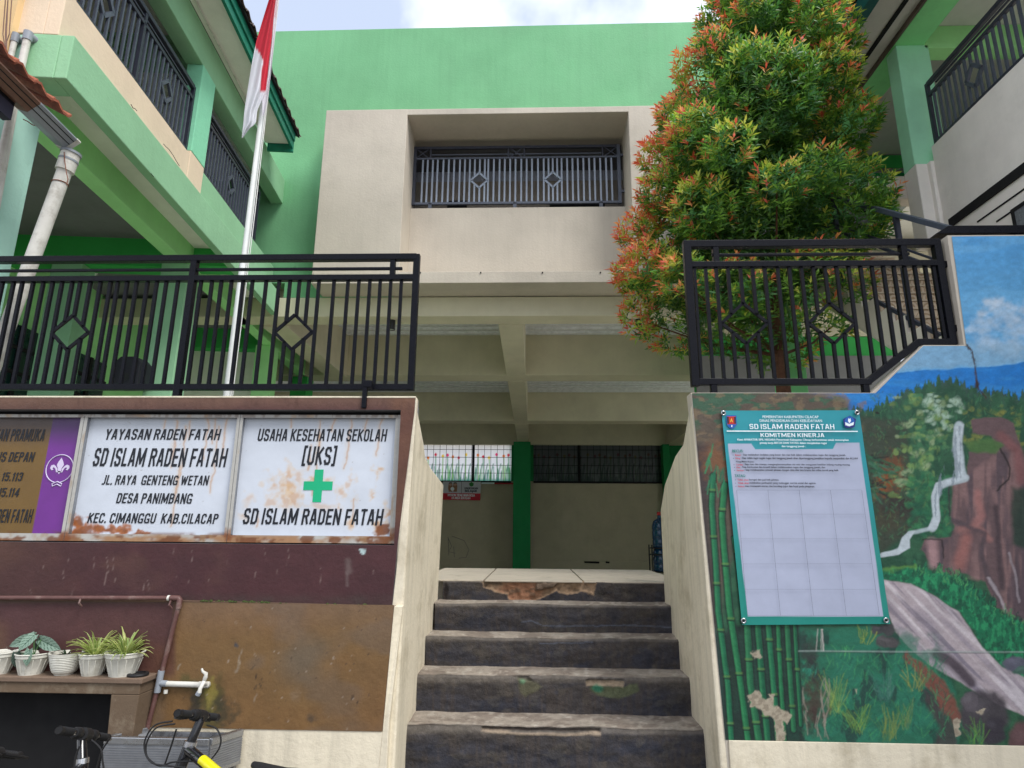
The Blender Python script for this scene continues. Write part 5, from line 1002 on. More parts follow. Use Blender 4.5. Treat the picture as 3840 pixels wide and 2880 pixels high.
# speaker and globe lamp under the veranda
t = lthing('loudspeaker', 'black loudspeaker with cut corners hanging in the left veranda', 'speaker', loc2w(-1, 3.3)); V = under(t)
sx0, sx1, sz0, sz1 = -1.17, -.85, 1.74, 2.13; x_, y_ = loc2w(-1.0, 3.4)
hw = .165; V(MB().prism([(x_-hw, y_-.1, sz0), (x_+hw, y_-.1, sz0), (x_+hw, y_-.1, sz1-.07), (x_+hw-.07, y_-.1, sz1), (x_-hw+.07, y_-.1, sz1), (x_-hw, y_-.1, sz1-.07)], (0,.26,0)).build('speaker_cabinet', M['speaker'], bevel=.01)); V(MB().tube([(x_, y_-.104, sz0+.13), (x_, y_-.1, sz0+.13)], .05, 20).build('speaker_cone', M['rubber'])); V(mb((x_-.03, x_+.03, y_+.16, y_+.75, sz0+.15, sz0+.2)).build('mounting_arm', M['dark']))
x_, y_ = loc2w(-2.47, 4.64); t = thing('ceiling_lamp', 'small round glass lamp on the veranda ceiling of the left wing', 'lamp', (x_, y_, 3.8)); MB().lathe([(0,-.07),(.05,-.05),(.075,0),(.05,.06),(.03,.08)], 16).build('globe', M['glass'], t, smooth=True); MB().lathe([(.05,.08),(.06,.17),(0,.17)], 16).build('lamp_base', M['white'], t)
# pipes on the end beam
t = lthing('wall_pipes', 'two thin white pipes rising in front of the pale end beam of the left wing', 'pipe', loc2w(-.5, -.05)); V = under(t)
for (u1, v1), (u2, v2), r in (((165,85),(108,330),.022), ((296,70),(205,500),.028)):
    a = PY(*ca(u1, v1), 4.12); b = PY(*ca(u2, v2), 4.12); dd = (b-a).normalized(); dd = Vector((dd.x*.3, 0, dd.z)); c_ = a+dd*1.6
    V(MB().tube([(a.x, 4.12, a.z), (c_.x, 4.12, c_.z)], r, 12).build('pipe', M['pvc'], smooth=True)); V(MB().tube([(a.x, 4.12, a.z-.07), (a.x, 4.12, a.z+.01)], r*1.25, 12).build('elbow', M['greypvc'], smooth=True)); V(MB().tube([(a.x, 4.12, a.z-.015), (a.x+.02, 4.26, a.z-.015)], r*1.2, 12).build('elbow', M['greypvc'], smooth=True))
t = thing('wall_pipe', 'long white pipe running down the pale corner column at the left edge', 'pipe', (-4.2, 4.15, GZ)); V = under(t)
a, b = PY(*ca(112,985), 4.16), PY(*ca(0,1600), 4.16); dd = b-a; V(MB().tube([a-dd*.6, a+dd*.0, b, b+dd*.5], .03, 14).build('pipe', M['pvc'], smooth=True))
# peach house wall at the far left top
HO = thing('house', 'orange-peach house wall with a tiled roof edge at the far left', 'building', (-5, 3.9, GZ)); V = under(HO)
p = PY(28, 60, 4.1); V(mb((-5.2, PY(30,40,4.1).x, 4.1, 4.19, 3.55, 6.5)).build('peach_wall', plaster('orange_peach_plaster', (232,200,150))))
# gutter, eave tiles and roof underside of that house
gx, gz = PY(150,320,4.25).x, PY(150,320,4.25).z
gp = [PY(*ca(840,1215), 4.25), PY(*ca(700,1280), 4.25), PY(*ca(560,1120), 4.25*.97), PY(*ca(630,1015), 4.25*.97)]
g1, g2 = PY(*ca(835,1195), 4.25), PY(*ca(690,1285), 4.25)    # right and left rim at the near end cap
DV = Vector((-.0955, .9954, 0)); gd = lambda p, s_: Vector(p)-DV*s_
def gut(s0, s1, k=1.):
    a_, b_ = Vector((g1.x, 4.25, g1.z)), Vector((g2.x, 4.25, g2.z)); e = (b_-a_)*.5; m_ = (a_+b_)/2; e = e*k
    prof = [m_-e, m_-e*.95+Vector((.006,0,-.012)), m_+e*.9+Vector((.012,0,-.008)), m_+e, m_+e*.9+Vector((-.07,0,.02)), m_-e*.7+Vector((-.09,0,.045))]
    return MB().prism([gd(p, s0) for p in prof], -DV*(s1-s0))
V(gut(.47, 1.6).build('gutter', M['gutter'], bevel=.002)); V(gut(.045, .469).build('gutter_joint', M['greypvc'], bevel=.002)); V(gut(0, .044, 1.06).build('gutter_end', M['pvc'], bevel=.002))
for f_ in (.3, .62):
    p0 = Vector((g1.x, 4.25, g1.z)).lerp(Vector((g2.x, 4.25, g2.z)), f_)+Vector((.012,0,-.009)); V(MB().tube([gd(p0, .05), gd(p0, 1.6)], .0035, 5).build('gutter_rib', M['dark']))
e0_, e1_ = gd((g2.x-.02,4.25,g2.z-.02), .55), gd((g2.x-.02,4.25,g2.z-.02), 1.6); V(MB().prism([e1_, e0_, e0_+Vector((-.6,0,.10)), e1_+Vector((-.6,0,.1))], (0,0,.05)).build('roof_underside', M['dark']))
V(MB().prism([e0_+Vector((0,0,.02)), e0_+Vector((-.06,0,.02)), e0_+Vector((-.06,0,-.11)), e0_+Vector((0,0,-.11))], e1_-e0_).build('fascia_board', mat('navy_fascia', lin((44,42,60)), rough=.7)))
tl = None
for k, (px_, py_) in enumerate(((636,915),(506,770),(326,590),(132,395),(0,260),(-130,120),(-270,-20))):
    p = gd((g1.x-.03, 4.25, g1.z+.05), .30+.19*k); o = None
    if tl is None:
        tm = tile_mb(w_=.2, ln=.34, th=.02); tl = V(tm.build('roof_tile', M['tile'])); o = tl; o.matrix_parent_inverse = Matrix.Translation(-HO.location)
    else: o = tl.copy(); COL.objects.link(o)
    o.location = (p.x+.06, p.y, p.z+.02)
q = MB()
for r in range(1, 3):
    for k in range(7):
        t_ = tile_mb(w_=.2, ln=.34, th=.02); q.add([(x+g1.x+.02-.3*r+.018*k, y+3.95-.19*k, z+g1.z+.08+.165*r) for x, y, z in t_.v], t_.f)
tag(V(q.build('roof_tiles', M['tile'])), kind='stuff')
DP = thing('downpipe', 'thick dirty white downpipe slanting from the gutter end behind the left railing', 'pipe', (-3.9, 4.25, GZ)); V = under(DP)
a = PY(*ca(745,1290), 4.27); b = PY(*cb(28,480), 4.27); dd = (b-a).normalized(); a0 = a+dd*.02
V(MB().tube([a0, b, b+dd*2.2], .052, 18).build('pipe', M['pvc'], smooth=True)); V(MB().tube([a0, a0+dd*.16], .066, 18).build('collar', M['pvc'], smooth=True)); V(MB().tube([a0+dd*.06, a0+dd*.075], .07, 18).build('collar_ring', M['greypvc'], smooth=True)); V(MB().tube([a0-dd*.01, a0+dd*.01], .074, 18).build('collar_ring', M['greypvc'], smooth=True))
V(MB().tube([a0+dd*.27+Vector((.056*math.cos(t), .056*math.sin(t), 0)) for t in np.linspace(0, 6.28, 18)], .004, 5).build('rust_wire', mat('rust_wire', lin((120,66,40)))))
wires = MB(); r0 = PY(*ca(490,870), 4.05)
wires.tube([PY(*ca(x, y), 4.08) for x, y in ((498,870),(490,930),(450,990),(400,1030),(340,1020),(290,985),(240,960))], .004, 5); under(DP)(wires.build('binding_wire', mat('rust_wire', lin((120,66,40))))); wires = MB(); wires.tube([PY(*ca(x, y), 4.2) for x, y in ((665,1300),(672,1400),(690,1520),(705,1580),(690,1640))], .0035, 5)
WR = MB(); WRt = thing('cables', 'thin dark cables hanging down the peach wall in the top left corner', 'cable', (-4.3, 4.0, 3.9))
for L2 in ([(35,0),(30,80),(50,200),(75,300)], [(60,0),(55,90),(62,200),(80,300)], [(100,0),(95,80),(70,150),(66,300)], [(60,200),(20,250),(5,330)]): under(WRt)(MB().tube([PY(*ca(L2[0][0]+25, -330), 4.05)]+[PY(*ca(x, y), 4.05) for x, y in L2], .004, 5).build('cable', M['gutter']))
under(DP)(wires.build('binding_wire', mat('rust_wire', lin((120,66,40)))))
# ================================================================= flag pole and flag
ypf = 5.0
FP = thing('flag_pole', 'white tapered flag pole rising out of the top of the photo', 'pole', (PY(491,855,ypf).x, ypf, -1.33)); V = under(FP)
b0, b1 = PY(491,855,ypf), PY(597,0,ypf); dd = (b1-b0)/(b1.z-b0.z); at_ = lambda z: b0+dd*(z-b0.z)
V(MB().tube([at_(-1.33), at_(2.3)], .034, 18).build('lower_tube', M['pole'], smooth=True)); V(MB().tube([at_(2.3), at_(4.0)], .028, 18).build('middle_tube', M['pole'], smooth=True)); V(MB().tube([at_(4.0), at_(7.2)], .021, 16).build('upper_tube', M['pole'], smooth=True)); V(MB().lathe([(0,.06),(.03,.05),(.03,0),(0,0)], 12, tuple(at_(7.2))).build('finial', M['pole'])); V(mb((b0.x-.25-.1, b0.x+.1, ypf-.2, ypf+.2, -1.33, -1.2)).build('pole_base', M['slab']))
for dx in (.045, .06): V(MB().tube([at_(-.6)+Vector((dx,-.03,0)), at_(2.8)+Vector((dx,-.03,0)), at_(7.1)+Vector((.02,-.03,0))], .0035, 5).build('halyard', M['white']))
FL = thing('flag', 'red and white flag hanging limp in folds from the pole', 'flag', tuple(PY(560,200,ypf-.1))); V = under(FL)
def flagpart(name, rows, ybase, amp, fn, ph=0.):
    ny, nx = 60, 26; pos = []; uv = []
    ys_ = [r[0] for r in rows]; Lf = [r[1] for r in rows]; Rt = [r[2] for r in rows]
    for j in range(ny):
        y = ys_[0]+(ys_[-1]-ys_[0])*j/(ny-1); a = np.interp(y, ys_, Lf); b = np.interp(y, ys_, Rt)
        for i in range(nx):
            x = a+(b-a)*i/(nx-1); f = i/(nx-1); yy = y+(0 if j < ny-8 else 0); q = PY(*c1(x, yy), ybase+amp*math.sin(f*6.5+ph+y*.0025)+amp*.4*math.sin(f*14+y*.006)); pos.append(tuple(q)); uv.append((x, y))
    uv = np.array(uv); rgb = fn(uv[:, 0], uv[:, 1]); return V(gridmesh(name, np.array(pos), nx, ny, rgb, M['cloth'], FL))
def f_red(x, y):
    GRID[0] = (60, 26); c = Canvas(x, y, (228,228,236)); c.poly([(1560,255),(1640,-40),(1720,-40),(1740,300),(1700,520),(1650,570),(1618,577),(1628,430),(1640,385),(1620,340)], (206,42,62), 3); return c.c
# main drop: from the top edge to the pointed tail
flagpart('flag_cloth', [(-320,1705,1760),(-60,1680,1722),(0,1672,1716),(130,1632,1700),(260,1594,1688),(400,1566,1672),(560,1540,1655),(690,1520,1600),(770,1514,1592),(800,1510,1552),(858,1504,1512)], ypf-.12, .032, f_red)
flagpart('flag_fold', [(-320,1735,1775),(0,1700,1728),(250,1690,1706),(480,1665,1684),(590,1625,1668),(640,1630,1660),(720,1632,1642)], ypf-.07, .012, lambda x, y: (GRID.__setitem__(0, (60,26)), Canvas(x, y, (224,220,228)).mask((y < 120)*.35, (214,120,130)).c)[1], 1.5)
# ================================================================= right building
RB = thing('school_building', 'right wing with a cream balcony wall, green column and dark eave', 'building', (4.7, 6, GZ)); U = under(RB)
xR = 4.7
cgR = plaster('right_column_green', (170,234,196))
U(mb((xR-.15, xR+.25, 6.78, 7.0, 4.32, 6.0)).build('upper_column', cgR, bevel=.01)); U(mb((xR-.02, xR+.25, 6.70, 6.99, -1.33, 4.319)).build('column_foot', plaster('side_cream', (242,236,228)), bevel=.01)); U(mb((xR-.15, xR+.0, 6.76, 7.0, 3.3, 4.318)).build('column_foot', plaster('side_cream', (242,236,228)), bevel=.01))
U(mb((xR+.02, xR+.2, 1.5, 6.70, -1.33, 4.5)).build('balcony_wall', plaster('side_cream', (242,236,228)), bevel=.006)); U(mb((xR-.0, xR+.021, 1.5, 6.6, 3.40, 3.50)).build('black_band', M['dark'])); 
for z, ya in ((3.25, 6.2), (3.12, 5.95)): U(mb((xR+.012, xR+.022, 1.5, ya, z, z+.016)).build('groove_line', M['dark']))
U(mb((xR+.005, xR+.03, 1.5, 5.7, 2.55, 3.10)).build('window_pane', mat('frosted_pane', lin((120,125,130)), rough=.3, noise=.4, nscale=30))); U(mb((xR-.0, xR+.035, 5.7, 5.74, 2.5, 3.14)).build('window_frame', M['dark'])); U(mb((xR-.0, xR+.035, 1.5, 5.7, 3.10, 3.14)).build('window_frame', M['dark']))
U(mb((xR-.17, xR+.2, 1.5, 9.7, 6.0, 6.28)).build('eave_beam', plaster('eave_green', (140,220,150), dirt_amt=.5), bevel=.01)); U(mb((xR+.2, 7.4, 6.78, 7.0, 5.95, 6.28)).build('cross_beam', M['mg'], bevel=.008)); U(mb((xR+.2, 7.4, 4.2, 4.42, 5.95, 6.28)).build('cross_beam', M['mg']))
U(mb((xR+.2, 7.4, 1.5, 9.7, 6.281, 6.33)).build('upper_ceiling', plaster('pale_grey_plaster', (205,205,200)))); U(mb((6.6, 6.75, 1.5, 9.7, 4.3, 6.28)).build('upper_wall', plaster('pale_grey_plaster', (205,205,200))))  # ceiling and inner wall share one plain pale grey
U(mb((4.0, xR-.171, 1.5, 9.7, 6.06, 6.10)).build('eave_soffit', plaster('eave_soffit_grey', (205,202,196)))); U(mb((4.30, 4.35, 1.5, 9.7, 6.04, 6.061)).build('soffit_strip', M['dark'])); U(mb((xR-.20, xR-.172, 1.5, 9.7, 6.0, 6.09)).build('dirty_edge', mat('dirty_brown', lin((96,84,76)), noise=.4)))
U(mb((3.88, 4.0, 1.5, 9.7, 6.03, 6.25)).build('fascia_board', mat('dark_teal_board', lin((24,92,92)), rough=.5, noise=.2))); 
q = MB(); y = 1.5
U(MB().prism([(2.9,6.3,7.0),(3.95,6.3,6.3),(3.95,6.3,6.34),(2.9,6.3,7.04)], (0,3.4,0)).build('roof_sheet', mat('roof_underside', lin((96,92,100)), noise=.2)))
for y in (6.3, 7.2, 8.1, 9.0): U(MB().prism([(2.92,y,6.98),(3.94,y,6.29),(3.94,y,6.2),(2.92,y,6.88)], (0,.1,0)).build('rafter', M['dark']))
# storey behind the stairs
U(mb((3.55, 6.9, 9.55, 9.7, 4.62, 6.28)).build('far_upper_wall', plaster('far_mid_grey', (128,128,128)))); U(mb((3.0, 7.4, 9.53, 9.549, 6.02, 6.25)).build('green_lintel', M['dg'])); U(mb((5.55, 6.9, 9.5, 9.529, 3.2, 5.9)).build('green_wall', M['cg'])); U(mb((6.0, 6.35, 9.47, 9.5, 3.3, 5.1)).build('dark_window', M['dark']))  # far wall is plain mid-grey plaster
U(mb((5.0, 7.4, 7.0, 9.5, 4.3, 4.5)).build('upper_floor', M['soffit'])); U(mb((xR+.25, 7.4, 6.9, 7.0, 4.3, 4.6)).build('floor_edge', M['soffit']))
# ground storey right: light green column, green wall, louvred window
xa_, xb2 = PY(*cr(735,1200), 7.4).x, PY(*cr(872,1200), 7.4).x
U(mb((xa_, xb2, 7.4, 7.75, -1.33, 3.55)).build('veranda_column', plaster('bright_mint_column', (140,226,156)), bevel=.01))
U(mb((2.7+.6, 7.4, 12.4, 12.55, -1.33, PY(*cr(1000,930), 12.4).z)).build('green_wall', M['dg'])); U(mb((3.3, 7.4, 12.36, 12.4, -1.33, PY(*cr(1000,1050), 12.4).z)).build('grey_dado', plaster('far_mid_grey', (128,128,128)))); U(mb((3.3, 7.4, 12.4, 12.5, PY(*cr(1000,925), 12.4).z, 5.2)).build('cream_wall', M['cream2']))
p, q_ = PY(*cr(585,1045), 13.0), PY(*cr(685,1190), 13.0)
for k in range(7): z = q_.z+(p.z-q_.z)*k/7; U(mb((p.x, q_.x, 13.0, 13.04, z, z+(p.z-q_.z)/10)).build('louvre', M['darkmetal']))
U(mb((p.x-.05, q_.x+.05, 13.05, 13.09, q_.z-.6, p.z+.05)).build('louvre_frame', M['dark']))
U(MB().prism([(3.4,7.0,4.0),(7.2,7.0,4.0),(7.2,7.0,4.3),(3.4,7.0,4.3)], (0,.2,0)).build('landing_edge', M['cream']))
balcony_rail('dark balcony railing of the right wing beside the green column', 0, 0, 4.6, 4.5, 5.33, (.72, 3.2), th=-math.pi, org=(xR+.08, 6.68))
# stairs of the right wing
SX0, SX1 = 3.4, 4.66; SL = .744; n_ = 17; y0_ = 4.62; z0_ = 1.11
SR = thing('tiled_staircase', 'staircase with patterned tile risers climbing beside the right wing', 'stairs', (4, 5, GZ)); V = under(SR)
def p_tile(u, v): return None
def tilemat():
    m = D_.materials.new('circle_pattern_tile'); m.use_nodes = True; t = m.node_tree; N = t.nodes; L = t.links; b = N['Principled BSDF']; g = N.new('ShaderNodeNewGeometry')
    mp = N.new('ShaderNodeVectorMath'); mp.operation = 'MULTIPLY'; mp.inputs[1].default_value = (5.2, 0, 5.2); L.new(g.outputs['Position'], mp.inputs[0])
    fr = N.new('ShaderNodeVectorMath'); fr.operation = 'FRACTION'; L.new(mp.outputs[0], fr.inputs[0]); sb = N.new('ShaderNodeVectorMath'); sb.operation = 'SUBTRACT'; sb.inputs[1].default_value = (.5, 0, .5); L.new(fr.outputs[0], sb.inputs[0])
    le = N.new('ShaderNodeVectorMath'); le.operation = 'LENGTH'; L.new(sb.outputs[0], le.inputs[0]); r = N.new('ShaderNodeValToRGB'); r.color_ramp.interpolation = 'CONSTANT'; L.new(le.outputs['Value'], r.inputs[0])
    e = r.color_ramp.elements; A_ = (*lin((198,180,154)), 1); B_ = (*lin((164,138,108)), 1); e[0].color = B_; e[0].position = 0; e[1].color = A_; e[1].position = .13
    for p_, c_ in ((.24, B_), (.33, A_), (.46, B_), (.5, A_)): x = e.new(p_); x.color = c_
    L.new(r.outputs[0], b.inputs['Base Color']); b.inputs['Roughness'].default_value = .4; return m
TM = tilemat(); rise = .171; run = rise/SL
for k in range(n_):
    z = z0_+rise*k; y = y0_+run*k
    V(mb((SX0+.05, SX1, y, y+.03, z-rise*.0, z+rise-.02)).build('tile_riser', TM)); V(mb((SX0+.05, SX1, y-.015, y+run+.03, z+rise-.02, z+rise)).build('tread', plaster('tread_beige', (196,180,156)), bevel=.004))
sp = [(SX0, y0_-.02, z0_-.25)]
for k in range(n_): sp += [(SX0, y0_+run*k-.02, z0_+rise*k+(.0 if k else 0)), (SX0, y0_+run*k-.02, z0_+rise*(k+1)+.01)]
ye_, ze_ = y0_+run*n_, z0_+rise*n_; sp += [(SX0, ye_, ze_+.01), (SX0, ye_, ze_-.25)]
V(MB().prism(sp, (.05,0,0)).build('side_stringer', plaster('stringer_white', (222,214,200))))
V(MB().prism([(SX0+.05,y0_,z0_-.3),(SX1,y0_,z0_-.3),(SX1,ye_,ze_-.3),(SX0+.05,ye_,ze_-.3)], (0,0,.06)).build('stair_soffit', M['soffit']))
V(MB().prism([(SX0,3.9+.35,-1.33),(SX0,y0_,-1.33),(SX0,y0_,z0_),(SX0,4.4,z0_-.02)], (.06,0,0)).build('foot_wall', M['cream'])) if False else None
V(mb((SX0-.6, 7.2, ye_, 9.4, ze_-.2, ze_)).build('upper_landing', M['cream2']))
HR = thing('handrail', 'grey steel handrail running up the tiled stairs of the right wing', 'handrail', (3.4, 4.5, 1.5)); V = under(HR)
def slopebar(dz, y1, y2, w=.035, x=SX0+.02, m_='darkmetal'): V(MB().bar((x, y1, z0_+SL*(y1-y0_)+dz), (x, y2, z0_+SL*(y2-y0_)+dz), w).build('rail', M[m_], bevel=.003))
slopebar(.17, 4.25, 8.4); slopebar(.80, 4.25, 8.4, .03); slopebar(.88, 4.25, 8.4, .02); 
for y in (4.4, 5.47, 6.54, 7.61): z = z0_+SL*(y-y0_); V(mb((SX0, SX0+.04, y-.02, y+.02, z+.1, z+1.22)).build('post', M['darkmetal']))
slopebar(1.22, 4.25, 8.4, .045, m_='bluemetal')
a = PY(1825,425,5.6); 
# beam on top of the tall mural wall
BB = thing('steel_beam', 'black steel beam with a pointed end lying along the top of the mural wall', 'beam', (2.9, 4.12, ztop)); V = under(BB)
q = [PY(*c5(*p), 4.08) for p in ((460,1118),(520,1080),(881,1075),(881,1118))]; V(MB().prism([q[0], q[1], Vector((8, 4.08, q[1].z)), Vector((8, 4.08, q[0].z))], (0,.1,0)).build('beam_body', M['black'], bevel=.003)); V(mb((q[0].x+.55, q[0].x+.62, 4.09, 4.16, q[0].z-.05, q[0].z)).build('beam_foot', M['black']))
# ================================================================= tree
TR = thing('tree', 'bushy cone-shaped tree with green leaves and orange-red young shoots behind the right railing', 'tree', (2.65, 6.6, -1.33)); U = under(TR)
YT = 6.6
outl = [(-120,1585,1700),(-40,1530,1775),(0,1502,1792),(60,1488,1812),(120,1470,1852),(200,1432,1862),(260,1392,1868),(330,1372,1868),(400,1352,1890),(470,1345,1915),(520,1340,1925),(580,1325,1905),(640,1318,1895),(680,1345,1880),(710,1400,1850),(735,1480,1800)]
vs_ = [o[0] for o in outl]; lf = [o[1] for o in outl]; rt_ = [o[2] for o in outl]
prof = []   # z, centre x, radius
for v, a, b in outl: p, q = PY(a, v, YT), PY(b, v, YT); prof.append((p.z, (p.x+q.x)/2, (q.x-p.x)/2*.93))
prof.sort(); pz = [p[0] for p in prof]; pcx = [p[1] for p in prof]; pr = [p[2] for p in prof]
zlo, zhi = pz[0]-.05, pz[-1]
tb = PY(1693,846,YT); t1_ = PY(1672,640,YT); base = Vector((tb.x, YT, -1.33)); tp = Vector((pcx[len(pcx)//2], YT, 4.2))
trunk_pts = [base, Vector((tb.x, YT, tb.z)), Vector((t1_.x, YT, t1_.z)), Vector((t1_.x-.02, YT+.05, 2.7)), Vector((2.45, YT, 3.6)), Vector((2.45, YT, 5.2)), Vector((2.4, YT, 6.6))]
q = MB().tube(trunk_pts, [.085,.075,.066,.055,.04,.025,.01], 14); 
for k in range(20): a = random.uniform(0, 6.28); z = random.uniform(0, 1); 
U(q.build('trunk', M['bark'], smooth=True))
clumps = []
rr = random.Random(5)
for k in range(900):
    z = rr.uniform(zlo+.15, zhi); R0 = np.interp(z, pz, pr); cx0_ = np.interp(z, pz, pcx)
    if rr.random() > R0/1.4: continue
    a = rr.uniform(0, 2*math.pi); cr_ = rr.choice((.22,.3,.42,.56))*min(1, .4+R0/1.6); d = max(0, (R0-cr_*.85))*rr.uniform(.86, 1.06)
    c_ = Vector((cx0_+d*math.cos(a), YT+d*math.sin(a)*.95, z))
    if all((c_-o[0]).length > .88*(cr_+o[1]) for o in clumps): clumps.append((c_, cr_, a))
for z in np.arange(zlo+.4, zhi, .45): clumps.append((Vector((np.interp(z, pz, pcx), YT, z)), np.interp(z, pz, pr)*.5, 0))
for k, (c_, r_, a) in enumerate(clumps):
    if k % 2 == 0 and c_.z < 5.5:
        z_ = max(tb.z+.4, c_.z-r_-.5); t0 = Vector((np.interp(z_, [p.z for p in trunk_pts], [p.x for p in trunk_pts]), YT, z_)); mid = (t0+c_)/2+Vector((0,0,-.08)); U(MB().tube([t0, mid, c_], [.02,.013,.005], 6).build('branch', M['bark'], smooth=True))
nr = np.random.default_rng(3); V_ = []; F_2 = []; C_ = []
def leaf(p, d, up, ln, wd, col, col2):
    side = np.cross(d, up); side /= np.linalg.norm(side)+1e-9; nrm = np.cross(side, d); b = len(V_)
    curl = -.14*ln
    V_.extend([p, p+d*ln*.42+side*wd+nrm*.15*wd, p+d*ln*.5-nrm*.2*wd, p+d*ln*.42-side*wd+nrm*.15*wd, p+d*ln+nrm*curl])
    F_2.extend([(b, b+1, b+2), (b, b+2, b+3), (b+1, b+4, b+2), (b+2, b+4, b+3)]); C_.extend([col, col, col*.9, col, col2])
G = [np.array(lin(c)) for c in ((92,142,58),(116,166,62),(72,122,60),(136,182,72),(90,146,84))]; YG = [np.array(lin(c)) for c in ((196,208,80),(170,200,84),(206,204,92),(190,204,80))]; RD = [np.array(lin(c)) for c in ((240,128,78),(246,162,98),(228,98,72),(248,184,112),(238,120,106))]
nsh = 0
for c_, r_, a in clumps:
    n_s = int(215*(r_/.32)**2); cy_ = nr.random(); cred = nr.random()
    for k in range(n_s):
        v = nr.normal(size=3); v /= np.linalg.norm(v); 
        if v[1] > .55 and nr.random() < .6: continue
        rad = r_*(.72+.3*nr.random())*(1.06 if v[2] > 0 else .92); p = np.array(c_)+v*rad
        z = p[2]; R0 = np.interp(z, pz, pr); cx0_ = np.interp(z, pz, pcx); e = math.hypot(p[0]-cx0_, p[1]-YT)
        if e > R0*1.10+.05 or (z < zlo+.6 and nr.random() < .3) or (p[0] > cx0_ and z < zlo+.75 and nr.random() < .5): continue
        out_d = np.array([(p[0]-cx0_), (p[1]-YT), 0]); out_d /= np.linalg.norm(out_d)+1e-6
        ax = v*.6+out_d*.35+np.array([0,0,.75]); ax /= np.linalg.norm(ax); outer = e/(R0+1e-6)
        left = (cx0_-p[0])/(R0+.01); vis = nr.random(); topness = v[2]
        pred = .015+.10*max(0, left)+1.5*max(0, left-.55)+.09*(outer > .92)+(.3 if cred > .80 else 0)*(topness > 0)+(.22 if z > 5.3 and p[0] > cx0_ else 0)+.05*(topness > .5)+.05*(cy_ > .7); pyg = .06+(.55*max(0, topness)+.3*max(0, -left)*(outer > .6))*(.25+1.4*cy_)
        L0 = .080+.034*nr.random(); nl = 8 if outer > .5 else 5
        kind = 'r' if vis < pred and outer > .55 else ('y' if vis < pred+pyg and outer > .5 else 'g')
        base_g = G[int(nr.integers(0, 5))]; t_up = np.array([0,0,1.])
        s1 = np.cross(ax, t_up); s1 /= np.linalg.norm(s1)+1e-9; s2 = np.cross(s1, ax)
        stem = .07+.05*nr.random()
        for j in range(nl):
            f = j/nl; th_ = j*2.4+nr.random()*.8; spread = 1.15-.75*f; dl = ax*math.cos(spread)+(s1*math.cos(th_)+s2*math.sin(th_))*math.sin(spread); dl[2] -= .18*(1-f); dl /= np.linalg.norm(dl)
            if kind == 'r' and f > .35: col = RD[int(nr.integers(0, 5))]
            elif kind == 'y' and f > .25: col = YG[int(nr.integers(0, 4))]
            elif kind == 'r': col = YG[int(nr.integers(0, 4))]
            else: col = base_g*(.7+.5*nr.random())*(1 if outer > .6 else .75)  # inner leaves darkened in colour to stand for shade between clumps
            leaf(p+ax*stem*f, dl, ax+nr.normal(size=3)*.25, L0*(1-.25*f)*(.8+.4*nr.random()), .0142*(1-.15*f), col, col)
        nsh += 1
me = D_.meshes.new('crown'); me.from_pydata([tuple(v) for v in V_], [], F_2); setcol(me, np.array(C_)); o = link('crown', me, None, M['leaf']); tag(U(o), kind='stuff')
print('shoots', nsh, 'tris', len(F_2), 'clumps', len(clumps))
# ================================================================= ledge, pots, pipe, tap, sink
LG = thing('masonry_ledge', 'brown painted ledge with a black opening under it and flower pots on top', 'ledge', (-3, 3.9, GZ)); U = under(LG)
yl2 = 3.80; lz = PY(301,1465,yl2).z; lx = PY(303,1480,yl2).x; lx2 = PY(272,1659,yl2).x; ozx = PY(240,1500,yl2); ozb = PY(232,1659,yl2).x
brn = lambda nm: plaster(nm, (100,84,68), dirt=lin((160,150,130)), dirt_amt=.5, dscale=5)
BM = brn('ledge_brown')
U(mb((-7.4, lx, yl2, 3.95, ozx.z, lz-.03)).build('ledge_slab', BM, bevel=.004)); U(mb((-7.4, lx+.015, yl2-.012, 3.949, lz-.029, lz)).build('ledge_top', plaster('ledge_top_brown', (112,94,80), dirt=lin((150,140,120)), dirt_amt=.4, dscale=6), bevel=.005))
U(MB().prism([(ozx.x, yl2, ozx.z-.001), (lx, yl2, ozx.z-.001), (lx2, yl2, GZ), (ozb, yl2, GZ)], (0,.149,0)).build('ledge_leg', BM, bevel=.004))
U(mb((-7.4, ozx.x+.1, 3.945, 3.9495, GZ, ozx.z)).build('opening_back', M['openingshade'])); U(mb((-7.4, -7.3, yl2, 3.94, GZ, ozx.z)).build('ledge_leg', BM))  # black sheet: the darkness inside the shallow opening is painted on
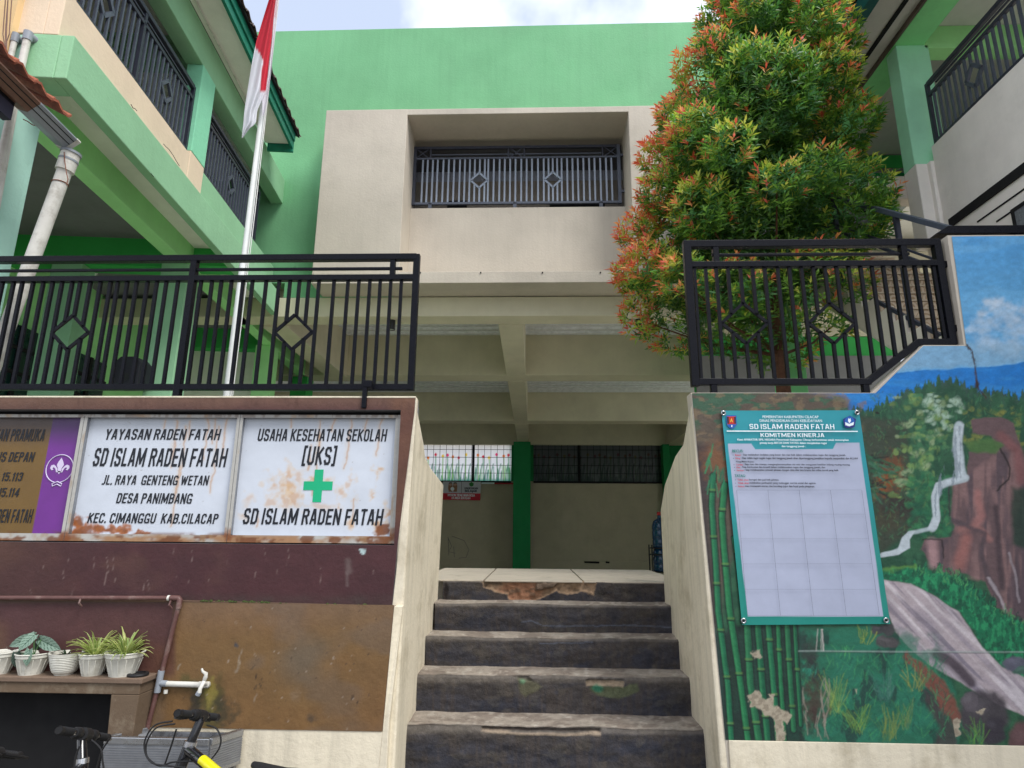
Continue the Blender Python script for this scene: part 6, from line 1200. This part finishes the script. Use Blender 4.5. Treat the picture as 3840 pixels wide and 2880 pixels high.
def pot(cx_, cy_, r, h, lab, style, cnt_plant=None, m_='pot'):
    t = thing('flower_pot', lab, 'flower pot', (cx_, cy_, lz), group='white pots on the ledge')
    rb_ = r*.68; pf = [(0,0),(rb_,0),(rb_+.002,.01),(r*.93,h*.78),(r*.96,h*.8),(r,h*.82),(r*1.02,h),(r*.95,h),(r*.9,h*.84),(0,h*.84)]
    if style == 'ribbed':
        q = MB(); n = 32; pr_ = pf
        for rr_, z in pr_[:6]: pass
        MB().lathe(pf, 32).build('pot_body', M[m_], t, smooth=True)
        q = MB()
        for k in range(14):
            a = 2*math.pi*k/14; q.bar((math.cos(a)*rb_*1.0, math.sin(a)*rb_*1.0, .012), (math.cos(a)*r*.925, math.sin(a)*r*.925, h*.74), .006, .008)
        tag(q.build('pot_ribs', M[m_], t), kind='stuff')
        MB().tube([(r*1.03*math.cos(a), r*1.03*math.sin(a), h) for a in np.linspace(0, 6.2832, 33)], .004, 6, False).build('pot_rim', M[m_], t, smooth=True)
    else:
        pf2 = [(0,0),(rb_*.8,0)]; N_ = 11
        for k in range(N_): f = k/N_; rr_ = rb_*.85+(r-rb_*.85)*(f**.55); pf2 += [(rr_-.002, h*f*.86+.004), (rr_+.002, h*(f+.5/N_)*.86+.004)]
        pf2 += [(r,h*.88),(r*1.05,h),(r*.97,h),(r*.93,h*.85),(0,h*.85)]; MB().lathe(pf2, 32).build('pot_body', M[m_], t, smooth=True)
    MB().lathe([(0,h*.86),(r*.92,h*.855)], 20).build('soil', M['soil'], t)
    return t
lw = 3.87
px = lambda x, y=400: PY(*cl(x, y), lw)
hh5 = (px(630,395).z-lz); R5 = (px(716,395).x-px(547,395).x)/2
P5 = pot(px(630).x, lw, R5, hh5, 'white ribbed flower pot with a spider plant, rightmost on the ledge', 'ribbed')
P4 = pot(px(480).x, lw+.0, (px(548).x-px(412).x)/2*.98, hh5*.93, 'grey-white ribbed flower pot with a yellow-green spider plant, second from the right', 'ribbed', m_='pot')
P3 = pot(px(338).x, lw-.0, (px(412).x-px(262).x)/2*.98, hh5*.95, 'basket-textured white flower pot with only a few leaf stubs', 'weave')
P2_ = pot(px(172).x, lw-.0, (px(245).x-px(98).x)/2, hh5*.9, 'white ribbed flower pot with large silver-veined leaves', 'ribbed')
P1 = pot(px(8).x, lw-.0, (px(75).x-px(-60).x)/2, hh5*.92, 'white ribbed flower pot cut by the left edge of the photo', 'ribbed')
def strap(name, t, z0, n, L0, w_, cols, seed, edge=None, up=.9):
    g = np.random.default_rng(seed); mb_ = []; vv = []; ff = []; cc = []
    for k in range(n):
        a = g.uniform(0, 6.28); el = g.uniform(.35, 1.35); L = L0*g.uniform(.6, 1.1); N_ = 7; p = np.array([.012*math.cos(a), .012*math.sin(a), z0]); b = len(vv); c0 = np.array(lin(cols[int(g.integers(0, len(cols)))])); ce = np.array(lin(edge)) if edge else c0
        for i in range(N_):
            f = i/(N_-1); e_ = el-1.5*f*f*g.uniform(.7, 1.1); d = np.array([math.cos(a)*math.cos(e_), math.sin(a)*math.cos(e_), math.sin(e_)]); s = np.array([-math.sin(a), math.cos(a), 0])*w_*(1-f**3)*(.5+.9*min(1, f*4)*.6)
            vv += [p-s, p+np.array([0,0,-w_*.35]), p+s]; cc += [ce, c0, ce]; p = p+d*L/(N_-1)
        for i in range(N_-1): q0 = b+i*3; ff += [(q0,q0+1,q0+4,q0+3), (q0+1,q0+2,q0+5,q0+4)]
    me = D_.meshes.new(name); me.from_pydata([tuple(v) for v in vv], [], ff); setcol(me, np.array(cc)); o = link(name, me, None, M['leaf']); return o
for P_, sd_, cl_ in ((P5, 4, [(120,160,50),(90,140,50),(150,176,70),(170,180,90)]), (P4, 9, [(140,176,60),(110,150,50),(160,180,70)])):
    t = thing('spider_plant', 'spider plant with arching variegated leaves in the '+('rightmost pot' if sd_ == 4 else 'second pot from the right'), 'plant', (P_.location.x, P_.location.y, lz+hh5*.8), group='spider plants in pots')
    o = strap('leaves', t, 0, 75 if sd_ == 4 else 65, .20 if sd_ == 4 else .18, .0062, cl_, sd_, (200,205,140)); o.parent = t; tag(o, kind='stuff')
t = thing('seedling', 'tiny dark seedling leaves in the basket-textured pot', 'plant', (P3.location.x, P3.location.y, lz+hh5*.8)); o = strap('leaves', t, 0, 9, .06, .006, [(60,90,60),(70,80,50)], 21); o.parent = t
t = thing('arrow_leaf_plant', 'plant with big silver-green arrow-shaped leaves and dark veins', 'plant', (P2_.location.x, P2_.location.y, lz+hh5*.8))
def bigleaf(tip, basep, wd, under_dark=False):
    a = PY(*cl(*basep[:2]), lw-basep[2]); b = PY(*cl(*tip[:2]), lw-tip[2]); d = np.array(b-a); ln = np.linalg.norm(d); d /= ln; vw = np.array([0,-1,.15]); s = np.cross(d, vw); s /= np.linalg.norm(s); n = np.cross(s, d); nx, ny = 17, 25; pos = []; cc = []
    for j in range(ny):
        f = j/(ny-1); wf = wd*(math.sin(min(1, f*1.0+.12)*math.pi)**.7)*(1-.25*f) if f < .97 else wd*.05
        for i in range(nx):
            g = (i/(nx-1)-.5)*2; fold = abs(g)*.25*wf; back = .14*ln*abs(g)*max(0, .25-f)*4
            pos.append(np.array(a)+d*(f*ln-back)+s*g*wf+n*(fold-.12*ln*f*f)); ve = abs(((f*6.5-abs(g)*1.6) % 1)-.5); vein = abs(g) < .09 or ve > .40 
            base_ = (150,178,160) if not vein else (52,84,66)
            if under_dark: base_ = (56,74,62) if not vein else (90,110,96)
            cc.append(lin(base_))
    o = gridmesh('leaf', np.array(pos), nx, ny, np.array(cc), M['leaf'], None); keep(o, t); return o
for tip, bs, wd, dk in (((22,372,.05),(170,318,.02),.034,0), ((80,395,.1),(172,312,.04),.036,0), ((305,388,.04),(205,335,.0),.038,0), ((125,478,.09),(150,385,.08),.030,0), ((90,490,.06),(85,400,.05),.034,1), ((205,300,.0),(190,380,.0),.022,1)): bigleaf(tip, bs, wd, dk)
sm = MB()
for tx, ty in ((170,318),(172,330),(205,335),(150,385),(100,400)): sm.tube([(P2_.location.x, lw, lz+hh5*.8), tuple(PY(*cl(tx, ty), lw-.02))], .003, 6)
under(t)(sm.build('stems', mat('green_stem', lin((90,130,80)))))
q = px(697, 520); tag(MB().lathe([(0,0),(.055,0),(.058,.008),(.055,.016),(.04,.018),(.04,.012),(0,.012)], 24).build('pot_lid', M['rubber'], None, smooth=True, loc=(q.x, 3.86, lz)), 'flat black plastic lid lying on the ledge right of the pots', 'lid')
# brown pipe run along the wall with a tee and a tap
PP = thing('water_pipe', 'brown painted water pipe with a grey tee running along the maroon wall to the tap', 'pipe', (-2.3, 3.92, GZ)); U = under(PP)
yp2 = 3.925; Q = lambda x, y, d=yp2: PY(*cl(x, y), d)
c_t = Q(905,125); U(MB().tube([Vector((-5, yp2, Q(0,138).z)), Vector((c_t.x-.05, yp2, c_t.z))], .0135, 12).build('pipe', M['pipeb'], smooth=True)); U(MB().tube([Vector((c_t.x-.06,yp2,c_t.z)), Vector((c_t.x-.008,yp2,c_t.z)), Vector((c_t.x,yp2,c_t.z-.008)), Vector((c_t.x-.003,yp2,c_t.z-.06))], .0165, 12).build('elbow', M['pipeb'], smooth=True)); U(MB().tube([Vector((c_t.x-.075,yp2,c_t.z)), Vector((c_t.x-.062,yp2,c_t.z))], .017, 12).build('white_band', M['pvc'], smooth=True))
tee = Q(800,545); U(MB().tube([Vector((c_t.x-.003,yp2,c_t.z-.05)), Q(815,490)], .0135, 12).build('pipe', M['pipeb'], smooth=True)); U(MB().tube([Q(812,488), Q(790,598)], .0185, 14).build('tee', M['greypvc'], smooth=True)); U(MB().tube([Q(800,552), Q(840,555)], .0175, 14).build('tee', M['greypvc'], smooth=True)); U(MB().tube([Q(835,555), Q(1000,560)], .0155, 14).build('branch_pipe', M['pvc'], smooth=True)); U(MB().tube([Q(786,600), Q(735,800), Q(715,880)], .0135, 12).build('pipe', M['pipeb'], smooth=True)); U(MB().tube([Q(1000,560), Q(1048,560), Q(1048,560,3.96)], .018, 14).build('elbow', M['pvc'], smooth=True))
for x, y in ((405,150),(858,160)): U(MB().tube([Q(x,y-22,3.91), Q(x-8,y,3.90), Q(x+6,y+16,3.92)], .006, 8).build('pipe_clip', M['pipeb'], smooth=True))
U(MB().lathe([(0,0),(.012,0),(.012,.02),(0,.02)], 10, tuple(Q(832,604))).build('pipe_plug', M['pvc']))
TP = thing('tap', 'white plastic tap with a curved lever handle above the sink', 'tap', tuple(Q(1030,560))); U = under(TP)
U(MB().tube([Q(1038,556,3.92), Q(1022,550,3.88), Q(1006,580,3.86), Q(1002,600,3.86)], [.013,.012,.011,.012], 12).build('tap_body', M['pvc'], smooth=True)); U(MB().tube([Q(1024,545,3.89), Q(1034,520,3.88), Q(1036,505,3.88), Q(1018,492,3.87), Q(1014,478,3.87)], [.010,.012,.011,.007,.006], 10).build('lever', M['pvc'], smooth=True)); U(MB().tube([Q(1001,598,3.86), Q(993,612,3.86)], .015, 8).build('spout_collar', M['greypvc'], smooth=True))
SK = thing('sink', 'stainless steel sink with ribbed aluminium skirt standing under the tap', 'sink', (-2, 3.6, GZ)); U = under(SK)
sz = -1.13; F0, F1, B1, B0 = PZ(*ck(800,352),sz), PZ(*ck(1578,375),sz), PZ(*ck(1840,285),sz), PZ(*ck(1140,268),sz)
F0.y = F1.y = (F0.y+F1.y)/2; B0.y = B1.y = min(B1.y, 3.93); 
c_ = (F0+F1+B0+B1)/4; ins2 = lambda p, f: Vector((c_.x+(p.x-c_.x)*f, c_.y+(p.y-c_.y)*f, sz))
rim = [F0, F1, B1, B0]; inn = [ins2(p, .86) for p in rim]; bot = [ins2(p, .7)+Vector((0,0,-.11)) for p in rim]; mbk = MB()
for i in range(4): j = (i+1) % 4; mbk.add([rim[i], rim[j], inn[j], inn[i]], [(0,1,2,3)]); mbk.add([inn[i], inn[j], bot[j], bot[i]], [(0,1,2,3)])
mbk.add(bot, [(0,1,2,3)]); U(mbk.build('basin', M['steel'], bevel=0))
for a, b in ((F0, F1), (F1, B1), (F0, B0)):
    U(MB().bar(a+Vector((0,0,.004)), b+Vector((0,0,.004)), .03, .035).build('rim', M['steel'], bevel=.004)); a2, b2 = a+Vector((0,0,-.085)), b+Vector((0,0,-.085)); U(MB().bar(a2, b2, .012, .15).build('skirt', M['alum']))
    q = MB(); off = (Vector((b.y-a.y, a.x-b.x, 0))).normalized()*.008; off = off if off.dot((a+b)/2-c_) > 0 else -off
    for k in range(9): z = -.03-.012*k; q.bar(a+Vector((0,0,z))+off, b+Vector((0,0,z))+off, .005, .006)
    tag(U(q.build('skirt_ribs', M['alum'])), kind='stuff'); U(MB().bar(a+Vector((0,0,-.15))+off, b+Vector((0,0,-.15))+off, .012, .02).build('skirt_edge', M['steel'], bevel=.002))
for p in (F0, F1, B0, B1): U(MB().bar(ins2(p, .9)+Vector((0,0,-.16)), Vector((ins2(p, .9).x, ins2(p, .9).y, GZ)), .03).build('leg', M['alum']))
# ================================================================= bicycles
def bicycle(label, hb_near, hb_far, stem_low, head_low, seat, tube_m, lever_m, detailed=True, cables=True):
    """hb_* ends of the handlebar, stem_low = bottom of stem / top of head tube, seat = saddle centre"""
    head_low = Vector(head_low); stem_low = Vector(stem_low); seat = Vector(seat)
    fwd = Vector((stem_low.x-seat.x, stem_low.y-seat.y, 0)).normalized(); fax = head_low+fwd*.16; fax.z = GZ+.3
    t = thing('bicycle', label, 'bicycle', (head_low.x, head_low.y, GZ), group='bicycles parked by the ledge'); U = under(t); side = Vector((-fwd.y, fwd.x, 0))
    mid = (hb_near+hb_far)/2; ds = (hb_far-hb_near); d1 = ds.normalized()
    U(MB().tube([hb_near+d1*.02, hb_near+d1*.12, mid-d1*.05+Vector((0,0,.0)), mid+d1*.05, hb_far-d1*.12, hb_far-d1*.02], .012, 12).build('handlebar', M['bikeblack'], smooth=True))
    for e, s in ((hb_near, 1), (hb_far, -1)):
        g = [(e+d1*s*x, r) for x, r in ((0,.0145),(.006,.016),(.02,.014),(.03,.014))]
        for k in range(8): g += [(e+d1*s*(.034+.011*k), .0158), (e+d1*s*(.039+.011*k), .0130)]
        U(MB().tube([p for p, r in g], [r for p, r in g], 14, False).build('grip', M['rubber'], smooth=True)); U(MB().tube([e+d1*s*.001, e+d1*s*.004], .014, 12).build('grip_plug', M['dark']))
        sh = e+d1*s*.14; U(MB().tube([sh, sh+d1*s*.012, sh+d1*s*.04, sh+d1*s*.05], [.017,.022,.022,.015], 14).build('gear_shifter', M['rubber'], smooth=True))
        lv = sh+fwd*.05+Vector((0,0,-.02)); U(MB().tube([sh+fwd*.01, lv, lv-d1*s*.05+fwd*.015+Vector((0,0,-.008)), lv-d1*s*.11+Vector((0,0,-.004))], [.008,.008,.006,.005], 8).build('brake_lever', M[lever_m], smooth=True))
    U(MB().tube([mid, mid-fwd*.02+Vector((0,0,-.02)), stem_low], [.02,.018,.019], 14).build('stem', M['bikeblack'], smooth=True)); U(MB().tube([mid-d1*.03, mid+d1*.03], .024, 14).build('stem_clamp', M['rubber'], smooth=True))
    U(MB().tube([stem_low+Vector((0,0,.005)), stem_low+(head_low-stem_low)*.12], .026, 16).build('headset', M['chrome'], smooth=True)); U(MB().tube([stem_low, head_low], .024, 16).build('head_tube', M['bikeblack'], smooth=True))
    bb = Vector(((seat.x*.65+head_low.x*.35), (seat.y*.65+head_low.y*.35), GZ+.28)); rax = seat-fwd*.28; rax.z = GZ+.3; st_top = seat+Vector((0,0,-.13))+fwd*.02
    tt = stem_low+(head_low-stem_low)*.2; U(MB().tube([tt, tt+(st_top-tt)*.15, st_top], [.022,.021,.017], 14).build('top_tube', M['bikeblack'], smooth=True)); U(MB().tube([tt+(st_top-tt)*.22+Vector((0,0,.004)), tt+(st_top-tt)*.85+Vector((0,0,.004))], [.0212,.0195], 14).build('top_tube_decal', M[tube_m], smooth=True))
    for k in range(3): f = .55+.06*k; p = tt+(st_top-tt)*f; U(MB().bar(p+Vector((.0,0,.0222)), p+(st_top-tt)*.035+side*.006+Vector((0,0,.0222)), .008, .002).build('decal_stripe', M['ink']))
    U(MB().tube([head_low+Vector((0,0,.02)), bb], .024, 14).build('down_tube', M['bikeblack'], smooth=True)); U(MB().tube([seat+Vector((0,0,-.05)), bb], .016, 12).build('seat_tube', M['bikeblack'], smooth=True))
    for s in (-1, 1):
        U(MB().tube([head_low+side*s*.02, head_low+side*s*.05+Vector((0,0,-.06)), fax+side*s*.05], [.016,.016,.01], 10).build('fork_leg', M['bikeblack'], smooth=True)); U(MB().tube([st_top+side*s*.02, rax+side*s*.06], .009, 8).build('seat_stay', M['bikeblack'])); U(MB().tube([bb+side*s*.03, rax+side*s*.06], .009, 8).build('chain_stay', M['bikeblack']))
    for c_ in (fax, rax):
        wh = MB().tube([c_+fwd*.27*math.cos(a)+Vector((0,0,.27*math.sin(a))) for a in np.linspace(0, 2*math.pi, 41)], .025, 10, False).build('tyre', M['rubber'], smooth=True); U(wh); U(MB().tube([c_+fwd*.245*math.cos(a)+Vector((0,0,.245*math.sin(a))) for a in np.linspace(0, 2*math.pi, 41)], .012, 8, False).build('rim', M['chrome'], smooth=True)); sp_ = MB()
        for k in range(18): a = 2*math.pi*k/18; sp_.tube([c_, c_+fwd*.24*math.cos(a)+Vector((0,0,.24*math.sin(a)))], .0015, 4)
        tag(U(sp_.build('spokes', M['chrome'])), kind='stuff')
    sdl = []; 
    q = MB()
    sec = [(.14,.012,.012),(.09,.018,.02),(.03,.032,.026),(-.04,.062,.03),(-.1,.078,.03),(-.14,.07,.026)]
    for i, (f, hw_, hz2) in enumerate(sec):
        c_ = seat+fwd*f+Vector((0,0,.01*(i > 3)))
        for k in range(12): a = 2*math.pi*k/12; q.v.append(tuple(c_+side*hw_*math.cos(a)+Vector((0,0,hz2*math.sin(a)))))
    for i in range(5):
        for k in range(12): k2 = (k+1) % 12; q.f.append((i*12+k, i*12+k2, (i+1)*12+k2, (i+1)*12+k))
    q.f.append(tuple(range(12))); q.f.append(tuple(60+k for k in range(12))); U(q.build('saddle', M['rubber'], smooth=True)); U(MB().tube([bb-side*.05, bb+side*.05], .03, 12).build('crank_hub', M['chrome'], smooth=True))
    if cables:
        for k, L2 in enumerate(cables): U(MB().tube([PY(*ck(x, y), d) for x, y, d in L2], .0035, 6).build('brake_cable', M['rubber'], smooth=True))
    return t
def spl(L, n=10):   # Catmull-Rom through the listed points
    o = []; P_ = [L[0]]+list(L)+[L[-1]]
    for i in range(1, len(P_)-2):
        a, b, c_, d = (np.array(P_[j], float) for j in (i-1, i, i+1, i+2))
        for k in range(n): t_ = k/n; o.append(tuple(.5*((2*b)+(c_-a)*t_+(2*a-5*b+4*c_-d)*t_**2+(3*b-a-3*c_+d)*t_**3)))
    o.append(tuple(L[-1])); return o
bicycle('black bicycle with a yellow top tube standing in front of the sink', PY(*ck(1335,150), 2.72), PY(*ck(1640,182), 3.12), PY(*ck(1440,370), 2.9), PY(*ck(1330,640), 2.88), PY(*ck(2050,615), 2.42), 'yellow', 'rubber', cables=[spl([(1300,210,2.8),(1170,240,2.8),(1095,350,2.8),(1100,460,2.8),(1160,530,2.8),(1280,548,2.8),(1400,560,2.8)]), spl([(1320,230,2.85),(1180,260,2.85),(1108,370,2.85),(1110,480,2.85),(1200,545,2.85),(1300,520,2.85),(1420,512,2.85),(1540,515,2.85)]), spl([(1330,270,2.85),(1290,400,2.85),(1245,530,2.85)]), spl([(1560,240,3.0),(1630,265,3.0),(1665,340,3.0),(1650,420,3.0),(1590,500,3.0),(1500,600,2.9)])])
bicycle('black bicycle with a bare silver brake lever in front of the dark opening', PY(*ck(440,278), 2.6), PY(*ck(815,335), 3.05), PY(*ck(618,500), 2.78), PY(*ck(600,760), 2.76), Vector((-1.75, 1.9, -.95)), 'bikeblack', 'chrome', cables=[spl([(690,350,2.8),(760,420,2.8),(775,520,2.8),(790,620,2.8)]), spl([(830,340,2.9),(770,430,2.9),(740,520,2.9),(720,600,2.9)]), spl([(600,400,2.7),(570,480,2.7),(560,570,2.7)])])
bicycle('black bicycle at the left edge, only its lever glinting against the dark opening', PY(*ck(-260,430), 2.6), PY(*ck(150,470), 2.9), PY(*ck(-60,640), 2.75), PY(*ck(-80,860), 2.74), Vector((-2.6, 1.9, -1.0)), 'bikeblack', 'rubber', cables=None)
